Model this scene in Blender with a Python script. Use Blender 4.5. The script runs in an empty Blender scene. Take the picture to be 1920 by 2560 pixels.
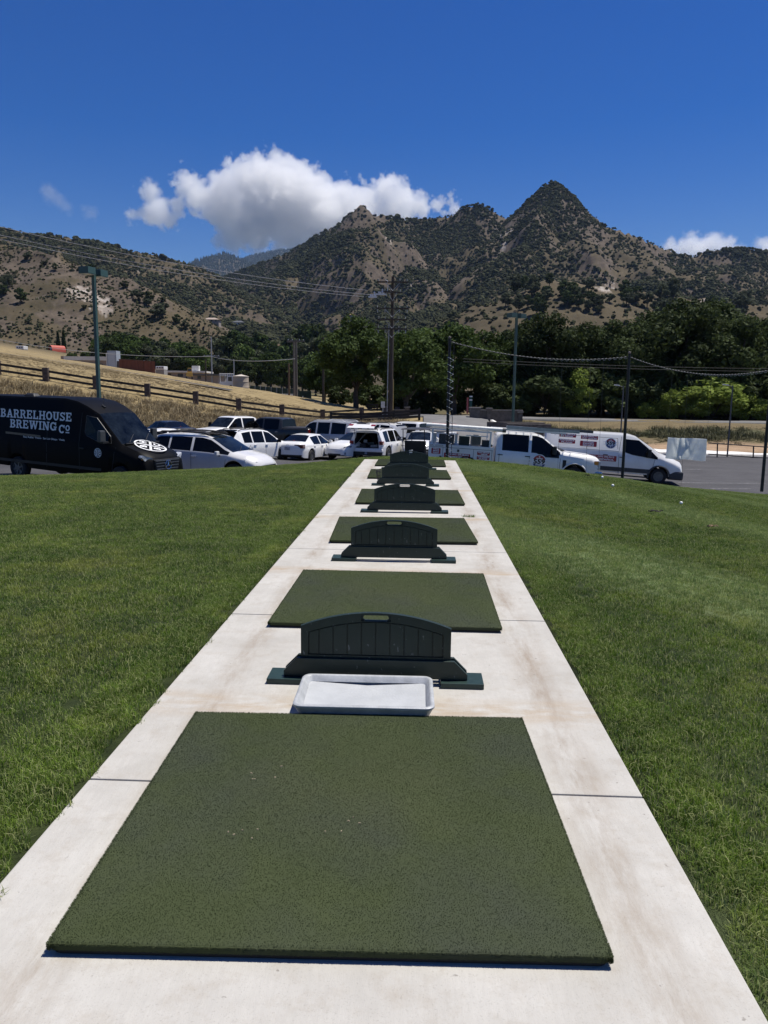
import bpy, bmesh, math, random
import numpy as np
from mathutils import Vector, Matrix
SC = bpy.context.scene
COL = SC.collection
R = math.radians
# ------------------------------------------------------------------ camera
W0 = bpy.data.worlds.new("World"); SC.world = W0; W0.use_nodes = True
FPX, PIT, YAW, ROL, HC = 1923.0, .1505, -.0435, .0112, 1.5185
_c, _s = math.cos(YAW), math.sin(YAW); _cp, _sp = math.cos(PIT), math.sin(PIT); _cr, _sr = math.cos(ROL), math.sin(ROL)
_R0 = np.array([_c, -_s, 0]); _F0 = np.array([_s, _c, 0])
CF = np.array([_cp*_F0[0], _cp*_F0[1], -_sp]); _U = np.array([_sp*_F0[0], _sp*_F0[1], _cp])
CR = _cr*_R0 + _sr*_U; CU = _cr*_U - _sr*_R0
SS = 1920/1659
cam = bpy.data.cameras.new("camera"); co = bpy.data.objects.new("camera", cam); COL.objects.link(co)
cam.sensor_fit = 'VERTICAL'; cam.sensor_height = 36; cam.lens = 36*FPX/2560
cam.clip_start = .05; cam.clip_end = 60000
mw = Matrix.Identity(4)
for i in range(3):
    mw[i][0] = CR[i]; mw[i][1] = CU[i]; mw[i][2] = -CF[i]
mw[2][3] = HC
co.matrix_world = mw
SC.camera = co
def at(x, y, dist):
    """world point seen at (x, y) of the 1659-wide photograph, at the forward distance dist"""
    r = CF + CR*(x*SS-960)/FPX - CU*(y*SS-1280)/FPX
    return np.array([0, 0, HC]) + r*dist/r[1]
def atz(x, y, z):
    r = CF + CR*(x*SS-960)/FPX - CU*(y*SS-1280)/FPX
    return np.array([0, 0, HC]) + r*(z-HC)/r[2]
# ------------------------------------------------------------------ tags
def tag(o, label=None, cat=None, group=None, kind=None):
    if label: o['label'] = label
    if cat: o['category'] = cat
    if group: o['group'] = group
    if kind: o['kind'] = kind
    return o
def empty(name, loc=(0, 0, 0), rot=(0, 0, 0), label=None, cat=None, group=None):
    o = bpy.data.objects.new(name, None); COL.objects.link(o)
    o.empty_display_size = .1
    o.location = loc; o.rotation_euler = rot
    return tag(o, label, cat, group)
def copy_tree(o, parent=None):
    c = o.copy(); COL.objects.link(c)
    if parent is not None:
        c.parent = parent
    for ch in list(o.children):
        copy_tree(ch, c)
    return c
# ------------------------------------------------------------------ materials
MATS = {}
def nodes_of(m):
    m.use_nodes = True
    return m.node_tree.nodes, m.node_tree.links
def M(name, base, rough=.6, metal=0., var=.12, vscale=6., bump=0., bscale=40., coat=0., spec=.5, trans=None, rnd=0., alt=None, stretch=None):
    if name in MATS: return MATS[name]
    m = bpy.data.materials.new(name); N, Lk = nodes_of(m)
    p = N['Principled BSDF']
    p.inputs['Roughness'].default_value = rough; p.inputs['Metallic'].default_value = metal
    p.inputs['Specular IOR Level'].default_value = spec
    p.inputs['Coat Weight'].default_value = coat; p.inputs['Coat Roughness'].default_value = .06
    tc = N.new('ShaderNodeTexCoord')
    src = tc.outputs['Object']
    if stretch:
        mp = N.new('ShaderNodeMapping'); mp.inputs['Scale'].default_value = stretch
        Lk.new(src, mp.inputs['Vector']); src = mp.outputs['Vector']
    nz = N.new('ShaderNodeTexNoise'); nz.inputs['Scale'].default_value = vscale; nz.inputs['Detail'].default_value = 6; nz.inputs['Roughness'].default_value = .65
    Lk.new(src, nz.inputs['Vector'])
    cr = N.new('ShaderNodeValToRGB')
    a = [max(0, c*(1-var*1.6)) for c in base]; b = [min(1, c*(1+var*1.6)) for c in base]
    if alt: b = list(alt)
    cr.color_ramp.elements[0].position = .3; cr.color_ramp.elements[1].position = .7
    cr.color_ramp.elements[0].color = (*a, 1); cr.color_ramp.elements[1].color = (*b, 1)
    Lk.new(nz.outputs['Fac'], cr.inputs['Fac'])
    out = cr.outputs['Color']
    if rnd:
        oi = N.new('ShaderNodeObjectInfo'); hs = N.new('ShaderNodeHueSaturation')
        mr = N.new('ShaderNodeMapRange'); mr.inputs['To Min'].default_value = 1-rnd; mr.inputs['To Max'].default_value = 1+rnd
        Lk.new(oi.outputs['Random'], mr.inputs['Value']); Lk.new(mr.outputs['Result'], hs.inputs['Value'])
        Lk.new(out, hs.inputs['Color']); out = hs.outputs['Color']
    Lk.new(out, p.inputs['Base Color'])
    if bump:
        n2 = N.new('ShaderNodeTexNoise'); n2.inputs['Scale'].default_value = bscale; n2.inputs['Detail'].default_value = 5
        Lk.new(src, n2.inputs['Vector'])
        bp = N.new('ShaderNodeBump'); bp.inputs['Strength'].default_value = bump; bp.inputs['Distance'].default_value = .02
        Lk.new(n2.outputs['Fac'], bp.inputs['Height']); Lk.new(bp.outputs['Normal'], p.inputs['Normal'])
    if trans:
        tb = N.new('ShaderNodeBsdfTranslucent'); Lk.new(out, tb.inputs['Color'])
        mx = N.new('ShaderNodeMixShader'); mx.inputs['Fac'].default_value = trans
        Lk.new(p.outputs['BSDF'], mx.inputs[1]); Lk.new(tb.outputs['BSDF'], mx.inputs[2])
        Lk.new(mx.outputs['Shader'], N['Material Output'].inputs['Surface'])
    MATS[name] = m
    return m
# ------------------------------------------------------------------ mesh builder
class MB:
    def __init__(s): s.v = []; s.f = []; s.m = []
    def add(s, vs, fs, mi=0, mat=None):
        b = len(s.v)
        for p in vs:
            if mat is not None: p = mat @ Vector(p)
            s.v.append((float(p[0]), float(p[1]), float(p[2])))
        for f in fs:
            s.f.append([b+i for i in f]); s.m.append(mi)
        return s
    def box(s, c, d, rot=None, mi=0, taper=1.0):
        x, y, z = d[0]/2, d[1]/2, d[2]/2
        t = taper
        vs = [(-x,-y,-z),(x,-y,-z),(x,y,-z),(-x,y,-z),(-x*t,-y*t,z),(x*t,-y*t,z),(x*t,y*t,z),(-x*t,y*t,z)]
        m = Matrix.Translation(Vector([float(k) for k in c]))
        if rot is not None:
            if isinstance(rot, (int, float)): rot = (0, 0, rot)
            from mathutils import Euler
            m = m @ Euler(rot).to_matrix().to_4x4()
        return s.add(vs, [(3,2,1,0),(4,5,6,7),(0,1,5,4),(1,2,6,5),(2,3,7,6),(3,0,4,7)], mi, m)
    def bbox(s, x0, x1, y0, y1, z0, z1, mi=0):
        return s.box(((x0+x1)/2,(y0+y1)/2,(z0+z1)/2), (x1-x0,y1-y0,z1-z0), None, mi)
    def tube(s, pts, r, n=8, mi=0, caps=True, r_end=None):
        pts = [Vector([float(k) for k in p]) for p in pts]
        rings = []
        for i, p in enumerate(pts):
            d = (pts[min(i+1, len(pts)-1)]-pts[max(i-1, 0)])
            if d.length < 1e-9: d = Vector((0, 0, 1))
            d.normalize()
            u = d.cross(Vector((0, 0, 1)))
            if u.length < .05: u = d.cross(Vector((0, 1, 0)))
            u.normalize(); w = d.cross(u)
            rr = r if r_end is None else r+(r_end-r)*i/max(1, len(pts)-1)
            if hasattr(r, '__len__'): rr = r[i]
            rings.append([p+(u*math.cos(2*math.pi*k/n)+w*math.sin(2*math.pi*k/n))*rr for k in range(n)])
        vs = [q for g in rings for q in g]; fs = []
        for i in range(len(rings)-1):
            for k in range(n):
                k2 = (k+1) % n
                fs.append((i*n+k, (i+1)*n+k, (i+1)*n+k2, i*n+k2))
        if caps:
            fs.append(tuple(range(n))); fs.append(tuple(reversed([(len(rings)-1)*n+k for k in range(n)])))
        return s.add(vs, fs, mi)
    def lathe(s, prof, c=(0,0,0), axis='Z', n=20, mi=0):
        """prof: list of (radius, height) along the axis"""
        vs = []; fs = []
        for r, h in prof:
            for k in range(n):
                a = 2*math.pi*k/n; x, y = r*math.cos(a), r*math.sin(a)
                vs.append({'Z': (x, y, h), 'Y': (x, h, -y), 'X': (h, x, y)}[axis])
        for i in range(len(prof)-1):
            for k in range(n):
                k2 = (k+1) % n
                fs.append((i*n+k, i*n+k2, (i+1)*n+k2, (i+1)*n+k))
        return s.add(vs, fs, mi, Matrix.Translation(Vector([float(k) for k in c])))
    def prism(s, poly, t0, t1, axis='Y', mi=0, m=None):
        """poly in the plane across axis: Y -> (x,z); X -> (y,z); Z -> (x,y)"""
        def P(a, b, t): return {'Y': (a, t, b), 'X': (t, a, b), 'Z': (a, b, t)}[axis]
        n = len(poly)
        vs = [P(a, b, t0) for a, b in poly]+[P(a, b, t1) for a, b in poly]
        fs = [tuple(range(n)), tuple(reversed(range(n, 2*n)))]
        for i in range(n):
            j = (i+1) % n; fs.append((i, n+i, n+j, j))
        return s.add(vs, fs, mi, m)
    def quad(s, a, b, c, d, mi=0): return s.add([a, b, c, d], [(0, 1, 2, 3)], mi)
    def build(s, name, mats, parent=None, smooth=None, bevel=0., loc=None, fix=True, merge=False):
        me = bpy.data.meshes.new(name)
        me.from_pydata(s.v, [], s.f)
        if not isinstance(mats, (list, tuple)): mats = [mats]
        for m in mats: me.materials.append(m)
        if len(mats) > 1: me.polygons.foreach_set('material_index', s.m)
        if fix or merge or bevel:
            bm = bmesh.new(); bm.from_mesh(me)
            if merge: bmesh.ops.remove_doubles(bm, verts=bm.verts, dist=1e-4)
            if fix: bmesh.ops.recalc_face_normals(bm, faces=bm.faces)
            if bevel:
                eds = [e for e in bm.edges if len(e.link_faces) == 2 and e.calc_face_angle(0) > .6]
                bmesh.ops.bevel(bm, geom=eds, offset=bevel, segments=2, affect='EDGES', profile=.6)
            bm.to_mesh(me); bm.free()
        if smooth is not None: smooth_by(me, smooth)
        o = bpy.data.objects.new(name, me); COL.objects.link(o)
        if parent is not None: o.parent = parent
        if loc is not None: o.location = loc
        return o
def smooth_by(me, deg):
    me.polygons.foreach_set('use_smooth', [True]*len(me.polygons))
    bm = bmesh.new(); bm.from_mesh(me); lim = R(deg)
    for e in bm.edges:
        e.smooth = not (len(e.link_faces) == 2 and e.calc_face_angle(0) > lim)
    bm.to_mesh(me); bm.free()
def np_mesh(name, V, F, mats, parent=None, smooth=False, link=True):
    """V (N,3), F (M,k) constant k"""
    V = np.asarray(V, np.float32); F = np.asarray(F, np.int32); k = F.shape[1]
    me = bpy.data.meshes.new(name)
    me.vertices.add(len(V)); me.vertices.foreach_set('co', V.ravel())
    me.loops.add(F.size); me.loops.foreach_set('vertex_index', F.ravel())
    me.polygons.add(len(F)); me.polygons.foreach_set('loop_start', np.arange(0, F.size, k, dtype=np.int32))
    try: me.polygons.foreach_set('loop_total', np.full(len(F), k, np.int32))
    except Exception: pass
    if smooth: me.polygons.foreach_set('use_smooth', np.ones(len(F), bool))
    for m in (mats if isinstance(mats, (list, tuple)) else [mats]): me.materials.append(m)
    me.update(calc_edges=True); me.validate()
    o = bpy.data.objects.new(name, me)
    if link: COL.objects.link(o)
    if parent is not None: o.parent = parent
    return o
def attr(o, name, vals):
    a = o.data.attributes.new(name, 'FLOAT', 'POINT'); a.data.foreach_set('value', np.asarray(vals, np.float32))
def grid_faces(nr, nc, off=0):
    i, j = np.meshgrid(np.arange(nr-1), np.arange(nc-1), indexing='ij'); a = (i*nc+j).ravel()+off
    return np.stack([a, a+1, a+nc+1, a+nc], 1)
# ------------------------------------------------------------------ noise + TPS
def _h(ix, iy, sd):
    n = (ix.astype(np.int64)*374761393 + iy.astype(np.int64)*668265263 + sd*1442695041) & 0x7fffffff
    n = ((n ^ (n >> 13))*1274126177) & 0x7fffffff
    return ((n ^ (n >> 16)) & 0xffffff)/float(0xffffff)
def vnoise(x, y, sd=0):
    x = np.asarray(x, float); y = np.asarray(y, float)
    ix = np.floor(x); iy = np.floor(y); fx = x-ix; fy = y-iy
    fx = fx*fx*fx*(fx*(fx*6-15)+10); fy = fy*fy*fy*(fy*(fy*6-15)+10)
    a = _h(ix, iy, sd); b = _h(ix+1, iy, sd); c = _h(ix, iy+1, sd); d = _h(ix+1, iy+1, sd)
    return (a+(b-a)*fx)*(1-fy)+(c+(d-c)*fx)*fy
def fbm(x, y, sd=0, o=5, ridged=False):
    t = 0; a = .5; s = 0
    for k in range(o):
        n = vnoise(x*2**k+17.3*k, y*2**k-9.1*k, sd+k)
        if ridged: n = 1-abs(2*n-1)
        t = t+a*n; s += a; a *= .5
    return t/s
class TPS:
    def __init__(s, P, reg=1e-4):
        P = np.array(P, float); s.q = P[:, :2]/50.; n = len(P)
        A = np.zeros((n+3, n+3)); A[:n, :n] = s.k(s.q, s.q)+np.eye(n)*reg
        A[:n, n] = 1; A[:n, n+1:] = s.q; A[n, :n] = 1; A[n+1:, :n] = s.q.T
        s.w = np.linalg.solve(A, np.concatenate([P[:, 2], [0, 0, 0]]))
    @staticmethod
    def k(a, b):
        r2 = ((a[:, None, :]-b[None, :, :])**2).sum(-1)
        return .5*r2*np.log(r2+1e-12)
    def __call__(s, x, y):
        x = np.asarray(x, float); sh = x.shape
        q = np.stack([x.ravel(), np.asarray(y, float).ravel()], 1)/50.; n = len(s.q); out = np.empty(len(q))
        for i in range(0, len(q), 20000):
            b = q[i:i+20000]
            out[i:i+20000] = s.k(b, s.q) @ s.w[:n] + s.w[n] + b @ s.w[n+1:]
        return out.reshape(sh)
# ------------------------------------------------------------------ light and sky
SUN_EL, SUN_AZ = 69.0, 62.0          # degrees; azimuth from +Y (ahead) towards +X (right)
sd = Vector((math.sin(R(SUN_AZ))*math.cos(R(SUN_EL)), math.cos(R(SUN_AZ))*math.cos(R(SUN_EL)), math.sin(R(SUN_EL))))
sl = bpy.data.lights.new("sun", 'SUN'); sl.energy = 5.0; sl.angle = R(.5); sl.color = (1.0, .955, .88)
so = bpy.data.objects.new("sun", sl); COL.objects.link(so)
so.rotation_euler = (-sd).to_track_quat('-Z', 'Y').to_euler(); so.location = (20, 20, 60)
N, Lk = W0.node_tree.nodes, W0.node_tree.links
bg = N['Background']; bg.inputs['Strength'].default_value = .069
sky = N.new('ShaderNodeTexSky'); sky.sky_type = 'NISHITA'; sky.sun_disc = False
sky.sun_elevation = R(SUN_EL); sky.sun_rotation = R(SUN_AZ); sky.altitude = 300
sky.air_density = 1.0; sky.dust_density = .25; sky.ozone_density = 3.5
hs = N.new('ShaderNodeHueSaturation'); hs.inputs['Saturation'].default_value = 1.52; hs.inputs['Hue'].default_value = .521
Lk.new(sky.outputs[0], hs.inputs['Color']); Lk.new(hs.outputs[0], bg.inputs['Color'])
SC.view_settings.view_transform = 'Standard'; SC.view_settings.look = 'None'
SC.view_settings.exposure = 0.27; SC.view_settings.gamma = 1
SC.view_settings.use_curve_mapping = False
SC.cycles.max_bounces = 8; SC.cycles.diffuse_bounces = 3; SC.cycles.glossy_bounces = 3; SC.cycles.transmission_bounces = 4
SC.cycles.transparent_max_bounces = 8; SC.cycles.volume_bounces = 48
SC.cycles.use_denoising = True; SC.cycles.volume_step_rate = 1
SC.cycles.sample_clamp_indirect = 6
# ------------------------------------------------------------------ the lie of the land
LOTP = [(-14,26,-1.39),(-8,23.6,-1.49),(-5.4,27.4,-1.63),(1.6,32.4,-1.80),(7.1,32,-2.11),(6,35,-1.97),(11.6,34.6,-2.24),
        (-5.3,42,-2.0),(-1.3,44,-2.0),(-25,26,-1.2),(-25,40,-1.3),(-15,45,-1.7),(16,32,-2.32),(22,53,-2.35),(10,53,-2.3),(0,53,-2.2),
        (-8,53,-1.95),(30,35,-2.4),(-14,37,-1.38),(4,44,-2.1),(24,44,-2.4),(-22,47,-1.35),(40,50,-2.4)]
FENCE_PX = [(-110,793,54),(-5,808,55),(100,823,56),(208,840,57),(319,856,58),(423,872,59.5),(516,887,61),(609,899,63),(697,909,65.5)]
FENCE = [at(*p) for p in FENCE_PX]
CREST = [at(*p) for p in [(-200,726,86),(-100,741,86),(0,757,86),(150,778,87),(330,806,88),(500,834,88),(640,856,86),(780,886,82),(880,904,80)]]
FARG = [at(*p) for p in [(-200,722,220),(0,757,220),(150,779,220),(330,808,220),(500,837,220),(640,862,220),(780,882,200),(1000,868,200),(1400,866,200),(1700,866,200),
        (0,735,330),(330,790,330),(640,845,330),(900,852,330),(1300,846,330),(1659,846,330)]]
ROADC = [at(*p) for p in [(880,898,80),(1000,901,80),(1130,906,80),(1400,910,80),(1659,916,80)]]
BANK = [at(*p) for p in [(1200,925,72),(1400,926,71),(1659,931,70),(1250,948,62),(1550,957,60),(1659,961,60),(1000,903,66),(940,903,67),(900,905,66),(700,918,62)]]
GP = LOTP+[tuple(p) for p in FENCE+CREST+FARG+ROADC+BANK]+[(p[0], p[1]+9, p[2]+.0) for p in ROADC]+[(p[0], p[1]+30, p[2]+.2) for p in ROADC]
GP += [tuple(at(*p)) for p in [(-200,733,73),(-100,748,74),(0,764,75),(150,786,76),(330,814,77),(500,841,78)]]
GP += [(p[0]*1.2, p[1]+20, p[2]+(-.5 if p[2] < 2 else (p[2]-1.5)*.20-.7)) for p in CREST]
GP += [(60,30,-2.4),(60,60,-2.2),(60,84,-1.0),(-60,30,-1.),(-60,15,-.6),(-60,0,-.5),(60,0,-2),(0,-30,-.5),(-40,-30,-.5),(40,-30,-1.2),
       (0,0,-.4),(0,10,-.5),(-8,10,-.7),(8,10,-1.1),(0,18,-.8),(20,10,-1.8),(-20,12,-.9),(-120,-60,-1),(120,-60,-2),(120,60,-1),(-120,50,6),(-160,120,16),(160,120,0),(160,220,2),(-200,230,26)]
GTPS = TPS(GP)
def base_z(x, y):
    x = np.asarray(x, float); y = np.asarray(y, float)
    r = np.hypot(x, y); k = np.minimum(1, 330/np.maximum(r, 1e-6))
    return GTPS(x*k, y*k)
def ridge(pts, d=None): return np.array([at(p[0], p[1], p[2] if len(p) > 2 else d) for p in pts])
RID = []   # (polyline, slope, group)
MAIN = ridge([(400,640,2200),(470,603,2100),(560,568,2000),(620,546,1900),(680,511,1800),(730,485,1700),(760,460,1620),(782,438,1600),(805,459,1600),(835,466,1610),(860,471,1620),(900,474,1650),(960,469,1650),(985,459,1630),(1000,447,1620),
    (1040,440,1600),(1068,455,1600),(1088,469,1600),(1105,466,1580),(1130,445,1550),(1150,420,1530),(1175,401,1510),(1190,390,1503),(1198,388,1500),(1215,402,1500),(1235,429,1490),(1262,449,1480),(1290,473,1475),
    (1310,489,1470),(1350,504,1480),(1400,519,1500),(1440,539,1520),(1500,550,1550),(1560,538,1550),(1610,535,1550),(1659,545,1560),(1800,560,1600),(2000,600,1600)])
RID.append((MAIN, .56))
for s in ([(790,486,1470),(800,555,1300),(850,640,1000),(905,705,720)], [(1192,436,1420),(1180,500,1320),(1150,575,1100),(1100,650,850),(1040,690,700)],
          [(1335,520,1390),(1400,565,1220),(1455,605,980)], [(1002,480,1530),(985,540,1400),(960,610,1150),(985,660,900)], [(625,565,1760),(590,620,1500),(560,670,1200)],
          [(1560,540,1550),(1600,600,1250),(1620,640,1000)]):
    RID.append((ridge(s), .62))
RID.append((ridge([(-500,400,1350),(-300,426,1300),(-100,467,1250),(0,489,1200),(50,499,1200),(130,512,1200),(220,521,1200),(300,544,1200),(370,560,1220),(430,579,1250),(480,603,1300),(540,640,1350),(600,680,1300)]), .5))
RID.append((ridge([(330,640,7000),(420,577,7000),(460,554,7000),(487,548,7000),(530,566,7000),(600,600,7200)]), .45))
RID.append((ridge([(440,600,9000),(520,562,9000),(560,550,9000),(610,540,9000),(660,537,9000),(740,560,9000),(900,600,9000),(1200,640,9000)]), .4))
HILLC = ridge([(-500,430,760),(-300,470,700),(-100,505,620),(0,530,580),(60,545,560),(130,555,545),(200,579,530),(270,600,520),(330,630,500),(380,673,480),(420,708,460),(450,728,440),(490,746,420)])
RID.append((HILLC, .46))
RID.append((ridge([(1060,700,600),(1130,648,620),(1180,607,640),(1230,610,640),(1300,624,640),(1380,630,640),(1440,630,640),(1500,645,640),(1580,655,640),(1659,665,650),(1900,680,650)]), .42))
RID.append((ridge([(400,712,900),(440,694,900),(500,690,900),(600,703,900),(700,722,850)]), .33))
RID.append((ridge([(560,735,520),(640,745,500),(760,760,480)]), .2))
def seg_field(x, y, P):
    """max over the polyline of (height - slope*distance) needs both: returns dist and height arrays per segment"""
    for a, b in zip(P[:-1], P[1:]):
        dx, dy = b[0]-a[0], b[1]-a[1]; L2 = dx*dx+dy*dy
        t = np.clip(((x-a[0])*dx+(y-a[1])*dy)/L2, 0, 1)
        yield np.hypot(x-a[0]-t*dx, y-a[1]-t*dy), a[2]+(b[2]-a[2])*t
def land(x, y):
    x = np.asarray(x, float); y = np.asarray(y, float)
    z = base_z(x, y); near = np.full(z.shape, 1e9); b0 = z.copy()
    far = np.hypot(x, y) > 240
    if far.any():
        X, Y, Z, NR = x[far], y[far], z[far].copy(), near[far]
        wxp = (fbm(X/150., Y/150., 51, 3)-.5)*190; wyp = (fbm(X/150., Y/150., 52, 3)-.5)*190
        for P, k in RID:
            if k == .62: XX, YY = X+wxp, Y+wyp
            else: XX, YY = X, Y
            for d, hh in seg_field(XX, YY, P):
                v = hh-(k*d*(1+.25*np.exp(-d/60.)) if k != .56 else .46*d+.72*150*(1-np.exp(-d/150.))) if k != .62 else hh-8-k*d*(.55+.45*np.minimum(1, d/120))
                # smooth maximum
                m = np.maximum(Z, v); s = 5.0
                Z2 = m+np.where(abs(Z-v) < s, (s-abs(Z-v))**2/(4*s)*.4, 0)
                NR = np.where(v > Z, d, NR); Z = Z2
        up = Z-b0[far]
        amp = np.clip(up/60., 0, 1)*np.clip(NR/170., .04, 1)
        sc = 1/170.
        Z = Z+amp*((fbm(X*sc, Y*sc, 3, 5, True)-.6)*46+(fbm(X/45., Y/45., 9, 4)-.5)*14)
        Z = Z+np.clip(up/30, 0, 1)*np.clip(NR/60., .15, 1)*(fbm(X/14., Y/14., 21, 3)-.5)*5.
        Z = Z+np.clip(up/80, 0, 1)*np.exp(-NR/90.)*(fbm(X/30., Y/30., 27, 3, True)-.62)*9.
        z = z.copy(); z[far] = Z
    return z
# ------------------------------------------------------------------ lawn
LWP = [(x, y, 0.0) for x in (-1.27, .88) for y in (-6, 0, 6, 12, 17.5)]+[(-5,10,.0),(-10,5,.0),(-8.4,15,-.18),(-4.9,16,-.09),(-11,20,-.85),(-12.8,23.2,-1.35),(-8.5,21.6,-1.42),(-4,20,-.55),
      (-3,25.5,-1.6),(-1.3,20.5,-.15),(-1.2,24,-1.0),(-20,10,-.2),(-20,20,-.95),(-30,24,-1.3),(-20,-6,0),(-30,0,-.1),(-5,0,0),(-3,3,.01),
      (4.2,18,-.30),(4.8,22,-.70),(9,20,-1.05),(6,12,-.5),(8,27,-1.5),(7,29.9,-1.92),(13,29.9,-2.1),(3,27,-1.3),(2,29.5,-1.66),(1,21,-.2),(1,25,-1.0),(16,25,-1.75),(20,15,-1.55),(20,5,-1.4),(8,3,-.62),(3.5,6,-.16),(25,30,-2.2),(30,0,-1.6),(10,-6,-.6),(0,27,-1.5),(4,29.8,-1.75),(18,29.9,-2.2)]
LTPS = TPS(LWP)
LEDGE = np.array([(-45,25),(-30,24.6),(-13,23.6),(-9,21.9),(-6.5,22.2),(-4.5,25.2),(-2.5,26.8),(0,27.2),(1.2,28.5),(2.6,29.8),(5,30),(45,30)], float)
def lawn_edge(x): return np.interp(x, LEDGE[:, 0], LEDGE[:, 1])
def in_lawn(x, y): return (y < lawn_edge(x)) & (abs(x) < 44) & (y > -7)
def lot_far(x): return np.interp(x, [-45,-22,-8,-2,3,8,20,45], [46,47.5,53.5,60,62,56,53.6,53])
def in_lot(x, y): return (y > lawn_edge(x)-1) & (y < lot_far(x)) & (abs(x) < 44)
# ------------------------------------------------------------------ ground sheet to the horizon
az = np.concatenate([np.linspace(-180, -36, 90)[:-1], np.linspace(-36, 36, 1150), np.linspace(36, 180, 90)[1:]])
rr = np.concatenate([[.01, 1, 3, 6, 10, 14, 18], np.geomspace(20, 420, 210), np.geomspace(425, 2300, 270)[0:], np.geomspace(2400, 10600, 60)])
A, RR = np.meshgrid(np.radians(az)-YAW*0, rr)
GX, GY = RR*np.sin(A), RR*np.cos(A)
GZ = land(GX, GY)
rng = np.random.default_rng(5)
fl = in_lawn(GX, GY) | in_lot(GX, GY)
GZ = GZ-np.where(fl, .35, 0)
mid = (~fl) & (RR < 400)
GZ = GZ+np.where(mid, (fbm(GX/1.7, GY/1.7, 40, 3)-.5)*.16*np.clip(RR/60, .3, 1), 0)
def terrain_material():
    m = bpy.data.materials.new('terrain_ground'); N, Lk = nodes_of(m); p = N['Principled BSDF']
    p.inputs['Roughness'].default_value = .95; p.inputs['Specular IOR Level'].default_value = .15
    geo = N.new('ShaderNodeNewGeometry')
    def noise(scale, det=6, rough=.65, st=None):
        n = N.new('ShaderNodeTexNoise'); n.inputs['Scale'].default_value = scale; n.inputs['Detail'].default_value = det; n.inputs['Roughness'].default_value = rough
        v = geo.outputs['Position']
        if st:
            mp = N.new('ShaderNodeMapping'); mp.inputs['Scale'].default_value = st; Lk.new(v, mp.inputs['Vector']); v = mp.outputs['Vector']
        Lk.new(v, n.inputs['Vector']); return n.outputs['Fac']
    def ramp(f, p0, c0, p1, c1):
        r = N.new('ShaderNodeValToRGB'); r.color_ramp.elements[0].position = p0; r.color_ramp.elements[1].position = p1
        r.color_ramp.elements[0].color = (*c0, 1); r.color_ramp.elements[1].color = (*c1, 1); Lk.new(f, r.inputs['Fac']); return r.outputs['Color']
    def mix(f, a, b):
        x = N.new('ShaderNodeMix'); x.data_type = 'RGBA'
        if isinstance(f, float): x.inputs['Factor'].default_value = f
        else: Lk.new(f, x.inputs['Factor'])
        Lk.new(a, x.inputs[6]); Lk.new(b, x.inputs[7]); return x.outputs[2]
    def at_(n):
        a = N.new('ShaderNodeAttribute'); a.attribute_name = n; return a.outputs['Fac']
    # hills: dry grass, brown scrub, grey-brown rock, white scar
    g1 = ramp(noise(.02, 8, .7), .35, (.044, .038, .022), .68, (.120, .094, .054))
    g1 = mix(ramp(noise(.12, 8, .8), .42, (0, 0, 0), .62, (.9, .9, .9)), g1, ramp(noise(.7, 5, .75), .3, (.042, .036, .022), .7, (.10, .075, .045)))
    rock = ramp(noise(.09, 9, .75, (1, 1, .4)), .35, (.046, .036, .028), .7, (.165, .13, .098))
    scar = ramp(noise(.16, 8, .8), .38, (.15, .105, .07), .66, (.50, .46, .41))
    dry = ramp(noise(.6, 8, .75, (1, 2.2, 1)), .32, (.15, .112, .055), .68, (.36, .28, .145))
    dry = mix(ramp(noise(.09, 4), .45, (0, 0, 0), .75, (.7, .7, .7)), dry, ramp(noise(1.4, 6), .3, (.14, .11, .06), .7, (.27, .21, .12)))
    weed = ramp(noise(1.3, 7, .7), .35, (.028, .035, .014), .7, (.12, .115, .055))
    dirt = ramp(noise(.9, 6), .3, (.25, .17, .105), .7, (.4, .28, .18))
    c = mix(at_('dry'), g1, dry)
    c = mix(at_('rock'), c, rock); c = mix(at_('scar'), c, scar); c = mix(at_('weed'), c, weed); c = mix(at_('dirt'), c, dirt)
    Lk.new(c, p.inputs['Base Color'])
    bp = N.new('ShaderNodeBump'); bp.inputs['Strength'].default_value = .6; bp.inputs['Distance'].default_value = .25
    Lk.new(noise(.8, 8, .8), bp.inputs['Height']); Lk.new(bp.outputs['Normal'], p.inputs['Normal'])
    return m
V = np.stack([GX, GY, GZ], -1).reshape(-1, 3)
gro = np_mesh('ground', V, grid_faces(*GX.shape)[:, ::-1], terrain_material(), smooth=True)
tag(gro, kind='structure')
x, y, z = V.T
def blob(cx, cy, r, nz=.5, sd=1, sc=None):
    d = np.hypot(x-cx, y-cy)/r
    n = fbm(x/(sc or r*.35), y/(sc or r*.35), sd, 4)
    return np.clip((1.15-d+(n-.5)*2*nz)*(8 if sc else 3), 0, 1)
def march(px, py, t0=250, t1=2400):
    """where the view through (px, py) meets the land"""
    t = np.geomspace(t0, t1, 900); r = CF+CR*(px*SS-960)/FPX-CU*(py*SS-1280)/FPX; r = r/r[1]
    zz = HC+r[2]*t; hit = np.nonzero(land(r[0]*t, t) > zz)[0]
    k = hit[0] if len(hit) else -1
    return np.array([r[0]*t[k], t[k], zz[k]])
rad = np.hypot(x, y)
dry = np.clip((330-rad)/60, 0, 1)*np.where(x > 2, np.where(y > 45, .42, 1), 1)
n40 = fbm(x/38., y/38., 31, 5)
gz_dx = np.gradient(GZ, axis=1)/np.maximum(np.hypot(np.gradient(GX, axis=1), np.gradient(GY, axis=1)), .05)
gz_dr = np.gradient(GZ, axis=0)/np.maximum(np.hypot(np.gradient(GX, axis=0), np.gradient(GY, axis=0)), .05)
slope = np.hypot(gz_dx, gz_dr).ravel()
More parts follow.
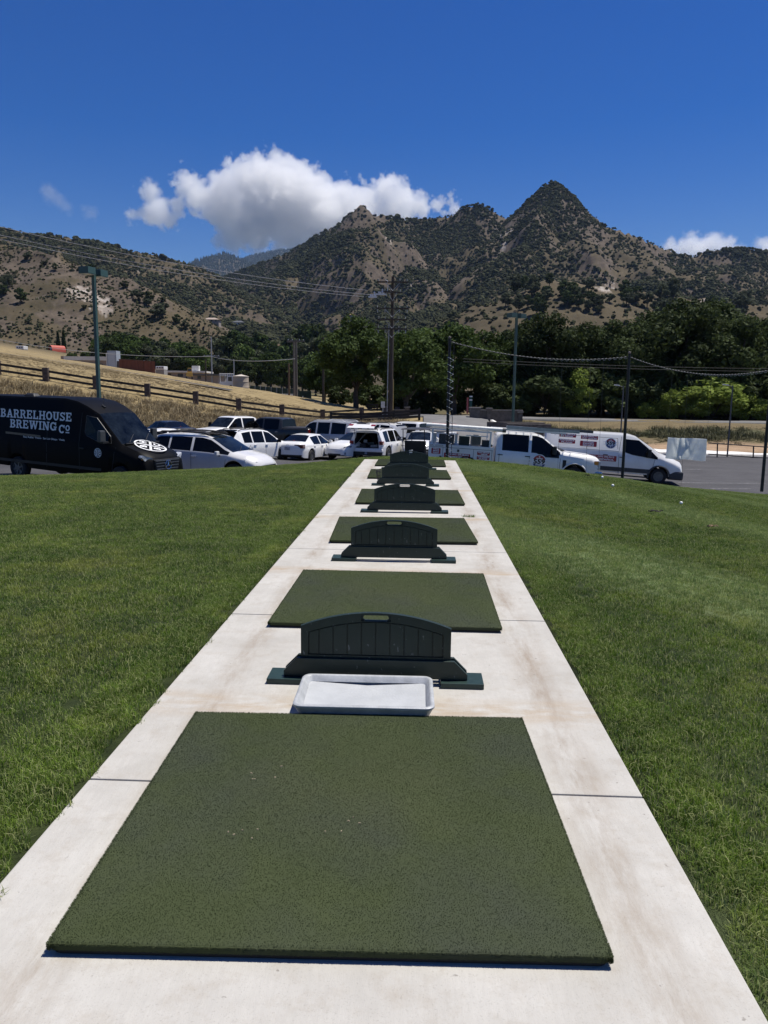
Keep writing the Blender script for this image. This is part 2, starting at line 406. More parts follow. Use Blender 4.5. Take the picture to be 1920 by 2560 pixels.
rockm = np.clip((slope-.72)*4, 0, 1)*(rad > 420)*np.clip((n40-.42)*6, 0, 1)
scar = np.zeros(len(x))
for px, py, r_, f in ((770,452,60,0),(745,480,55,0),(720,505,45,0),(1010,450,60,0),(1040,470,60,0),(1080,480,45,0),(1195,400,60,0),(1160,440,60,0),(1230,460,60,0),(1130,520,60,0),(910,560,50,0),
                      (1250,500,50,0),(60,560,18,0),(130,585,16,0),(240,605,16,0),(205,640,22,0),(330,655,14,0),(265,650,14,0),(95,570,12,0),(290,620,12,0),(30,580,14,0),(900,640,50,0),(1000,600,50,0)):
    q = march(px, py); rockm = np.maximum(rockm, blob(q[0], q[1], r_, .6, int(px))*.85)
SCARS = [(170,628,5),(185,640,5),(203,648,5.5),(222,664,4),(160,640,3.5),(1086,492,9),(1078,512,7),(1094,503,7),(1086,535,5),(1320,620,5.5),(1305,626,4),(885,597,5),(884,612,4),(300,588,3),(1525,652,4),(838,520,5),(232,672,3)]
hillC = (rad > 240)*(rad < 640)*(np.degrees(np.arctan2(x, y)) < -2)
rockm = np.maximum(rockm, hillC*np.clip((fbm(x/26., y/26., 91, 5)-.50)*7, 0, 1)*np.clip((slope-.22)*5, 0, 1)*.9)
for px, py, r_ in SCARS:
    q = march(px, py); scar = np.maximum(scar, blob(q[0], q[1], r_*1.3, .9, int(px)+7, 4.)*.9)
weed = np.zeros(len(x))
bz = (x > 14)*(y > 55)*(y < 76)
weed = bz*np.clip(1.4-abs(y-(65.5+.02*x))/3.2+(fbm(x/3., y/3., 77, 4)-.5)*2.6, 0, 1)
weed = np.maximum(weed, (rad > 95)*(rad < 330)*(x > -60*(rad/220))*np.clip((fbm(x/14., y/14., 78, 4)-.42)*5, 0, 1)*.8)
dirt = (x > 10)*(y > 50)*(y < 64)*np.clip(1.5-abs(y-57.5)/2.6+(fbm(x/2., y/2., 79, 3)-.5)*1., 0, 1)
for nme, val in (('dry', dry), ('rock', rockm), ('scar', scar), ('weed', weed), ('dirt', dirt)): attr(gro, nme, val)
# ------------------------------------------------------------------ lawn, walkway, car park, road
def pos_mat(name, build, rough=.9, spec=.2):
    m = bpy.data.materials.new(name); N, Lk = nodes_of(m); p = N['Principled BSDF']
    p.inputs['Roughness'].default_value = rough; p.inputs['Specular IOR Level'].default_value = spec
    geo = N.new('ShaderNodeNewGeometry')
    class H: pass
    h = H(); h.N, h.L, h.p, h.pos = N, Lk, p, geo.outputs['Position']
    def noise(scale, det=6, rough=.65, st=None, src=None, dist=0.):
        n = N.new('ShaderNodeTexNoise'); n.inputs['Scale'].default_value = scale; n.inputs['Detail'].default_value = det; n.inputs['Roughness'].default_value = rough; n.inputs['Distortion'].default_value = dist
        v = src or h.pos
        if st:
            mp = N.new('ShaderNodeMapping'); mp.inputs['Scale'].default_value = st; Lk.new(v, mp.inputs['Vector']); v = mp.outputs['Vector']
        Lk.new(v, n.inputs['Vector']); return n.outputs['Fac']
    def ramp(f, p0, c0, p1, c1):
        r = N.new('ShaderNodeValToRGB'); e = r.color_ramp.elements; e[0].position = p0; e[1].position = p1
        if not hasattr(c0, '__len__'): c0 = (c0,)*3
        if not hasattr(c1, '__len__'): c1 = (c1,)*3
        e[0].color = (*c0, 1); e[1].color = (*c1, 1); Lk.new(f, r.inputs['Fac']); return r.outputs['Color']
    def mix(f, a, b, mode='MIX'):
        x = N.new('ShaderNodeMix'); x.data_type = 'RGBA'; x.blend_type = mode
        if isinstance(f, float): x.inputs['Factor'].default_value = f
        else: Lk.new(f, x.inputs['Factor'])
        for q, s in ((a, 6), (b, 7)):
            if hasattr(q, '__len__') : x.inputs[s].default_value = (*q, 1)
            else: Lk.new(q, x.inputs[s])
        return x.outputs[2]
    def math_(op, a, b=None):
        x = N.new('ShaderNodeMath'); x.operation = op
        for q, s in ((a, 0), (b, 1)):
            if q is None: continue
            if isinstance(q, (int, float)): x.inputs[s].default_value = q
            else: Lk.new(q, x.inputs[s])
        return x.outputs[0]
    def bump(f, strength, dist):
        b = N.new('ShaderNodeBump'); b.inputs['Strength'].default_value = strength; b.inputs['Distance'].default_value = dist
        Lk.new(f, b.inputs['Height']); Lk.new(b.outputs['Normal'], p.inputs['Normal'])
    def xyz(src=None):
        s = N.new('ShaderNodeSeparateXYZ'); Lk.new(src or h.pos, s.inputs[0]); return s.outputs
    h.noise, h.ramp, h.mix, h.math, h.bump, h.xyz = noise, ramp, mix, math_, bump, xyz
    c = build(h)
    if c is not None: Lk.new(c, p.inputs['Base Color'])
    MATS[name] = m
    return m
def lawn_colour(h, dark, light, yellow):
    a = h.ramp(h.noise(1.1, 6, .72), .38, dark, .64, light)
    a = h.mix(h.ramp(h.noise(.55, 5, .7), .52, 0, .72, .75), a, yellow)
    a = h.mix(h.ramp(h.noise(5, 5, .75), .36, .75, .6, 0), a, tuple(c*.55 for c in dark))
    # mowing stripes run across the slope on the right-hand side, faint
    s = h.xyz(); t = h.math('SINE', h.math('ADD', h.math('MULTIPLY', s[0], 1.15), h.math('MULTIPLY', s[1], .75)))
    st = h.math('MULTIPLY', h.math('GREATER_THAN', s[0], .9), h.ramp(t, .1, 0, .9, .45))
    a = h.mix(st, a, (.245, .32, .13))
    return a
M_soil = pos_mat('lawn_soil', lambda h: (h.bump(h.noise(60, 4), .8, .02), lawn_colour(h, (.022, .034, .009), (.045, .06, .016), (.06, .06, .02)))[1])
def blade_build(h):
    c = lawn_colour(h, (.072, .150, .012), (.225, .335, .046), (.40, .37, .07))
    oi = h.N.new('ShaderNodeObjectInfo')
    at2 = h.N.new('ShaderNodeAttribute'); at2.attribute_name = 'bl'
    c = h.mix(h.ramp(at2.outputs['Fac'], .45, 0, 1, .9), c, (.46, .47, .22))
    tb = h.N.new('ShaderNodeBsdfTranslucent'); h.L.new(c, tb.inputs['Color'])
    h.L.new(c, h.p.inputs['Base Color'])
    mx = h.N.new('ShaderNodeMixShader'); mx.inputs['Fac'].default_value = .38
    h.L.new(h.p.outputs['BSDF'], mx.inputs[1]); h.L.new(tb.outputs['BSDF'], mx.inputs[2]); h.L.new(mx.outputs['Shader'], h.N['Material Output'].inputs['Surface'])
M_blade = pos_mat('grass_blade', blade_build, rough=.6, spec=.14)
def lawn_z(x, y): return LTPS(x, y)
def sheet(name, xs, y0f, y1f, nt, zf, mat, skirt=.5, kind='structure'):
    xs = np.asarray(xs, float); t = np.linspace(0, 1, nt)
    X = np.repeat(xs[None], nt, 0); Y = y0f(xs)[None]*(1-t[:, None])+y1f(xs)[None]*t[:, None]
    Z = zf(X, Y)
    if skirt:   # turned-down edge all round
        X = np.pad(X, 1, 'edge'); Y = np.pad(Y, 1, 'edge'); Z = np.pad(Z, 1, 'edge')
        Z[0] -= skirt; Z[-1] -= skirt; Z[:, 0] -= skirt; Z[:, -1] -= skirt
    o = np_mesh(name, np.stack([X, Y, Z], -1).reshape(-1, 3), grid_faces(*X.shape), mat, smooth=True)
    return tag(o, kind=kind)
WX0, WX1 = -1.271, .882
sheet('lawn', np.linspace(-44, WX0-.004, 130), lambda x: x*0-6, lawn_edge, 110, lambda X, Y: lawn_z(X, Y)-.012, M_soil)
sheet('lawn', np.linspace(WX1+.004, 44, 130), lambda x: x*0-6, lawn_edge, 110, lambda X, Y: lawn_z(X, Y)-.012, M_soil)
_ = sheet('lawn', np.linspace(WX0-.004, WX1+.004, 12), lambda x: x*0+18.3, lawn_edge, 30, lambda X, Y: lawn_z(X, Y)-.012, M_soil)
# --- concrete walkway of slabs with real joints
def conc_build(h):
    a = h.ramp(h.noise(1.6, 8, .7), .3, (.375, .357, .318), .7, (.51, .492, .448))
    a = h.mix(h.ramp(h.noise(60, 3, .6, (1, .12, 1)), .35, .2, .6, 0), a, (.36, .345, .315))          # broom marks across
    a = h.mix(h.ramp(h.noise(9, 6, .75), .5, 0, .72, .5), a, (.34, .30, .245))
    s = h.xyz()
    # wear and rust-brown run-off beside the mats
    band = h.math('SUBTRACT', 1.0, h.math('MULTIPLY', h.math('ABSOLUTE', h.math('SUBTRACT', s[0], .655)), 6.5))
    band = h.math('MAXIMUM', band, h.math('SUBTRACT', 1.0, h.math('MULTIPLY', h.math('ABSOLUTE', h.math('ADD', s[0], .98)), 9.)))
    b2 = h.math('MULTIPLY', h.math('MAXIMUM', band, 0.0), h.ramp(h.noise(2.2, 7, .75, (2.2, .5, 1)), .42, 0, .66, 1))
    a = h.mix(h.math('MULTIPLY', b2, .8), a, (.24, .185, .13))
    yy = h.math('PINGPONG', h.math('SUBTRACT', s[1], 3.56), 1.47)
    g = h.math('MULTIPLY', h.math('MAXIMUM', h.math('SUBTRACT', 1.0, h.math('MULTIPLY', yy, 5.)), 0.0), h.ramp(h.noise(3.1, 6, .7, (.7, 2, 1)), .4, 0, .62, .95))
    a = h.mix(g, a, (.36, .285, .20))
    a = h.mix(h.ramp(h.noise(31, 3, .5), .72, 0, .76, .6), a, (.16, .14, .12))
    a = h.mix(h.ramp(h.noise(210, 2, .5), .60, 0, .72, .28), a, (.20, .185, .16))
    h.bump(h.noise(120, 4, .7, (1, .25, 1)), .3, .004)
    return a
M_conc = pos_mat('walk_concrete', conc_build, .85, .3)
M_dark = M('joint_dirt', (.05, .045, .035), .95)
wb = MB()
js = [-6.4, -4.1, -1.8, .48, 2.785, 5.11, 7.42, 9.72, 12.05, 14.35, 16.65, 18.26]
for a, b in zip(js[:-1], js[1:]):
    wb.bbox(WX0, WX1, a+.005, b-.005, -.12, .012)
wo = wb.build('walkway', M_conc, bevel=.006); tag(wo, kind='structure')
jb = MB().bbox(WX0+.01, WX1-.01, -6.4, 18.25, -.14, .002).build('walkway', M_dark); tag(jb, kind='structure')
# --- car park
LT = TPS([p for p in LOTP]+[(-45,25,-1),(-45,46,-1),(45,35,-2.45),(45,53,-2.4),(-10,20,-1.3),(0,26,-1.75),(4,28.5,-1.95),(14,29,-2.25),(30,29,-2.4),(-2,58,-2.1),(3,61,-1.9)])
def lot_z(x, y): return LT(x, y)
def asph_build(h):
    a = h.ramp(h.noise(.5, 6, .65), .3, (.034, .032, .033), .7, (.066, .063, .064))
    a = h.mix(h.ramp(h.noise(90, 2, .5), .5, 0, .75, .5), a, (.17, .17, .17))
    a = h.mix(h.ramp(h.noise(1.3, 5, .7, (.4, 2, 1)), .6, 0, .75, .4), a, (.03, .03, .03))
    h.bump(h.noise(70, 3), .4, .008); return a
M_asph = pos_mat('asphalt', asph_build, .85, .35)
lot = sheet('car_park', np.linspace(-44, 44, 120), lambda x: lawn_edge(x)-.9, lot_far, 60, lambda X, Y: lot_z(X, Y), M_asph)
M_paint = M('road_paint', (.20, .20, .195), .8, var=.5, vscale=5)
# bay lines painted on the asphalt, each a sheet 4 mm up
def stripe(name, a, b, w, zf, mat=M_paint, up=.006, n=8):
    a, b = np.array(a, float), np.array(b, float); d = b-a; d /= np.hypot(*d); nrm = np.array([-d[1], d[0]])*w/2
    V = []
    for t in np.linspace(0, 1, n):
        p = a+(b-a)*t
        for s in (1, -1):
            q = p+nrm*s; V.append((q[0], q[1], float(zf(q[0], q[1]))+up))
    o = np_mesh(name, V, [(2*i, 2*i+1, 2*i+3, 2*i+2) for i in range(n-1)], mat); return tag(o, kind='structure')
for a, b in (((11.8, 35.2), (16.2, 36.4)), ((9.6, 41.6), (15.6, 43.2)), ((12.5, 33.2), (14.4, 33.7))):
    stripe('bay_line', a, b, .09, lot_z)
for x0 in (-8.2, -3.6, -.1, 2.6): stripe('bay_line', (x0, 41.), (x0+1.4, 46), .1, lot_z)
# kerb between lawn and car park on the low side, and the kerb and pale slab across the car park
M_kerb = M('kerb_concrete', (.42, .40, .37), .85, var=.2, vscale=4, bump=.3)
def kerb(name, pts, zf, w=.16, h=.13, mat=M_kerb):
    V = []; pts = np.array(pts, float)
    for i, p in enumerate(pts):
        d = pts[min(i+1, len(pts)-1)]-pts[max(i-1, 0)]; d /= np.hypot(*d); nn = np.array([-d[1], d[0]])*w/2
        z = float(zf(p[0], p[1]))
        for s, zz in ((-1, -.2), (-1, h), (1, h), (1, -.2)): V.append((p[0]+nn[0]*s, p[1]+nn[1]*s, z+zz))
    F = []
    for i in range(len(pts)-1):
        for k in range(3): F.append((4*i+k, 4*i+k+1, 4*i+5+k, 4*i+4+k))
    o = np_mesh(name, V, F, mat); return tag(o, kind='structure')
kerb('kerb', [(x, float(lawn_edge(x))+.14) for x in np.linspace(2.9, 30, 30)], lot_z, .2, .1)
kerb('kerb', [(x, float(lot_far(x))-.05) for x in np.linspace(14, 42, 20)], lot_z, .2, .15)
kerb('kerb', [(x, float(lot_far(x))-.05) for x in np.linspace(-43, -3, 40)], lot_z, .2, .15)
M_slab = M('pale_slab', (.66, .65, .62), .8, var=.1, vscale=2)
sheet('pavement', np.linspace(14.5, 40, 40), lambda x: lot_far(x)+.05, lambda x: lot_far(x)+3.4, 6, lambda X, Y: lot_z(X, X*0+53.)+.14+np.clip(Y-53.6, 0, 9)*.02, M_slab)
# road beyond the bank, with the entrance drive
rp = np.array(ROADC); rz = np.poly1d(np.polyfit(rp[:, 0], rp[:, 2], 2))
def road_z(x, y): return np.where(x > 28, rz(28), np.where(x < -10, rz(-10), rz(x)))+.06+0*y
def grey_build(h):
    a = h.ramp(h.noise(.4, 6, .65), .3, (.12, .118, .115), .7, (.19, .185, .18)); h.bump(h.noise(30, 3), .3, .01); return a
M_road = pos_mat('road_grey', grey_build, .9, .3)
sheet('road', np.linspace(-14, 90, 80), lambda x: x*0+79.3, lambda x: x*0+87.5, 6, road_z, M_road, .4)
drv = np.array([at(880,902.5,68), at(1000,905.5,68), at(885,897,79.5), at(1012,901,79.5), at(905,915,58), at(1010,920,56)])
def drive_z(x, y): return np.maximum(base_z(np.asarray(x, float)*1., np.asarray(y, float)*1.)+.13, np.where(np.asarray(y) < 62, lot_z(np.asarray(x, float), np.minimum(np.asarray(y, float), 60)), -9)+.03)
sheet('entrance_drive', np.linspace(0, 1, 12), lambda u: np.interp(u, [0, 1], [55, 55]), lambda u: u*0+79.4, 30, lambda X, Y: drive_z(X, Y), M_road, 0)
od = [o for o in COL.objects if o.name.startswith('entrance_drive')][0]
vv = np.empty(len(od.data.vertices)*3, np.float32); od.data.vertices.foreach_get('co', vv); vv = vv.reshape(-1, 3)
vv[:, 0] = .4+vv[:, 0]*(5.4+1.3*np.clip((vv[:, 1]-72)/7, 0, 1)); vv[:, 2] = drive_z(vv[:, 0], vv[:, 1])+.03
od.data.vertices.foreach_set('co', vv.ravel())
stripe('road_line', (2.2, 66.5), (1.2, 79.0), .12, lambda x, y: drive_z(x, y)+.03, up=.02)
stripe('road_line', (-14, 79.7), (88, 79.7), .12, lambda x, y: road_z(x, y), up=.012, n=40)
kerb('kerb', [(7.9, 79.3), (6.7, 78.2), (6.0, 75), (5.95, 68), (6.4, 63), (7.6, 58.5)], drive_z, .25, .16, M_slab)
# path along the crest of the dry slope
pth = np.array([at(*p) for p in [(-120,765,72),(0,778,72.5),(120,795,73),(230,812,73.5),(330,829,74),(420,845,74.5),(500,857,75)]])
def path_sheet():
    V = []
    for i, p in enumerate(pth):
        for k, o in enumerate((-.9, .9)):
            yy = p[1]+o; V.append((p[0], yy, float(land(np.array([p[0]]), np.array([yy]))[0])+.14))
    return tag(np_mesh('path', V, [(2*i, 2*i+2, 2*i+3, 2*i+1) for i in range(len(pth)-1)], M_asph), kind='structure')
path_sheet()
# ------------------------------------------------------------------ scattering (real things are copied; this is for what nobody could count)
def hidden_src(name, V, F, mats, attrs=None, smooth=False):
    o = np_mesh(name, V, F, mats, link=False, smooth=smooth)
    if attrs:
        for k, v in attrs.items(): attr(o, k, v)
    return o
def scatter(name, P, rot, scl, idx, sources, tilt=None):
    me = bpy.data.meshes.new(name); me.vertices.add(len(P)); me.vertices.foreach_set('co', np.asarray(P, np.float32).ravel())
    o = bpy.data.objects.new(name, me); COL.objects.link(o)
    for k, v in (('rot', rot), ('scl', scl)): attr(o, k, v)
    a = me.attributes.new('idx', 'INT', 'POINT'); a.data.foreach_set('value', np.asarray(idx, np.int32))
    ng = bpy.data.node_groups.new(name+'_scatter', 'GeometryNodeTree')
    ng.interface.new_socket(name='Geometry', in_out='INPUT', socket_type='NodeSocketGeometry')
    ng.interface.new_socket(name='Geometry', in_out='OUTPUT', socket_type='NodeSocketGeometry')
    N, Lk = ng.nodes, ng.links
    gi, go = N.new('NodeGroupInput'), N.new('NodeGroupOutput')
    jn = N.new('GeometryNodeJoinGeometry')
    for s in sources[::-1]:
        q = N.new('GeometryNodeObjectInfo'); q.inputs['Object'].default_value = s; q.inputs['As Instance'].default_value = True
        Lk.new(q.outputs['Geometry'], jn.inputs['Geometry'])
    ip = N.new('GeometryNodeInstanceOnPoints'); ip.inputs['Pick Instance'].default_value = True
    def na(n, t):
        q = N.new('GeometryNodeInputNamedAttribute'); q.data_type = t; q.inputs['Name'].default_value = n
        return [s for s in q.outputs if s.enabled and s.name == 'Attribute'][0]
    cx = N.new('ShaderNodeCombineXYZ'); Lk.new(na('rot', 'FLOAT'), cx.inputs['Z'])
    Lk.new(gi.outputs[0], ip.inputs['Points']); Lk.new(jn.outputs[0], ip.inputs['Instance'])
    Lk.new(na('idx', 'INT'), ip.inputs['Instance Index']); Lk.new(cx.outputs[0], ip.inputs['Rotation']); Lk.new(na('scl', 'FLOAT'), ip.inputs['Scale'])
    Lk.new(ip.outputs[0], go.inputs[0])
    md = o.modifiers.new('scatter', 'NODES'); md.node_group = ng
    return tag(o, kind='stuff')
def blades(n, size, h0, h1, w, lean, seed, curl=.5, taper=.25):
    r = np.random.default_rng(seed)
    p = r.uniform(-size/2, size/2, (n, 2)); hh = r.uniform(h0, h1, n); a = r.uniform(0, 2*np.pi, n); ln = r.uniform(.1, lean, n); b = r.uniform(0, 2*np.pi, n)
    ww = w*r.uniform(.6, 1.2, n); dx, dy = np.cos(a)*ww/2, np.sin(a)*ww/2; lx, ly = np.cos(b)*ln*hh, np.sin(b)*ln*hh
    z0 = np.zeros(n)-.01; V = np.stack([
        np.stack([p[:, 0]-dx, p[:, 1]-dy, z0], 1), np.stack([p[:, 0]+dx, p[:, 1]+dy, z0], 1),
        np.stack([p[:, 0]+dx*.8+lx*curl*.5, p[:, 1]+dy*.8+ly*curl*.5, hh*.6], 1), np.stack([p[:, 0]-dx*.8+lx*curl*.5, p[:, 1]-dy*.8+ly*curl*.5, hh*.6], 1),
        np.stack([p[:, 0]+dx*taper+lx, p[:, 1]+dy*taper+ly, hh*(1-ln*.25)], 1), np.stack([p[:, 0]-dx*taper+lx, p[:, 1]-dy*taper+ly, hh*(1-ln*.25)], 1)], 1).reshape(-1, 3)
    k = np.arange(n)[:, None]*6
    F = np.concatenate([k+np.array([0, 1, 2, 3]), k+np.array([3, 2, 4, 5])])
    return V, F, np.repeat(r.uniform(0, 1, n), 6)
def blade_src(name, *a, mat=None, **kw):
    V, F, b = blades(*a, **kw); return hidden_src(name, V, F, mat or M_blade, {'bl': b})
TILE = .3
gs = [blade_src('grass_tuft', 1150, TILE*1.15, .012, .030, .0034, .95, s) for s in range(4)]
gs += [blade_src('grass_tuft', 760, TILE*.9, .02, .05, .004, 1.0, 40+s) for s in range(2)]
def lawn_points(x0, x1, y0, y1, step):
    gx, gy = np.meshgrid(np.arange(x0, x1, step), np.arange(y0, y1, step)); gx, gy = gx.ravel(), gy.ravel()
    gx = gx+rng.uniform(-.05, .05, len(gx)); gy = gy+rng.uniform(-.05, .05, len(gy))
    # only where a camera near the photographer's spot could see it
    a = np.degrees(np.arctan2(gx, gy)); k = (gy > .8)&(abs(a) < 44) | ((gy > -.5) & (gy <= 8) & (abs(gx) < 8))
    k &= gy < lawn_edge(gx)-.16
    k &= ~((gx > WX0-.16) & (gx < WX1+.16) & (gy < 18.4))
    return gx[k], gy[k]
gx, gy = lawn_points(-17, 21, -.5, 30, TILE*.92)
keep = np.hypot(gx, gy) < 31
gx, gy = gx[keep], gy[keep]
gz = lawn_z(gx, gy)-.012
ii = rng.integers(0, 4, len(gx)); rot_ = rng.uniform(0, 6.28, len(gx)); sc_ = rng.uniform(.85, 1.2, len(gx))
# shaggier fringe along both edges of the walkway
ey = np.arange(-.5, 18.2, .16); ex = []
for s, xx in ((-1, WX0), (1, WX1)):
    for off in (.045, .15):
        ex.append(np.stack([xx+s*(off+.09+rng.uniform(-.02, .02, len(ey))), ey+rng.uniform(-.05, .05, len(ey))], 1))
ex = np.concatenate(ex)
PX = np.concatenate([gx, ex[:, 0]]); PY = np.concatenate([gy, ex[:, 1]]); PZ = np.concatenate([gz, lawn_z(ex[:, 0], ex[:, 1])-.012])
lg = scatter('lawn_grass', np.stack([PX, PY, PZ], 1), np.concatenate([rot_, rng.uniform(0, 6.28, len(ex))]), np.concatenate([sc_, rng.uniform(.62, .9, len(ex))]),
        np.concatenate([ii, rng.integers(4, 6, len(ex))]), gs)
# ------------------------------------------------------------------ hitting mats, bay dividers, ball tray
def turf_build(h):
    tc = h.N.new('ShaderNodeTexCoord'); o = tc.outputs['Object']
    c = h.ramp(h.noise(2.2, 5, .6, None, o), .3, (.088, .111, .048), .7, (.106, .130, .058))
    c = h.mix(h.ramp(h.noise(1.3, 4, .6, None, o), .42, 0, .68, .8), c, (.092, .106, .078))
    s_ = h.xyz(o); dd = h.math('ADD', h.math('POWER', h.math('MULTIPLY', h.math('SUBTRACT', s_[0], .82), 1.9), 2.), h.math('POWER', h.math('MULTIPLY', h.math('SUBTRACT', s_[1], .86), 2.3), 2.))
    c = h.mix(h.math('MULTIPLY', h.math('SUBTRACT', 1.0, h.math('MINIMUM', dd, 1.0)), h.ramp(h.noise(3.4, 6, .75, None, o), .35, .05, .7, .75)), c, (.12, .135, .066))
    a = h.N.new('ShaderNodeAttribute'); a.attribute_name = 'bl'
    c = h.mix(h.ramp(a.outputs['Fac'], .3, 0, 1, .25), c, (.13, .155, .08))
    tb = h.N.new('ShaderNodeBsdfTranslucent'); h.L.new(c, tb.inputs['Color']); h.L.new(c, h.p.inputs['Base Color'])
    mx = h.N.new('ShaderNodeMixShader'); mx.inputs['Fac'].default_value = .5
    h.L.new(h.p.outputs['BSDF'], mx.inputs[1]); h.L.new(tb.outputs['BSDF'], mx.inputs[2]); h.L.new(mx.outputs['Shader'], h.N['Material Output'].inputs['Surface'])
M_turf = pos_mat('turf_pile', turf_build, .8, .2)
M_rub = M('black_rubber', (.012, .012, .012), .8)
def round_rect(w, d, r, n=5):
    P = []
    for cx, cy, a0 in ((w-r, r, -90), (w-r, d-r, 0), (r, d-r, 90), (r, r, 180)):
        for k in range(n+1):
            a = R(a0+90*k/n); P.append((cx+r*math.cos(a), cy+r*math.sin(a)))
    return P
MW, MD = 1.524, 1.54
def mat_turf(name, parent, n, seed):
    b = MB(); P = round_rect(MW, MD, .03)
    def inset(q): return [(MW/2+(x_-MW/2)*(1-2*q/MW), MD/2+(y_-MD/2)*(1-2*q/MD)) for x_, y_ in P]
    lv = [(.0, .016), (.0, .027), (.003, .032), (.008, .035), (.016, .0365)]; L_ = len(P)
    b.add([(x_, y_, z_) for q, z_ in lv for x_, y_ in inset(q)], [(k*L_+i, k*L_+(i+1) % L_, (k+1)*L_+(i+1) % L_, (k+1)*L_+i) for k in range(len(lv)-1) for i in range(L_)]+[tuple(range(4*L_, 5*L_))])
    V, F, bl = blades(n, 1, .0006, .0017, .0017, 1.2, seed, taper=.6)
    V = V.copy(); r = np.random.default_rng(seed+5000)
    # re-spread the tufts over the mat (dense along the rim)
    V6 = V.reshape(n, 6, 3); cen = V6[:, :2, :2].mean(1)
    V6[:, :, :2] -= cen[:, None]; V6[:, :, 0] += r.uniform(.004, MW-.004, n)[:, None]; V6[:, :, 1] += r.uniform(.004, MD-.004, n)[:, None]; V6[:, :, 2] += .038
    ne = n//4   # the rim: tufts hanging outwards
    per = r.uniform(0, 1, ne); side = r.integers(0, 4, ne)
    ed = V6[:ne]; c2 = ed[:, :2, :2].mean(1); ed[:, :, :2] -= c2[:, None]
    zz = r.uniform(.014, .036, ne); out = ed[:, :, 2]-.038
    ed[:, :, 2] = zz[:, None]+out*.35
    ax = np.where(side == 0, per*MW, np.where(side == 2, per*MW, np.where(side == 1, MW, 0))); ay = np.where(side == 0, 0, np.where(side == 2, MD, per*MD))
    ox = np.where(side == 1, 1, np.where(side == 3, -1, 0)); oy = np.where(side == 2, 1, np.where(side == 0, -1, 0))
    ed[:, :, 0] += ax[:, None]+ox[:, None]*out*.9; ed[:, :, 1] += ay[:, None]+oy[:, None]*out*.9
    V6[:ne] = ed
    nb = len(b.v); me = bpy.data.meshes.new(name)
    allv = b.v+[tuple(q) for q in V6.reshape(-1, 3).tolist()]
    me.from_pydata(allv, [], b.f+(F+nb).tolist()); me.materials.append(M_turf)
    o = bpy.data.objects.new(name, me); COL.objects.link(o); o.parent = parent
    attr(o, 'bl', np.concatenate([np.zeros(nb)+.2, bl]))
    return o
MATP = [(-.9795,1.8333,.0256),(-.9631,4.8163,-.004),(-.8936,7.7198,.0357),(-.8624,10.5769,.0153),(-.9155,13.9031,.0189),(-.9244,16.4242,-.0025)]
MLAB = ['green turf hitting mat nearest the viewer, in front of the grey plastic tray','green turf hitting mat just beyond the first bay divider','green turf hitting mat between the second bay divider and the third mat row from the camera',
        'green turf hitting mat behind the third bay divider','green turf hitting mat with a black wire ball basket on it','green turf hitting mat at the very far end of the walkway']
MLAB[2] = 'green turf hitting mat just beyond the second bay divider'; MLAB[3] = 'green turf hitting mat just beyond the third bay divider'
for i, (mx_, my_, mt_) in enumerate(MATP):
    t = empty('hitting_mat', (mx_, my_, .013), (0, 0, mt_), MLAB[i], 'golf mat', 'hitting mats along the walkway')
    if i == 0:
        t0 = mat_turf('turf', t, 210000, 1)
        rb = MB().prism(round_rect(MW-.016, MD-.016, .03), 0, .0155, 'Z').build('rubber_base', M_rub, t); rb.location = (.008, .008, 0)
        t1 = mat_turf('turf', t, 120000, 2); t1.parent = None; far_turf = t1.data; bpy.data.objects.remove(t1)
    else:
        o = bpy.data.objects.new('turf', far_turf); COL.objects.link(o); o.parent = t
        c = rb.copy(); COL.objects.link(c); c.parent = t
def poly_build(h):
    tc = h.N.new('ShaderNodeTexCoord'); o = tc.outputs['Object']
    c = h.ramp(h.noise(4, 5, .6, None, o), .3, (.010, .021, .016), .7, (.015, .030, .023))
    c = h.mix(h.ramp(h.noise(46, 3, .6, (1, 1, .6), o), .665, 0, .70, .8), c, (.14, .155, .15))      # scuffs and ball marks
    c = h.mix(h.ramp(h.noise(9, 6, .8, (1, 1, 2.4), o), .55, 0, .75, .35), c, (.045, .052, .048))
    h.bump(h.noise(300, 2, .5, None, o), .15, .003); return c
M_poly = pos_mat('dark_green_poly', poly_build, .45, .4)
M_foot = M('green_foot_poly', (.016, .036, .030), .45, var=.12, vscale=20, spec=.4)
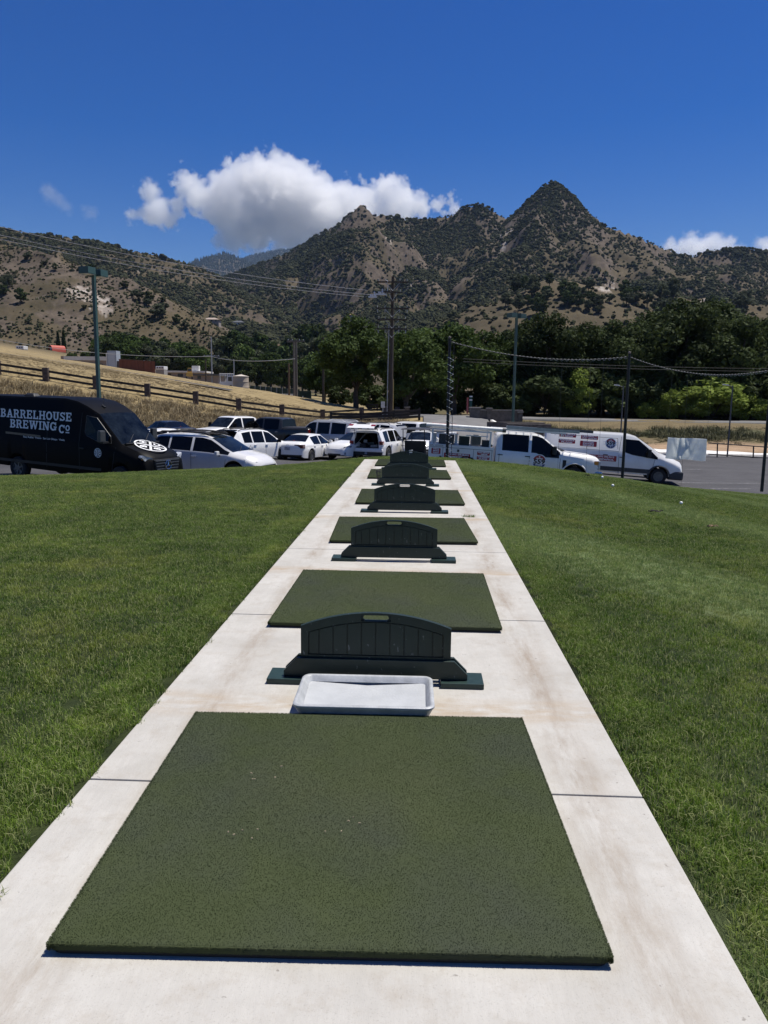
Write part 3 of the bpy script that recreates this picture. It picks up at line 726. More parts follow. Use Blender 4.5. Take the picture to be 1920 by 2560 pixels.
def divider_parts(t):
    w, zb, zs, zt = .396, .115, .300, .378
    # arched outline
    nA = 24; hs_ = [(x_, zs+(zt-zs)*(1-(x_/w)**2)) for x_ in np.linspace(-w, w, nA+1)]
    hx0, hx1, hz0, hz1 = -.068, .068, .335, .364
    hole = []
    rr_ = (hz1-hz0)/2
    for k in range(9): a = R(-90+180*k/8); hole.append((hx1-rr_+rr_*math.cos(a), (hz0+hz1)/2+rr_*math.sin(a)))
    for k in range(9): a = R(90+180*k/8); hole.append((hx0+rr_+rr_*math.cos(a), (hz0+hz1)/2+rr_*math.sin(a)))
    outer = [(-w, zb), (w, zb)]+hs_[::-1]
    bm = bmesh.new()
    def loop(P): 
        vs = [bm.verts.new((a, -.0095, b)) for a, b in P]; return [bm.edges.new((vs[i], vs[(i+1) % len(vs)])) for i in range(len(vs))]
    ed = loop(outer)+loop(hole)
    bmesh.ops.triangle_fill(bm, use_beauty=True, edges=ed)
    r_ = bmesh.ops.extrude_face_region(bm, geom=bm.faces[:])
    bmesh.ops.translate(bm, verts=[g for g in r_['geom'] if isinstance(g, bmesh.types.BMVert)], vec=(0, .019, 0))
    bmesh.ops.recalc_face_normals(bm, faces=bm.faces)
    me = bpy.data.meshes.new('panel'); bm.to_mesh(me); bm.free(); me.materials.append(M_poly)
    pn = bpy.data.objects.new('panel', me); COL.objects.link(pn); pn.parent = t
    # raised face: frame rim + ten slats, so the grooves are real gaps
    arch = lambda x_: zs+(zt-zs)*(1-(x_/w)**2)
    for sgn in (-1,):
        y0, y1 = (-.0095, -.0195)
        sb = MB()
        inner_w, z0 = .352, .15
        ztop = lambda x_: arch(x_)-.052
        xs_ = np.linspace(-inner_w, inner_w, 11); xs_[1] = -inner_w+.053; xs_[-2] = inner_w-.053; xs_[1:-1] = np.linspace(xs_[1], xs_[-2], 9)
        for a, b in zip(xs_[:-1], xs_[1:]):
            a2, b2 = a+.0034, b-.0034
            sb.prism([(a2, z0), (b2, z0), (b2, ztop(b2)), (a2, ztop(a2))], y0, y1+.002, 'Y')
        sl_ = sb.build('slat_panel', M_poly, t)
        fb = MB(); g = .0055
        fb.prism([(-w, zb), (w, zb), (w, z0-g), (-w, z0-g)], y0, y1, 'Y')
        fb.prism([(-w, z0-g), (-inner_w-g, z0-g), (-inner_w-g, ztop(inner_w)+g), (-w, ztop(inner_w)+g)], y0, y1, 'Y')
        fb.prism([(inner_w+g, z0-g), (w, z0-g), (w, ztop(inner_w)+g), (inner_w+g, ztop(inner_w)+g)], y0, y1, 'Y')
        XS = list(np.linspace(-w, w, 41)); 
        for a, b in zip(XS[:-1], XS[1:]):
            lo = lambda x_: max(ztop(x_)+g, ztop(inner_w)+g) if abs(x_) <= inner_w else ztop(inner_w)+g
            hi = lambda x_: arch(x_)
            segs = [(lo, hi)]
            if a >= hx0-.001 and b <= hx1+.001 or (a < hx1 and b > hx0): segs = [(lo, lambda x_: hz0-.002), (lambda x_: hz1+.002, hi)]
            for l_, h_ in segs:
                fb.prism([(a, l_(a)), (b, l_(b)), (b, h_(b)), (a, h_(a))], y0, y1, 'Y')
        fb.build('frame', M_poly, t, merge=True)
    base = MB()
    for y_ in (-.029, .029):
        base.prism([(-.485, .031), (.485, .031), (.485, .06), (.415, .131), (-.415, .131), (-.485, .06)], y_-.0115, y_+.0115, 'Y')
    base.build('base_board', M_poly, t, bevel=.003)
    for sx in (-1, 1):
        MB().bbox(sx*.457-.112, sx*.457+.112, -.085, .085, .0, .029).build('foot', M_foot, t, bevel=.003)
DV = [(-.206, 3.915, 0), (-.207, 6.955, 0), (-.165, 9.93, -.0), (-.207, 12.94, 0), (-.185, 15.9, 0)]
DL = ['dark green bay divider directly behind the grey plastic tray','dark green bay divider second from the camera, the hitting mats on both sides empty','dark green bay divider third from the camera, bare concrete showing through its handle slot',
      'dark green bay divider beside the black wire ball basket','dark green bay divider farthest along the walkway, white paper in its handle slot']
d0 = None
for i, (dx_, dy_, _r) in enumerate(DV):
    if d0 is None:
        d0 = empty('bay_divider', (dx_, dy_, .0125), (0, 0, 0), DL[0], 'divider', 'dark green bay dividers on the walkway'); divider_parts(d0)
    else:
        c = copy_tree(d0); c.location = (dx_, dy_, .0125); c['label'] = DL[i]
# grey tray: rounded rim, walls, V-shaped floor falling to the front
def tray():
    t = empty('ball_tray', (-.237, 3.59, .0125), (0, 0, .012), 'grey plastic range ball tray wedged between the nearest mat and the first divider', 'ball tray')
    b = MB(); n = 6
    def rr(wx, wy, r, z): return [(x_-wx, y_-wy, z) for x_, y_ in round_rect(2*wx, 2*wy, r, n)]
    rings = [rr(.300, .180, .03, 0), rr(.326, .203, .04, .060), rr(.333, .209, .045, .066), rr(.333, .209, .045, .074), rr(.327, .203, .04, .079), rr(.318, .194, .035, .079), rr(.312, .188, .032, .074), rr(.296, .172, .02, .030)]
    # the floor rises from the front to the back, with a crease in the middle
    L = len(rings[0]); vs = [p for g in rings for p in g]
    for k in range(7*L, 8*L):
        x_, y_, z_ = vs[k]; f = (y_+.172)/.344; vs[k] = (x_, y_, .018+.016*f*min(1, abs(x_)/.29)+.016*f)
    fs = [(i*L+k, i*L+(k+1) % L, (i+1)*L+(k+1) % L, (i+1)*L+k) for i in range(len(rings)-1) for k in range(L)]
    b.add(vs, fs)
    M_tray = M('grey_plastic', (.36, .375, .385), .45, var=.12, vscale=14, bump=.08, bscale=120, alt=(.46, .475, .485))
    b.build('rim', M_tray, t, smooth=50)
    fb = MB(); fl = vs[7*L:8*L]; cf, cb = (0, -.171, .0185), (0, .171, .0345)
    fb.add(fl+[cf, cb], [])
    k0 = len(fl); right = [i for i, p in enumerate(fl) if p[0] > 0]; left = [i for i, p in enumerate(fl) if p[0] <= 0]
    right.sort(key=lambda i: math.atan2(fl[i][1], fl[i][0])); left.sort(key=lambda i: math.atan2(fl[i][1], -fl[i][0]))
    fb.f.append([k0]+right+[k0+1]); fb.f.append([k0]+left+[k0+1]); fb.m += [0, 0]
    fb.build('floor', M('tray_floor', (.38, .395, .405), .6, var=.03, vscale=9, alt=(.43, .445, .455), bump=.1, bscale=90), t)
tray()
# small things lying about
M_ball = M('ball_white', (.82, .82, .8), .35)
for k, (px, py, d) in enumerate([(1323,1061,15.3),(1472,1079,13.6),(1300.5,1040,17.3)]):
    p = at(px, py, d); zz = float(lawn_z(p[0], p[1])); 
    b = MB(); bm = bmesh.new(); bmesh.ops.create_icosphere(bm, subdivisions=3, radius=.0214)
    me = bpy.data.meshes.new('golf_ball'); 
    for v_ in bm.verts: v_.co *= 1-.018*(math.sin(v_.co.x*900)*math.sin(v_.co.y*900)*math.sin(v_.co.z*900) > .2)
    bm.to_mesh(me); bm.free(); me.materials.append(M_ball); me.polygons.foreach_set('use_smooth', [True]*len(me.polygons))
    o = bpy.data.objects.new('golf_ball', me); COL.objects.link(o); o.location = (p[0], p[1], zz+.036); o.scale = (1.3,)*3
    tag(o, ['white golf ball on the sloping lawn, in the middle of the three balls','white golf ball on the lawn, lowest and furthest down the slope of the three','white golf ball on the lawn nearest the parked service truck'][k], 'golf ball', 'golf balls on the lawn')
def leaf(px, py, d, label, col, s, cat='debris', seed=0):
    p = at(px, py, d); r = random.Random(seed); b = MB()
    n_ = 9; V_ = []
    for u in range(n_):
        for v in range(5): V_.append((s*(u/(n_-1)*2-1)*(.8+.2*r.random()), s*.55*(v/4-.5)*math.sin(math.pi*(u+.8)/(n_+.6))*r.uniform(.7, 1.2), .012+.035*r.random()))
    b.add(V_, grid_faces(n_, 5).tolist())
    o = b.build('fallen_leaf' if cat == 'leaf' else 'turf_divot', col); o.location = (p[0], p[1], float(lawn_z(p[0], p[1]))+.03); tag(o, label, cat)
leaf(1540, 1127, 10.6, 'curled tan leaf lying on the lawn down the slope', M('tan_leaf', (.32, .22, .12), .8), .09, 'leaf', 1)
leaf(1416, 1111, 11.6, 'dark torn divot of turf on the lawn beyond the tan leaf', M('dark_soil', (.02, .017, .012), .9), .12, 'divot', 2)
leaf(1268, 1043, 17.0, 'small dark divot on the lawn near the truck door emblem', MATS['dark_soil'], .06, 'divot', 3)
def crumbs(px, py, z, s, label, seed, col=None):
    p = atz(px, py, z); r = random.Random(seed); b = MB()
    for k in range(5): b.box((r.uniform(-s, s)*2, r.uniform(-s, s)*2.2, .004), (r.uniform(.004, .016)*s*18, .004, .004), (0, 0, r.uniform(0, 3)))
    o = b.build('turf_debris', col or M('tee_wood', (.36, .30, .19), .8)); o.location = (p[0], p[1], z-.004); tag(o, kind='stuff')
crumbs(578, 1667, .062, .035, 'scatter of pale tan splinters on the upper middle of the nearest mat', 4)
crumbs(742, 1784, .062, .03, 'pale broken tee pieces at the centre of the nearest mat', 5)
crumbs(528, 1806, .062, .03, 'few pale specks on the nearest mat, beside the broken tee pieces', 6)
def weed(px, py, label, seed, n=26):
    p = atz(px, py, .01); V, F, bl = blades(n, .09, .015, .05, .006, 1.2, seed); V = V.copy(); V[:, 1] *= .25
    o = np_mesh('weed', V, F, M_blade); attr(o, 'bl', bl*.3); o.location = (p[0], p[1], .012); tag(o, label, 'weed')
weed(1006, 1117, 'small weed tuft in the walkway joint, closer to the third mat', 8); weed(1018, 1117.5, 'wider weed tuft in the walkway joint, closer to the lawn edge', 9, 50)
# wire ball basket and the paper
def basket():
    p = at(824.5, 1036, 13.35); t = empty('ball_basket', (p[0]+.02, 13.2, .02), (0, 0, .2), 'black wire range ball basket standing behind the fourth bay divider', 'basket')
    mt = M('black_wire', (.01, .01, .011), .5); b = MB(); r0, r1, h_ = .075, .115, .2
    for k in range(14):
        a = 2*math.pi*k/14; b.tube([(r0*math.cos(a), r0*math.sin(a), .004), (r1*math.cos(a), r1*math.sin(a), h_)], .0035, 5)
    for f in (0, .33, .66, 1):
        r_ = r0+(r1-r0)*f; b.tube([(r_*math.cos(a), r_*math.sin(a), .004+h_*f) for a in np.linspace(0, 2*math.pi, 21)], .004 if f < 1 else .006, 5)
    b.build('wire_body', mt, t)
    MB().lathe([(0.001, .006), (r0, .006), (r0, .002)], n=14).build('base_plate', mt, t)
    MB().tube([(r1*math.cos(a), 0, h_+.03+.0*math.sin(a)-.02*math.cos(2*a)) for a in np.linspace(0, math.pi, 12)], .005, 6).build('handle', mt, t)
basket()
def paper():
    p = at(888.4, 978, 15.88); V = []; n = 9
    for i in range(n):
        for j in range(6):
            u, v_ = j/5, i/(n-1); V.append((-.03+.07*u-.012*v_*v_*(1-u), .004+.02*math.sin(v_*2.2+u*1.3), -.03+.085*v_+(.016*u*v_)))
    V += [(a, b+.0012, c) for a, b, c in V]
    F = np.concatenate([grid_faces(n, 6), grid_faces(n, 6, n*6)[:, ::-1]])
    o = np_mesh('paper', V, F, M('paper_white', (.78, .78, .77), .7, var=.1, vscale=40), smooth=True); o.location = (p[0]-.01, 15.875, p[2]-.005)
    tag(o, 'white curled paper tucked into the handle slot of the farthest divider', 'paper')
paper()
# ------------------------------------------------------------------ vegetation
def leaf_mat(name, dark, light, rnd=.25, trans=.28):
    def b(h):
        oi = h.N.new('ShaderNodeObjectInfo')
        c = h.ramp(h.noise(.55, 4, .7), .3, dark, .7, light)
        a = h.N.new('ShaderNodeAttribute'); a.attribute_name = 'bl'
        c = h.mix(h.ramp(a.outputs['Fac'], .2, 0, 1, .7), c, tuple(k*1.3 for k in light))
        hs = h.N.new('ShaderNodeHueSaturation'); mr = h.N.new('ShaderNodeMapRange'); mr.inputs['To Min'].default_value = 1-rnd; mr.inputs['To Max'].default_value = 1+rnd
        h.L.new(oi.outputs['Random'], mr.inputs['Value']); h.L.new(mr.outputs['Result'], hs.inputs['Value']); h.L.new(c, hs.inputs['Color'])
        c = hs.outputs['Color']
        tb = h.N.new('ShaderNodeBsdfTranslucent'); h.L.new(c, tb.inputs['Color']); h.L.new(c, h.p.inputs['Base Color'])
        mx = h.N.new('ShaderNodeMixShader'); mx.inputs['Fac'].default_value = trans
        h.L.new(h.p.outputs['BSDF'], mx.inputs[1]); h.L.new(tb.outputs['BSDF'], mx.inputs[2]); h.L.new(mx.outputs['Shader'], h.N['Material Output'].inputs['Surface'])
    return pos_mat(name, b, .75, .1)
L_DARK = leaf_mat('leaf_dark', (.024, .036, .012), (.056, .076, .026))
L_MID = leaf_mat('leaf_mid', (.030, .050, .013), (.066, .098, .026))
L_BRT = leaf_mat('leaf_bright', (.12, .165, .028), (.23, .29, .06), trans=.36)
L_GREY = leaf_mat('leaf_grey', (.045, .055, .03), (.085, .095, .055))
L_BRUSH = leaf_mat('brush_leaf', (.033, .037, .019), (.057, .059, .031), .45, .1)
for _n in L_BRUSH.node_tree.nodes:
    if _n.type == 'BSDF_PRINCIPLED': _n.inputs['Roughness'].default_value = .95; _n.inputs['Specular IOR Level'].default_value = .05
M_bark = M('bark', (.055, .042, .032), .9, var=.3, vscale=3, bump=.6, bscale=9)
def leaves(C, Rc, n, size, r, flat=.75, up=.25):
    """C (k,3) clump centres, Rc (k,) radii; n leaves in all"""
    k = r.integers(0, len(C), n); d = r.normal(size=(n, 3)); d /= np.linalg.norm(d, axis=1)[:, None]
    rad_ = Rc[k]*r.uniform(.35, 1.05, n)**.6
    P = C[k]+d*rad_[:, None]*np.array([1, 1, flat])
    nr = d+r.normal(size=(n, 3))*.75+np.array([0, 0, up]); nr /= np.linalg.norm(nr, axis=1)[:, None]
    t = np.cross(nr, r.normal(size=(n, 3))); t /= np.maximum(np.linalg.norm(t, axis=1), 1e-6)[:, None]; b = np.cross(nr, t)
    s = size*r.uniform(.55, 1.35, n)[:, None]
    V = np.stack([P-t*s, P-b*s*.5+t*s*.1, P+t*s, P+b*s*.55-t*s*.15], 1).reshape(-1, 3)
    F = np.arange(4*n).reshape(n, 4)
    return V, F, np.repeat(r.uniform(0, 1, n), 4)
def tree_meshes(seed, H, RX, base, nclump, nleaf, size, mat, trunk_r=.3, lean=0, flat=.75, spread=1., droop=0., low=False):
    r = np.random.default_rng(seed)
    hc = (H+base)/2; rz = (H-base)/2
    C = []
    while len(C) < nclump:
        d = r.normal(size=3); d /= np.linalg.norm(d); q = r.uniform(.25, 1)**.45
        p = np.array([d[0]*RX*q*.8, d[1]*RX*q*.8, hc+d[2]*rz*q*.82])
        f = (p[2]-base)/(H-base); w = 1-.45*abs(f-.42)*1.2 if not low else 1-.5*f
        p[:2] *= w*spread*r.uniform(.8, 1.15); C.append(p)
    C = np.array(C); Rc = r.uniform(.17, .33, nclump)*min(RX, rz*1.3)
    V, F, bl = leaves(C, Rc, nleaf, size, r, flat)
    if droop: V[:, 2] -= droop*r.uniform(0, 1, len(V)//4).repeat(4)
    cr = np_mesh('crown', V, F, mat, link=False); attr(cr, 'bl', bl)
    b = MB(); top = np.array([lean, 0, base+(H-base)*.45])
    b.tube([(0, 0, -.4), (0, 0, .15), (lean*.3, .05, base*.7), (lean*.6, 0, base+.1*(H-base)), top], [trunk_r*1.5, trunk_r*1.1, trunk_r*.9, trunk_r*.7, trunk_r*.3], 9)
    for k in r.choice(nclump, min(9, nclump), replace=False):
        s0 = np.array([lean*.5, 0, base*.75+r.uniform(0, .25)*(H-base)*.6]); e = C[k]; m_ = (s0+e)/2+np.array([0, 0, -.06*H*0+.03*H])
        b.tube([s0, m_, e], [trunk_r*.5, trunk_r*.32, trunk_r*.1], 6)
    me = bpy.data.meshes.new('trunk'); me.from_pydata(b.v, [], b.f); me.materials.append(M_bark); me.polygons.foreach_set('use_smooth', [True]*len(me.polygons))
    return me, cr.data
def plant(name, meshes, loc, rot, scl, label, cat='tree', group=None):
    t = empty(name, loc, (0, 0, rot), label, cat, group); t.scale = scl if hasattr(scl, '__len__') else (scl,)*3
    for nm, me in zip(('trunk', 'crown'), meshes):
        if me is None: continue
        o = bpy.data.objects.new(nm, me); COL.objects.link(o); o.parent = t
    return t
def gz1(x, y): return float(land(np.array([x]), np.array([y]))[0])
rt = np.random.default_rng(11)
BELT = [tree_meshes(100+k, 12, 5.2, 1.0, 52, 15000, .215, L_DARK, .35, flat=.8, droop=.5) for k in range(5)]
BIG = [tree_meshes(200+k, 11.5, 5.4, 2.0, 50, 11000, .26, L_MID, .32) for k in range(3)]
BUSH = [tree_meshes(300+k, 4.5, 3.2, .1, 34, 6000, .16, L_BRT, .08, low=True) for k in range(3)]
UNDER = [tree_meshes(400+k, 4.5, 3.6, .05, 30, 4200, .24, L_DARK, .08, low=True) for k in range(3)]
VAL = [tree_meshes(500+k, 9, 4.6, .8, 30, 3200, .42, m_, .28) for k, m_ in enumerate((L_DARK, L_MID, L_DARK, L_GREY, L_MID))]
OAK = [tree_meshes(600+k, 7, 3.9, 1.3, 22, 1500, .42, L_GREY if k != 1 else L_DARK, .24, flat=.7) for k in range(3)]
def place(name, var, px, top, d, H, label, cat='tree', group=None, wide=1., base_z=None):
    p = at(px, top, d); g = gz1(p[0], p[1]) if base_z is None else base_z
    s = max(.25, (p[2]-g)/H*1.07)
    return plant(name, var, (p[0], p[1], g-.05), rt.uniform(0, 6.28), (s*wide, s*wide, s), label, cat, group)
# the tall dark row behind the road
for i, (px, top, d, w) in enumerate([(1095,712,104,.9),(1150,690,99,.9),(1200,666,95,1.),(1255,690,97,.9),(1312,698,102,.9),(1358,683,96,.95),(1410,666,100,.9),(1478,630,96,1.05),(1535,642,101,1.),(1592,680,95,1.),(1640,690,100,1.),(1705,685,96,1.),(1770,690,101,1.),
        (1230,705,112,1.),(1440,672,113,1.),(1560,668,114,1.),(1330,705,114,1.),(1660,676,115,1.),(1120,705,116,1.)]):
    place('evergreen_tree', BELT[i % 5], px, top, d, 12, 'tall dark evergreen in the dense row behind the road', group='dark evergreens behind the road', wide=w)
for i, (px, top, d) in enumerate([(1080,825,92),(1125,815,93),(1180,805,91),(1225,820,92.5),(1275,800,93),(1330,815,91),(1385,805,92),(1450,790,94),(1500,780,95),(1570,790,95),(1625,780,94),(1680,785,93),(1740,790,92),(1300,760,97),(1400,760,98),(1240,765,99),(1560,745,99),(1660,745,98),(1150,770,98),(1200,765,100),(1280,745,103),(1345,745,104),(1430,735,105),(1500,730,104),(1600,740,104),(1120,770,103),(1700,740,104)]):
    place('shrub', UNDER[i % 3], px, top, d, 4.5, 'dark leafy understorey shrub at the foot of the evergreen row', 'shrub', 'understorey shrubs behind the road', 1.15)
for (px, top, d, w, lab) in [(1545,813,90.5,1.55,'bright olive green rounded bush beside the road, the largest one'),(1445,842,90,1.,'smaller bright green bush beside the road, next to the largest one'),(1612,850,90,1.2,'low bright green bush on the outer side of the largest roadside bush'),(1252,800,91,.8,'light green leafy sapling lit by the sun before the evergreens'),
        (1395,868,89.5,1.1,'small yellow-green shrub behind the first thin grey street lamp'),(1130,760,98,.9,'lighter green bush near the twin-headed green lamp post')]:
    place('bush', BUSH[int(px) % 3], px, top, d, 4.5, lab, 'bush', None, w)
for px, top, d, w, lab in [(1500,835,89.6,1.5,'bright green bush on the inner side of the largest roadside bush'),(1578,826,91.5,1.4,'tall bright bush directly behind the second thin grey lamp'),(1418,852,91,1.3,'bright green bush right beside the first thin grey street lamp'),(1650,862,89.5,1.3,'low bright bush at the outer end of the roadside bushes')]:
    place('bush', BUSH[int(px) % 3], px, top, d, 4.5, lab, 'bush', None, w)
# trees around the power pole
place('broadleaf_tree', BIG[0], 770, 688, 86, 11.5, 'broad dark green tree on the valley side of the wooden power pole', wide=1.02)
place('broadleaf_tree', BIG[1], 880, 722, 74, 11.5, 'broad dark tree with a thick trunk directly behind the power pole', wide=1.12)
place('broadleaf_tree', BIG[2], 985, 697, 90, 11.5, 'broad sunlit tree behind the black net pole', wide=1.05)
place('broadleaf_tree', BIG[0], 1062, 720, 97, 11.5, 'green tree between the black net pole and the twin-headed lamp post', wide=.9)
place('broadleaf_tree', BIG[1], 925, 715, 98, 11.5, 'green tree behind the power pole, in the second row', wide=1.)
place('broadleaf_tree', BIG[2], 700, 770, 105, 11.5, 'low dark green tree beside the thin utility pole', wide=1.2)
for i, (px, top, d) in enumerate([(735,832,92),(800,828,95),(850,842,97),(930,845,96),(985,840,97),(1040,835,95),(890,838,100)]):
    place('shrub', UNDER[i % 3], px, top, d, 4.5, 'dark shrub under the broadleaf trees by the entrance', 'shrub', 'shrubs under the entrance trees', 1.2)
# valley trees on the far side of the dry crest
vt = []
topc = lambda x: np.interp(x, [190,225,262,300,345,400,440,475,540,600,650,690,720], [738,724,716,735,738,742,735,712,718,728,712,700,705])
for d, off, step in ((430,0,21),(330,26,26),(255,52,33)):
    xs_ = np.arange(190, 735, step)+rt.uniform(-6, 6, len(np.arange(190, 735, step)))
    for px in xs_:
        if px < 430: continue
        t_ = topc(px)+off+rt.uniform(-9, 12)
        if d == 255 and px < 330 : t_ += 8
        p = at(px, t_, d); g = gz1(p[0], p[1])
        if p[2]-g < 2.2: continue
        vt.append((px, t_, d))
for row in range(3):
    for px in np.arange(212+row*5, 432, 15):
        vt.append((px+rt.uniform(-4, 4), topc(px)+rt.uniform(-4, 12)+(8, 2, -3)[row]*1.5, (244, 258, 272)[row]))
for i, (px, t_, d) in enumerate(vt):
    place('valley_tree', VAL[rt.integers(0, 5)], px, t_, d, 9, 'leafy tree in the valley wood beyond the dry crest', group='valley trees beyond the dry crest', wide=float(np.clip(rt.uniform(.9, 1.5)*6/(max(3., at(px, t_, d)[2]-gz1(*at(px, t_, d)[:2]))), .9, 1.9)))
place('bush', VAL[1], 527, 738, 260, 9, 'bright yellow-green tree in the valley beyond the storage tank', 'tree', None, .8)
place('bush', VAL[4], 585, 762, 250, 9, 'bright green tree in the valley between the storage tank and the timber poles', 'tree', None, .8)
for px, top, d, lab in ((160,765,243,'green shrub between the red barn and the long white roof'),(185,758,250,'tall green shrub behind the long white roof'),(205,772,240,'green shrub by the lamp post, behind the long white roof'),(152,775,238,'reddish green shrub close to the red barn wall')):
    place('bush', VAL[1], px, top, d, 9, lab, 'shrub', None, 1.4)
# two cypresses by the barn
def cypress(px, top, d, lab):
    p = at(px, top, d); g = gz1(p[0], p[1]); H = p[2]-g; r = np.random.default_rng(int(px)); n = 1500
    h_ = r.uniform(.05, 1, n); a = r.uniform(0, 6.28, n); rad_ = .085*H*np.sin(np.pi*np.clip(h_, .03, 1)**.6)*r.uniform(.5, 1, n)
    C = np.stack([rad_*np.cos(a), rad_*np.sin(a), h_*H], 1); V, F, bl = leaves(C, np.full(n, .1), n, .45, r)
    cr = np_mesh('crown', V, F, L_DARK, link=False); attr(cr, 'bl', bl*0)
    b = MB(); b.tube([(0, 0, -.4), (0, 0, H*.4), (0, 0, H*.9)], [.25, .16, .03], 7); me = bpy.data.meshes.new('trunk'); me.from_pydata(b.v, [], b.f); me.materials.append(M_bark)
    plant('cypress_tree', (me, cr.data), (p[0], p[1], g), 0, 1, lab, 'tree', 'cypresses behind the red barn')
cypress(124.5, 717, 318, 'slender dark cypress behind the red barn, the one over the round gable'); cypress(136.5, 713, 316, 'slender dark cypress behind the red barn, the one over its orange roof')
# single oaks on the near hills
def march2(px, py, t0, t1):
    t = np.linspace(t0, t1, 700); r = CF+CR*(px*SS-960)/FPX-CU*(py*SS-1280)/FPX; r = r/r[1]
    hit = np.nonzero(land(r[0]*t, t) > HC+r[2]*t)[0]
    if not len(hit): return None
    k = hit[0]; return np.array([r[0]*t[k], t[k], HC+r[2]*t[k]])
OAKS = [(15,632,44,28),(45,656,34,34),(20,622,30,24),(62,700,15,16),(196,592,22,32),(340,690,34,40),(355,680,30,30),(318,655,26,34),(298,648,24,28),(322,662,20,26),(382,700,22,24),(400,712,20,24),(288,640,16,20),(270,622,16,24),(245,660,18,18),(183,668,12,16),(5,640,25,30),(420,722,16,18),(350,655,16,20),
        (120,585,16,18),(60,562,18,22),(95,575,14,18)]
k = 0
for px, py, hpx, wpx in OAKS:
    p = march2(px, py, 250, 900)
    if p is None: continue
    s = hpx*.0006018*p[1]/7; w = wpx*.0006018*p[1]/7.4
    plant('oak_tree', OAK[k % 3], (p[0], p[1], p[2]-.2), rt.uniform(0, 6.28), (w, w, s), 'grey-green oak standing alone on the rocky brown hill by the barn', 'tree', 'single oaks on the rocky brown hill'); k += 1
for i in range(76):
    px, py = rt.uniform(1085, 1690), rt.uniform(612, 690)
    p = march2(px, py, 330, 800)
    if p is None or p[1] > 720: continue
    s = rt.uniform(1.0, 1.9)
    plant('oak_tree', OAK[i % 3], (p[0], p[1], p[2]-.2), rt.uniform(0, 6.28), (s*rt.uniform(.9, 1.25), s, s*rt.uniform(.9, 1.3)), 'oak scattered on the tan knoll below the high peak', 'tree', 'oaks on the tan knoll')
# ------------------------------------------------------------------ brush and woods on the mountains (one mass)
def blob_src(seed, tall=False):
    r = np.random.default_rng(seed); bm = bmesh.new(); bmesh.ops.create_icosphere(bm, subdivisions=3, radius=1)
    L_ = r.normal(size=(9, 3)); L_ /= np.linalg.norm(L_, axis=1)[:, None]
    for v in bm.verts:
        d = np.array(v.co); k = max(0, (L_@d).max()); f = .62+.42*k**6+r.uniform(-.10, .10)
        z = d[2]
        if tall: v.co = Vector((d[0]*f*.42*(1-.5*(z+1)/2), d[1]*f*.42*(1-.5*(z+1)/2), (z+1)*1.15))
        else: v.co = Vector((d[0]*f, d[1]*f, max(-.25, z)*f*.85+.35))
    me = bpy.data.meshes.new('brush'); bm.to_mesh(me); bm.free(); me.materials.append(L_BRUSH)
    o = bpy.data.objects.new('brush', me); attr(o, 'bl', r.uniform(0, .8, len(me.vertices))); return o
BSRC = [blob_src(1), blob_src(2), blob_src(3), blob_src(4), blob_src(5, True), blob_src(6)]
elev = (GZ-HC)/np.maximum(RR, 1); cm = np.maximum.accumulate(np.where(RR < 110, -9, elev), 0)
def visible(px_, py_, h_):
    a = np.degrees(np.arctan2(px_, py_)); r_ = np.hypot(px_, py_); ia = np.clip(np.searchsorted(az, a), 0, len(az)-1); ir = np.clip(np.searchsorted(rr, r_)-1, 0, len(rr)-1)
    z_ = land(px_, py_); return (z_+h_-HC)/r_ > cm[np.maximum(ir-1, 0), ia]-.0015, z_
rb_ = np.random.default_rng(77)
n = 560000
r_ = np.sqrt(rb_.uniform(420**2, 2400**2, n)); a_ = np.radians(rb_.uniform(-31, 31, n))
bx, by = r_*np.sin(a_), r_*np.cos(a_)
# more of them close by, where single shrubs read
n2 = 26000; r2 = np.sqrt(rb_.uniform(400**2, 1050**2, n2)); a2 = np.radians(rb_.uniform(-31, 31, n2))
bx = np.concatenate([bx, r2*np.sin(a2)]); by = np.concatenate([by, r2*np.cos(a2)])
vis, bz_ = visible(bx, by, 5.)
bx, by, bz_ = bx[vis], by[vis], bz_[vis]
br = np.hypot(bx, by); ba = np.degrees(np.arctan2(bx, by)); up = bz_-base_z(bx, by)
dn = np.clip((fbm(bx/130., by/130., 61, 4)-.36)*4.2, .10, 1)*np.clip((fbm(bx/38., by/38., 62, 3)-.28)*4.5, .15, 1)
dn = np.clip(dn*1.9, .22, .97)
isC = (br < 660) & (ba < -2.5); isD = (br < 720) & (ba > 2.5) & (br > 380)
dn = np.where(isC, .85*np.clip((fbm(bx/30., by/30., 63, 3)-.3)*3, .1, 1.2), dn)
dn = np.where(isD, .10, dn)
dn = np.where((br > 640) & (br < 1050) & (ba > -14) & (ba < 2), np.maximum(dn, .75), dn)
for px, py, rm, k_ in ((835,525,60,.35),(870,560,45,.4),(820,575,50,.5),(1380,560,130,.22),(1330,530,80,.2),(1290,590,110,.35),(780,455,55,.15),(1085,500,45,.15),(1090,540,30,.2),(930,650,60,.12),(980,645,40,.15),(790,640,60,.3),(600,640,50,.35),(760,600,60,.4),(1450,560,120,.5),(1240,640,60,.2)):
    q = march(px, py); dd = np.hypot(bx-q[0], by-q[1])/rm; dn = dn*(1-(1-k_)*np.exp(-dd**3))
dn = dn*np.clip((up-1)/5+.6, 0, 1)
kp = rb_.uniform(0, 1, len(bx)) < dn
kp &= ~((br < 470) & (ba > -3) & (ba < 33) & (up < 3))
bx, by, bz_, br, isC, isD = bx[kp], by[kp], bz_[kp], br[kp], isC[kp], isD[kp]
bs = rb_.gamma(3, .5, len(bx))*.95+.8; bs = np.where(isC, rb_.uniform(.3, 1.2, len(bx)), bs); bs = np.where(isD, rb_.uniform(.6, 2.4, len(bx)), bs)
print('hill brush', len(bx), flush=True)
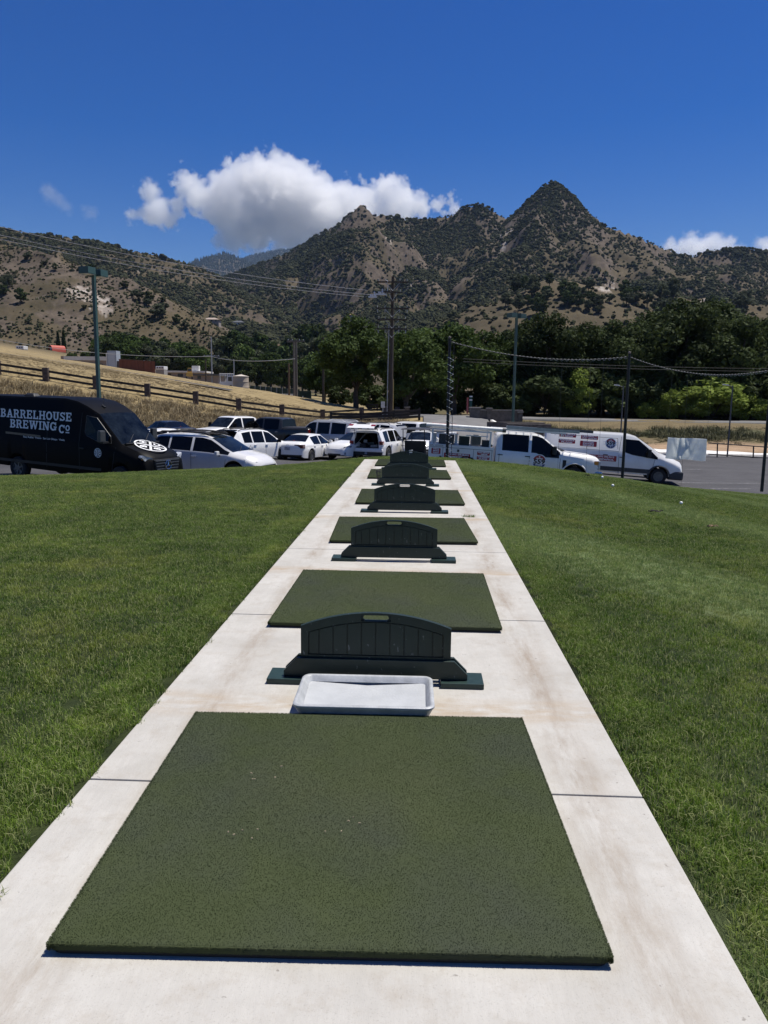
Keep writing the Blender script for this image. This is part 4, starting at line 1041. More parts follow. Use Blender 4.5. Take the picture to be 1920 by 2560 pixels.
scatter('hillside_brush', np.stack([bx, by, bz_-.15*bs], 1), rb_.uniform(0, 6.28, len(bx)), bs, rb_.choice([0, 1, 2, 3, 5], len(bx)), BSRC)
# pines on the blue mountain far behind the notch
n = 26000; r_ = np.sqrt(rb_.uniform(5600**2, 9800**2, n)); a_ = np.radians(rb_.uniform(-17, -2, n)); bx, by = r_*np.sin(a_), r_*np.cos(a_)
vis, bz_ = visible(bx, by, 12.); up = bz_-base_z(bx, by); vis &= up > 40
scatter('far_forest', np.stack([bx, by, bz_-3], 1)[vis], rb_.uniform(0, 6.28, vis.sum()), rb_.uniform(10, 17, vis.sum()), rb_.choice([4, 0, 4], vis.sum()), BSRC)
# dry grass on the slope by the fence, weeds on the bank below the road
M_straw = pos_mat('dry_straw', lambda h: h.mix(h.ramp(h.noise(.35, 5, .7), .35, .0, .75, .75), h.ramp(h.noise(3, 3), .3, (.25, .195, .105), .7, (.48, .39, .225)), (.17, .13, .08)), .8, .2)
M_weed = pos_mat('bank_weed', lambda h: h.ramp(h.noise(.5, 5, .75), .35, (.045, .055, .02), .68, (.20, .18, .09)), .7, .2)
def tuft_src(nm, mat, k): return [blade_src(nm, 46, .8, .18, .55, .03, 1.1, 900+k*10+s, mat=mat) for s in range(3)]
st = tuft_src('straw_tuft', M_straw, 0); wt = tuft_src('weed_tuft', M_weed, 1)
n = 30000; dx_ = rb_.uniform(-48, 4, n); dy_ = rb_.uniform(46.5, 92, n)
fy = np.interp(dx_, [p[0] for p in FENCE], [p[1] for p in FENCE]); ok = ~in_lot(dx_, dy_) & (abs(np.degrees(np.arctan2(dx_, dy_))) < 34)
py_ = np.interp(dx_, pth[:, 0], pth[:, 1]); ok &= (abs(dy_-py_) > 1.5) | (dx_ > -8)
tall = np.where(dy_ < fy-1.6, rb_.uniform(.45, 1.15, n), rb_.uniform(.12, .30, n)); ok &= ~((dx_ > -1.) & (dy_ < 76)) 
tall = np.where(dy_ > 76, tall*.35, tall); ok &= dy_ < 84
dx_, dy_, tall = dx_[ok], dy_[ok], tall[ok]
scatter('dry_grass', np.stack([dx_, dy_, land(dx_, dy_)-.02], 1), rb_.uniform(0, 6.28, len(dx_)), tall, rb_.integers(0, 3, len(dx_)), st)
n = 9000; wx = rb_.uniform(8, 48, n); wy = 65.8+.02*wx+rb_.normal(0, 3.4, n); ok = (wy > 58.5) & (wy < 78) & (fbm(wx/2.2, wy/2.2, 88, 3) > .5)
wx, wy = wx[ok], wy[ok]
scatter('bank_weeds', np.stack([wx, wy, land(wx, wy)-.02], 1), rb_.uniform(0, 6.28, len(wx)), np.where(rb_.uniform(0, 1, len(wx)) < .06, 1.3, rb_.uniform(.2, .62, len(wx)))*np.clip(1.3-abs(wy-66)/8, .3, 1), rb_.integers(0, 3, len(wx)), wt)
# ------------------------------------------------------------------ poles, wires, fences, walls and far buildings
M_wood = M('pole_wood', (.060, .048, .038), .9, var=.3, vscale=5, bump=.4, bscale=12, stretch=(1, 1, .15))
M_wood2 = M('grey_pole_wood', (.13, .115, .10), .9, var=.25, vscale=5, stretch=(1, 1, .15))
M_greenp = M('green_lamp_paint', (.035, .08, .07), .5, var=.1, vscale=3)
M_lens = M('lamp_lens', (.55, .56, .5), .4)
M_black = M('black_paint', (.012, .012, .013), .5)
M_steel = M('galvanised', (.34, .35, .36), .5, metal=.4, var=.15)
M_wire = M('wire_metal', (.42, .42, .43), .5)
M_rope = M('net_rope', (.06, .06, .06), .8)
M_white = M('white_cord', (.75, .75, .73), .7)
M_ins = M('insulator', (.30, .31, .33), .45)
# green lamp posts with double shoebox heads
def lamp_post(px, pbot, ptop, d, rz, label, hw):
    b = at(px[0], pbot, d); tpt = at(px[1], ptop, d); g = gz1(b[0], b[1]) if not in_lot(b[0], b[1]) else float(lot_z(b[0], b[1]))
    H = tpt[2]-g
    t = empty('lamp_post', (b[0], b[1], g), (0, 0, rz), label, 'lamp post', 'green twin-headed lamp posts')
    MB().box((0, 0, (H-.3)/2), (.16, .16, H-.3)).build('pole', M_greenp, t)
    MB().box((0, 0, .25), (.5, .5, .5), taper=.95).build('footing', M_kerb, t)
    MB().box((0, 0, H-.33), (.5, .09, .08)).build('bracket', M_greenp, t)
    for s in (-1, 1):
        hd = MB().box((s*.50, 0, H-.22), (.62, .58, .34), taper=.96).build('lamp_head', M_greenp, t, bevel=.015)
        MB().box((s*.50, 0, H-.402), (.52, .48, .02)).build('lens', M_lens, hd)
    return t
lamp_post((214, 205.5), 862, 578, 40, R(76), 'green twin-headed lamp post standing beside the black van', 1)
lamp_post((1108, 1116), 905, 676, 62, R(38), 'green twin-headed lamp post standing by the low entrance wall', 1)
# thin grey street lamps
def street_lamp(pxb, yb, pxt, yt, d, label):
    b = at(pxb, yb, d); tp = at(pxt, yt, d); g = float(lot_z(b[0], 53.)) if d < 56 else gz1(b[0], b[1]); H = tp[2]-g
    t = empty('street_lamp', (b[0], b[1], g), (0, 0, 0), label, 'street lamp', 'thin grey street lamps across the car park')
    MB().tube([(0, 0, 0), (0, 0, H)], .055, 8, r_end=.042).build('pole', M('lamp_grey', (.085, .085, .088), .6), t)
    MB().tube([(0, 0, H-.12), (-.28, 0, H-.02)], .03, 6).build('arm', MATS['lamp_grey'], t)
    MB().box((-.46, 0, H+.02), (.42, .17, .07), (0, .12, 0), taper=.85).build('lamp_head', M('lamp_pale', (.5, .5, .48), .5), t, bevel=.012)
street_lamp(1341, 935, 1345, 833, 56, 'thin grey street lamp directly behind the middle net pole')
street_lamp(1571, 985, 1578, 832, 53.2, 'thin grey street lamp standing on the pale pavement slab beyond the white sheet')
# net poles with rope
NP = [(965.5, 992, 970.5, 731), (1344, 1037, 1362, 764), (1646.5, 1048, 1659, 792)]
NL = ['black net pole with a white cord zigzagging down beside it','black net pole standing in front of the white cargo van','black net pole at the outer end, beside the kerb of the car park']
tops = []
ND = 30.25
for i, (x0, y0, x1, y1) in enumerate(NP):
    b = at(x0, y0, ND); tp = at(x1, y1, ND); g = min(b[2], -1.66) if i == 0 else b[2]-.05
    t = empty('net_pole', (b[0], b[1], g), (0, 0, 0), NL[i], 'net pole', 'black net poles')
    MB().tube([(0, 0, -.2), (0, 0, tp[2]-g)], .062, 12, r_end=.052).build('pole', M_black, t, smooth=40)
    MB().lathe([(.03, .0), (.055, .02), (.05, .07), (.001, .085)], (0, 0, tp[2]-g), n=10).build('cap', M('cap_grey', (.25, .2, .17), .6), t)
    tops.append(np.array([b[0], b[1], tp[2]]))
    if i == 0:
        q = at(981, 992, ND); H = at(980, 742, ND)[2]-g; dx = .17
        MB().tube([(dx, 0, H*.06), (dx, 0, H)], .012, 6).build('guide_rod', M_black, t)
        pts = []; z = .75; k = 0
        cord = MB(); step = .262
        while z < H-.55:
            a = (-.066, -.06, z+.17); m_ = (dx-.005, -.02, z+.055); e = (.045, .05, z-.02)
            cord.tube([a, m_], .0085, 5); cord.tube([m_, e], .0085, 5); z += step*1.02
        cord.build('cord', M_white, t)
        MB().bbox(.02, dx+.02, -.012, .012, H-.03, H+.0).build('bracket', M_black, t)
def rope_curve(a, b, sag, n=40): return [a+(b-a)*t-np.array([0, 0, sag*4*t*(1-t)]) for t in np.linspace(0, 1, n)]
def net_span(a, b, sag, label, cords=(), hooks=(.5, 1)):
    pts = rope_curve(a, b, sag)
    t = empty('net_rope', a, (0, 0, 0), label, 'net rope', 'ropes strung between the net poles')
    L_ = [p-a for p in pts]
    MB().tube(L_, .018, 6).build('rope', M_rope, t)
    # pale lashing wound round the rope
    MB().tube([p+np.array([0, .014*math.sin(i*1.9), .016+.01*math.cos(i*1.9)]) for i, p in enumerate(rope_curve(a*0, b-a, sag, 160))], .0055, 4).build('lashing', M('lashing', (.38, .38, .37), .7), t)
    hk = MB()
    for k in range(int(hooks[0]*34), int(hooks[1]*34)):
        p = rope_curve(a*0, b-a, sag, 35)[k]; hk.tube([p, p+np.array([.05, 0, -.05]), p+np.array([.13, 0, -.02])], .008, 4)
    hk.build('net_clips', M('clip_pale', (.45, .45, .44), .6), t)
    cd = MB()
    for f in cords:
        p = a*0+(b-a)*f-np.array([0, 0, sag*4*f*(1-f)]); z0 = lot_z(a[0]+p[0], 29.4)-a[2]+.1
        cd.tube([p, (p[0]+.02, 0, z0)], .0045, 4)
    if cords: cd.build('hanging_cord', M_rope, t)
    return t
off_end = tops[2]+np.array([6.9, 0, .15])
net_span(tops[0]+[0, 0, -.12], tops[1]+[0, 0, -.12], .34, 'black net rope sagging between the zigzag pole and the middle net pole', (.63, .79, .86))
net_span(tops[1]+[0, 0, -.12], tops[2]+[0, 0, -.12], .40, 'black net rope sagging between the middle and outer net poles', (.42,))
net_span(tops[2]+[0, 0, -.12], off_end, .4, 'black net rope running from the outer net pole out of sight')
# bottom rope with the furled net on the kerb
fp = [np.array([x, 30.05+.03*math.sin(x*5), float(lot_z(x, 30.1))+.14+.03*math.sin(x*9)]) for x in np.linspace(6.6, 19, 120)]
tag(MB().tube(fp, .035, 6).build('furled_net', M_rope), 'furled black net lying along the pale kerb between the poles', 'net')
# white sheet hung in front of the van bonnet, on two cords from the rope
def sheet_cloth():
    d = 30.1; TL, TR, BL, BR = at(1443, 944.5, d), at(1527, 948.5, d), at(1437, 990, d), at(1525, 996, d)
    nx, ny = 50, 34; V = []
    for j in range(ny):
        v = j/(ny-1)
        for i in range(nx):
            u = i/(nx-1); p = (TL*(1-u)+TR*u)*(1-v)+(BL*(1-u)+BR*u)*v
            sag = .018*math.sin(math.pi*2*u)*(1-v)+.02*math.sin(u*9)*v
            w = .075*math.exp(-((u-.27-.03*v)/.045)**2)*(1-.5*v) + .05*math.exp(-((u-.12-.2*v)/.04)**2)*v + .06*math.exp(-((u-.62+.32*v)/.06)**2)*v*1.2 + .05*math.exp(-((u-.82+.25*v)/.05)**2)*v + .04*math.exp(-((u-.42-.2*v)/.05)**2)*(1-v)
            w += .008*(fbm(np.array([u*4]), np.array([v*3]), 5, 3)[0]-.5) + .03*math.sin(u*14+v*3)*v
            V.append(p+np.array([0, -w*1.5, -sag*.6]))
    V = np.array(V); B = V+np.array([0, .004, 0])
    F = np.concatenate([grid_faces(nx and ny, nx), grid_faces(ny, nx, len(V))[:, ::-1]])
    m = M('white_sheet', (.86, .88, .87), .95, var=.02, vscale=3, trans=.68, spec=.05)
    t = empty('hanging_sheet', tuple(TL), (0, 0, 0), 'creased white plastic sheet hung from the net rope in front of the van bonnet', 'sheet')
    np_mesh('cloth', np.concatenate([V, B])-TL, F, m, t, smooth=True)
    a, b = tops[1]+[0, 0, -.12], tops[2]+[0, 0, -.12]; cb = MB()
    for P in (TL, TR):
        f = (P[0]-a[0])/(b[0]-a[0]); z = (a+(b-a)*f)[2]-.4*4*f*(1-f); cb.tube([P-TL, (P[0]-TL[0], 0, z-TL[2])], .004, 4)
    cb.build('cord', M_rope, t)
sheet_cloth()
# black two-rail railing along the pale slab
def railing():
    a, b = at(1530, 957, 52.6), at(1720, 970, 52.6); c, d_ = at(1530, 981, 52.6), at(1720, 994, 52.6)
    t = empty('railing', tuple(c), (0, 0, 0), 'black two-rail metal railing along the pale pavement slab', 'railing')
    MB().tube([a-c, b-c], .04, 6).build('rail', M_black, t); MB().tube([(0, 0, 0), d_-c], .04, 6).build('rail', M_black, t)
    for px in (1550, 1628, 1700):
        f = (px-1530)/190; p0 = c+(d_-c)*f; p1 = a+(b-a)*f; MB().tube([p1-c, (p0-c)+np.array([0, 0, -.45])], .045, 6).build('post', M_black, t)
railing()
# wooden power pole with crossarms
def power_pole():
    b = at(843, 912, 70); tp = at(844.5, 597, 70); g = gz1(b[0], b[1]); H = tp[2]-g
    t = empty('power_pole', (b[0], b[1], g), (0, R(.4), 0), 'tall dark wooden power pole with stacked crossarms beside the broad tree', 'power pole')
    MB().tube([(0, 0, -.3), (0, 0, H)], .21, 12, r_end=.13).build('pole', M_wood, t, smooth=40)
    Z = lambda y: at(844, y, 70)[2]-g
    sc = .0006018*70
    for y_, hw, rz in ((610, 1.38, 0), (632, .85, R(20)), (667, 1.45, 0), (691, 1.3, 0), (711, 1.35, 0)):
        z = Z(y_)
        ca = MB().box((0, -.2, z), (2*hw, .10, .12), (0, 0, rz)).build('crossarm', M_wood, t)
        bc = MB()
        for s in (-1, 1): bc.tube([(s*hw*.45, -.24, z-.05), (0, -.22, z-.75)], .025, 5)
        bc.build('brace', M_steel, ca)
        ins = MB()
        for s in ((-.9, -.45, .45, .9) if y_ != 632 else (-.8, .8)):
            x_ = s*hw; yy_ = -.2+x_*math.tan(rz); ins.lathe([(.015, 0), (.034, .05), (.02, .1), (.036, .15), (.015, .2)], (x_, yy_, z+.07), n=8)
            if y_ in (667, 711): ins.lathe([(.02, -.3), (.05, -.22), (.03, -.16), (.05, -.1), (.02, -.02)], (x_, yy_, z-.07), n=8)
        ins.build('insulator', M_ins, ca)
    sw = MB()
    for x_, z_, l_ in ((-1.05, Z(637), .9), (-1.75, Z(643), .75)):
        sw.box((x_, -.3, z_), (l_, .16, .13)); sw.box((x_-.1, -.3, z_+.14), (.25, .2, .16)); sw.box((x_+.25, -.3, z_+.13), (.14, .14, .18)); sw.lathe([(.05, 0), (.09, .1), (.05, .2), (.08, .3), (.04, .38)], (x_+.15, -.3, z_+.08), n=8)
    sw.build('switch_gear', M('gear_pale', (.6, .62, .66), .4), t)
    MB().tube([(-.55, -.28, Z(641)), (-.42, -.3, Z(622)), (-.45, -.3, Z(608)), (-.62, -.28, Z(606))], .03, 6).build('jumper_cable', M('cable_pale', (.55, .56, .58), .5), t)
    MB().tube([(-.3, -.2, 0), (-.27, -.18, Z(700))], .045, 6).build('conduit', M_steel, t)
    MB().tube([(.25, -.1, 0), (.22, -.1, H*.28)], .03, 6).build('guy_guard', M('guard_yellow', (.35, .27, .10), .7), t)
    lo = MB()
    for k, x_ in enumerate((-1.25, -.6)):
        lo.tube([(x_, -.25, Z(691)), (x_-.05, -.3, Z(703)), (x_+.2, -.3, Z(722)), (x_+.55, -.25, Z(713))], .022, 5)
    lo.build('drop_cable', M_black, t)
    return g, H
PG, PH = power_pole()
def wire(name, pts, r, label, group, mat=M_wire, cat='power line'):
    o = MB().tube(pts, r, 5).build(name, mat); return tag(o, label, cat, group)
def sagw(a, b, s, n=24): return [a+(b-a)*t-np.array([0, 0, s*4*t*(1-t)]) for t in np.linspace(0, 1, n)]
for (ya, xb, yb, db, s, lab) in ((489, 792, 627, 70, .5, 'uppermost of the three overhead power lines crossing the brown hill'),(507, 802, 637, 70, .5, 'middle one of the three overhead power lines crossing the brown hill'),(516, 786, 641, 70, .5, 'lowest of the three overhead power lines crossing the brown hill')):
    a = at(-3, ya, 60); b = at(xb, yb, db-.3); a2 = a+(a-b)*.9+np.array([0, 0, .9])
    wire('overhead_wire', sagw(b, a, s)+sagw(a, a2, -.05)[1:], .022, lab, 'overhead power lines')
# smaller utility poles in the valley
def utility_pole(pxb, yb, pxt, yt, d, r, label, arms=(), mat=M_wood2, extras=0):
    tp = at(pxt, yt, d); g = gz1(tp[0], tp[1]); H = tp[2]-g
    t = empty('utility_pole', (tp[0], tp[1], g), (0, 0, 0), label, 'utility pole', None)
    MB().tube([(0, 0, -.3), (0, 0, H)], r, 8, r_end=r*.75).build('pole', mat, t)
    for y_, hw in arms:
        z = at(pxt, y_, d)[2]-g; c = MB().box((0, -r, z), (2*hw, .14, .16)).build('crossarm', mat, t)
        ins = MB()
        for s in (-.85, -.4, .4, .85): ins.lathe([(.03, 0), (.07, .08), (.03, .22)], (s*hw, -r, z+.07), n=6)
        ins.build('insulator', M_ins, c)
    return t
utility_pole(640, 855, 639.5, 733, 112, .2, 'weathered timber utility pole beside the pole with the bent crossarm', [(737, 1.3)])
utility_pole(636, 850, 634.5, 737, 118, .16, 'thin utility pole with a pale crossarm, just behind the weathered timber pole', [(738.5, 1.0)])
utility_pole(698, 870, 698, 729, 100, .16, 'dark utility pole in front of the low dark green tree', [(748, .5)], M_wood)
utility_pole(624, 850, 624, 785, 105, .15, 'short brown utility pole by the white wall', (), M('pole_brown', (.16, .10, .055), .85))
utility_pole(457, 800, 456, 727, 205, .2, 'slim grey pole near the flat-roofed building', [(769, 2.2)], M_steel)
utility_pole(505, 830, 505, 776, 200, .16, 'grey pole rising behind the white trailer', (), M_steel)
utility_pole(444, 800, 444, 776, 180, .2, 'short black pole standing at the crest by the flat roofs', (), M_wood)
utility_pole(84, 768, 84, 740, 290, .22, 'bare pole on the slope beside the red barn', (), M_wood)
utility_pole(311, 790, 311, 778, 235, .18, 'small bare pole above the rust-red fence panel', (), M_steel)
a, b, c = at(0, 724, 215), at(456, 770, 205), at(636, 786, 118)
wire('service_wire', sagw(at(-80, 718, 215), b, 2.0, 30), .05, 'pale service wire over the barn roof to the slim grey pole', 'service wires in the valley', cat='service wire')
wire('service_wire', sagw(b, at(638, 775, 112.5), .7), .045, 'pale service wire from the slim grey pole to the timber poles', 'service wires in the valley', cat='service wire')
for dy, lab in ((0, 'upper thin dark wire crossing in front of the evergreen row'), (6, 'lower thin dark wire crossing in front of the evergreen row')):
    wire('service_wire', sagw(at(1000, 775+dy, 78), at(1800, 797+dy, 78), .25, 20), .012, lab, 'thin wires before the evergreen row', M('wire_dark', (.07, .07, .07), .6), cat='service wire')
# the field fence: heavy posts, two dark rails
M_tie = M('tie_wood', (.090, .066, .052), .9, var=.35, vscale=6, bump=.5, bscale=14)
M_rail = M('rail_wood', (.030, .025, .021), .85, var=.35, vscale=5, stretch=(.2, .2, 1.5))
def field_fence():
    t = empty('field_fence', tuple(FENCE[3]), (0, 0, 0), 'long two-rail timber fence with square posts climbing the dry slope', 'fence')
    o = FENCE[3]; P = [np.array([p[0], p[1], gz1(p[0], p[1])]) for p in [at(-220,776,53)]+FENCE+[at(781,917,69.5), at(858,926,73.5)]]
    for p in P:
        MB().box((p[0]-o[0], p[1]-o[1], p[2]-o[2]+.38), (.40, .40, 1.16), (0, 0, R(8))).build('post', M_tie, t, bevel=.02)
    for zz in (.72, .28):
        for a, b in zip(P[:-1], P[1:]):
            d = b-a; L_ = np.linalg.norm(d); dd = d/L_
            a2, b2 = a+dd*.21, b-dd*.21; c = (a2+b2)/2-o
            yaw = math.atan2(d[1], d[0]); pit = math.asin(d[2]/L_)
            MB().box((c[0], c[1], c[2]+zz), (np.linalg.norm(b2-a2), .10, .17), (0, -pit, yaw)).build('rail', M_rail, t)
field_fence()
# old boards and low fence running on from it towards the drive
def low_fence():
    P = [at(*p) for p in [(715,905,63.5),(780,916,64),(850,924,64.5),(905,930,65)]]; P = [np.array([p[0], p[1], gz1(p[0], p[1])]) for p in P]; o = P[0]
    t = empty('plank_fence', tuple(o), (0, 0, 0), 'low dark plank fence below the power pole, behind the parked cars', 'fence')
    for p in P: MB().box(tuple(p-o+[0, 0, .42]), (.2, .2, 1.1)).build('post', M_rail, t)
    for a, b in zip(P[:-1], P[1:]):
        d = b-a; L_ = np.linalg.norm(d); c = (a+b)/2-o
        for zz in (.3, .55, .8): MB().box((c[0], c[1]-.13, c[2]+zz), (L_, .06, .2), (0, -math.asin(d[2]/L_), math.atan2(d[1], d[0]))).build('rail', M_rail, t)
low_fence()
# entrance walls and pillars
M_block = M('wall_block', (.125, .105, .088), .9, var=.22, vscale=3, bump=.5, bscale=7)
M_cap = M('wall_cap', (.25, .225, .195), .9, var=.15)
def wall(px0, px1, ytop, ybot, d, label, pillars, steps=()):
    a, b = at(px0, ybot, d), at(px1, ybot, d); zt = at((px0+px1)/2, ytop, d)[2]; g = min(a[2], b[2])-.3
    t = empty('garden_wall', (a[0], d, g), (0, 0, 0), label, 'wall', 'grey entrance walls')
    w = b[0]-a[0]
    MB().bbox(0, w, -.12, .12, 0, zt-g).build('wall_panel', M_block, t); MB().bbox(-.02, w+.02, -.17, .17, zt-g+.003, zt-g+.08).build('coping', M_cap, t)
    for p0, p1, yt in pillars:
        x0, x1 = at(p0, yt, d)[0]-a[0], at(p1, yt, d)[0]-a[0]; z = at(p0, yt, d)[2]-g
        pl = MB().bbox(x0, x1, -(x1-x0)/2-.06, (x1-x0)/2+.06, 0, z-.09).build('pillar', M_block, t); MB().bbox(x0-.07, x1+.07, -(x1-x0)/2-.12, (x1-x0)/2+.12, z-.087, z).build('cap', M_cap, pl)
    return t
wall(1015, 1128, 887, 907, 66, 'long grey block wall with three pillars by the twin-headed lamp post', [(1015.5, 1037, 879.5), (1052, 1062, 881), (1119, 1128.5, 889)])
wall(826, 884, 886, 906, 71, 'shorter grey block wall with a pillar, either side of the power pole', [(875, 884.5, 878.5), (826, 836, 878)])
for x0, x1, y0, y1, d_, lab in ((1052, 1176, 911, 917, 61.5, 'low grey retaining kerb stone in front of the long block wall'), (1095, 1190, 915, 922, 59.5, 'second low retaining kerb stone, nearest the parked truck')):
    a, b = at(x0, y1, d_), at(x1, y0+5, d_); zt = at(x0, y0, d_)[2]
    t = MB().bbox(a[0], b[0], d_-.2, d_+.2, min(a[2], gz1(a[0], d_))-.4, zt).build('retaining_wall', M_block, bevel=.03); tag(t, lab, 'wall', 'low retaining walls by the drive')
# red and green marker posts on the verge
def marker(px, yb, yt, d, w, mat, label, bands=()):
    a, tp = at(px, yb, d), at(px, yt, d); g = a[2]-.2; t = empty('marker_post', (a[0], d, g), (0, 0, 0), label, 'post')
    MB().box((0, 0, (tp[2]-g)/2), (w, w*.6, tp[2]-g)).build('post', mat, t, bevel=.01)
    for y_ in bands: z = at(px, y_, d)[2]-g; MB().box((0, 0, z), (w+.01, w*.6+.01, .1)).build('reflective_band', M_white, t)
marker(1009.5, 889, 859, 72, .16, M('faded_red', (.32, .085, .08), .7, var=.2), 'faded red post on the verge beside the banded green post')
marker(1016.5, 886, 854, 73, .26, M('dark_green', (.012, .06, .05), .6), 'dark green post with two white bands on the verge', (856.5, 864))
# timber barrier beyond the crest
def barrier():
    a, b = at(792, 889, 88), at(818, 889, 88); t = empty('timber_barrier', tuple(a), (0, 0, 0), 'small dark timber barrier at the foot of the dry slope', 'barrier')
    for f in (.12, .88): p = (b-a)*f; MB().box((p[0], 0, .35), (.16, .16, 1.1)).build('post', M_rail, t)
    for z in (.45, .75): MB().box(((b-a)[0]/2, -.12, z), ((b-a)[0], .08, .16)).build('rail', M_rail, t)
barrier()
# meter cabinet by the pole and a pale boulder
p = at(827, 890, 69.5); g = gz1(p[0], p[1]); t = empty('meter_cabinet', (p[0], p[1], g), (0, 0, 0), 'small white meter cabinet on a stand by the power pole', 'cabinet')
MB().tube([(0, 0, 0), (0, 0, 1.0)], .05, 6).build('stand', M_steel, t); MB().box((0, 0, 1.2), (.34, .22, .55)).build('box', M('cabinet_white', (.6, .6, .58), .5), t, bevel=.01)
def boulder(px, py, d, s, label, mat):
    bm = bmesh.new(); bmesh.ops.create_icosphere(bm, subdivisions=3, radius=1)
    for v in bm.verts: v.co *= .8+.4*float(fbm(np.array([v.co.x*1.5+3]), np.array([v.co.y*1.5+v.co.z]), 4, 3)[0]); v.co.z *= .6
    me = bpy.data.meshes.new('boulder'); bm.to_mesh(me); bm.free(); me.materials.append(mat); me.polygons.foreach_set('use_smooth', [True]*len(me.polygons))
    o = bpy.data.objects.new('boulder', me); COL.objects.link(o); p = at(px, py, d); o.location = (p[0], p[1], gz1(p[0], p[1])+.05); o.scale = (s, s, s); tag(o, label, 'boulder')
boulder(817, 898, 72, .55, 'pale yellowish boulder on the dry grass beside the power pole', M('pale_stone', (.5, .46, .33), .9, var=.2, vscale=2))
# ---- buildings in the valley
M_roofw = M('roof_white', (.62, .60, .56), .7, var=.1, vscale=.3)
M_stucco = M('stucco_pink', (.30, .235, .195), .9, var=.12, vscale=.5)
M_rust = M('rust_panel', (.16, .050, .026), .85, var=.3, vscale=.6, stretch=(6, 1, .4))
M_grybl = M('grey_blue_panel', (.33, .37, .42), .5, var=.08)
def bldg(name, px0, px1, ytop, ybot, d, depth, label, mat, roofm=None, cat='building', roofh=.35, over=.3, extra=None, drop=3.):
    a, b = at(px0, ybot, d), at(px1, ybot, d); zt = at((px0+px1)/2, ytop, d)[2]; g = min(a[2], b[2])-drop; w = b[0]-a[0]
    t = empty(name, (a[0], d, g), (0, 0, 0), label, cat); H = zt-g
    MB().bbox(0, w, 0, depth, 0, H-(roofh if roofm else 0)).build('wall', mat, t)
    if roofm: MB().bbox(-over, w+over, -over, depth+over, H-roofh+.003, H).build('roof', roofm, t)
    return t, w, H
t, w, H = bldg('long_building', 141, 231, 770, 786, 221, 9, 'long low pink-walled building with a white roof edge beside the grey panel', M_stucco, M_roofw, roofh=1.1)
for k in range(4): MB().bbox(w*.14+k*w*.22, w*.14+k*w*.22+1.2, -.06, .02, H-3.4, H-2.0).build('window', M('win_dark', (.03, .035, .04), .2), t)
MB().bbox(-1.2, -.2, -.1, 1.2, H-1.3, H+.05).build('chimney', M_stucco, t)
t, w, H = bldg('storage_shed', 232.5, 252, 757.5, 792, 216, 3, 'tall grey-blue metal storage shed front with a white edge', M_grybl)
MB().bbox(-.28, -.02, -.1, 3, 0, H-.6).build('side_trim', M_roofw, t); MB().bbox(.25, w-.25, -.09, -.02, 2, H-.35).build('door', M('shed_door', (.42, .45, .49), .5), t); MB().bbox(w+.02, w+1.5, .3, 2.5, 0, H-2.8).build('annex', M('annex_brown', (.10, .075, .065), .8), t)
def rust_fence():
    a, b = at(258, 803, 214), at(335, 806, 206); zt0, zt1 = at(258, 776, 214)[2], at(335, 781, 206)[2]; n = 46
    t = empty('rust_fence', tuple(a), (0, 0, 0), 'rust-red corrugated metal fence beside the grey-blue shed', 'fence')
    mb = MB(); vs = []
    for i in range(n*2+1):
        f = i/(2*n); p = a+(b-a)*f-a; o = .09*(i % 2); z = zt0+(zt1-zt0)*f-a[2]
        vs += [(p[0], p[1]-o, -3), (p[0], p[1]-o, z), (p[0], p[1]-o+.05, z), (p[0], p[1]-o+.05, -3)]
    fs = []
    for i in range(2*n):
        for k in range(3): fs.append((4*i+k, 4*i+4+k, 4*i+5+k, 4*i+1+k))
    mb.add(vs, fs); mb.build('corrugated_panel', M_rust, t)
    MB().tube([(0, -.1, zt0-a[2]), (b[0]-a[0], b[1]-a[1]-.1, zt1-a[2])], .09, 5).build('top_rail', M('rust_dark', (.06, .02, .012), .8), t)
rust_fence()
def barn():
    d = 300; c = at(121, 768, d); g = gz1(c[0], c[1]); sc = .0006018*d
    W_, H1, H2, Ln = 26*sc/2, 14*sc, 24*sc, 30*sc
    t = empty('red_barn', (at(111, 768, d)[0], d, c[2]-.6), (0, 0, R(-28)), 'red barn with a round-arched gable and orange roof on the slope', 'barn')
    M_red = M('barn_red', (.26, .035, .024), .8, var=.15); M_ror = M('barn_roof_orange', (.46, .085, .05), .6, var=.1)
    arch = [(W_*.5*math.cos(x)*1.0, H1*.7+(H2-H1*.7)*math.sin(x)**.8 if math.sin(x) > 0 else H1*.7) for x in np.linspace(0, math.pi, 15)]
    poly = [(-W_*.5, -3), (W_*.5, -3)]+arch
    MB().prism(poly, 0, Ln, 'Y').build('wall', M_red, t)
    ro = MB(); oa = [(x*1.08, z+.25) for x, z in arch]
    for (x0, z0), (x1, z1), (u0, v0), (u1, v1) in zip(oa[:-1], oa[1:], arch[:-1], arch[1:]):
        ro.add([(x0, -.4, z0), (x1, -.4, z1), (x1, Ln+.4, z1), (x0, Ln+.4, z0), (u0, -.4, v0+.02), (u1, -.4, v1+.02), (u1, Ln+.4, v1+.02), (u0, Ln+.4, v0+.02)], [(0, 1, 2, 3), (7, 6, 5, 4), (0, 4, 5, 1), (2, 6, 7, 3)])
    ro.build('roof', M_ror, t)
    MB().bbox(-1., 1., -.1, .02, 0, H1*.82).build('door', M('barn_door', (.30, .32, .36), .6), t)
    MB().lathe([(.001, 0), (.42, 0), (.42, .08)], (0, -.1, H1*1.25), 'Y', 12).build('gable_vent', M('vent_white', (.6, .6, .58), .6), t)
    MB().prism([(-W_*.5-2.6, -3), (-W_*.5-.02, -3), (-W_*.5-.02, H1*.75), (-W_*.5-2.6, H1*.4)], .3, Ln*.8, 'Y').build('lean_to', M('barn_dark', (.10, .025, .02), .8), t)
barn()
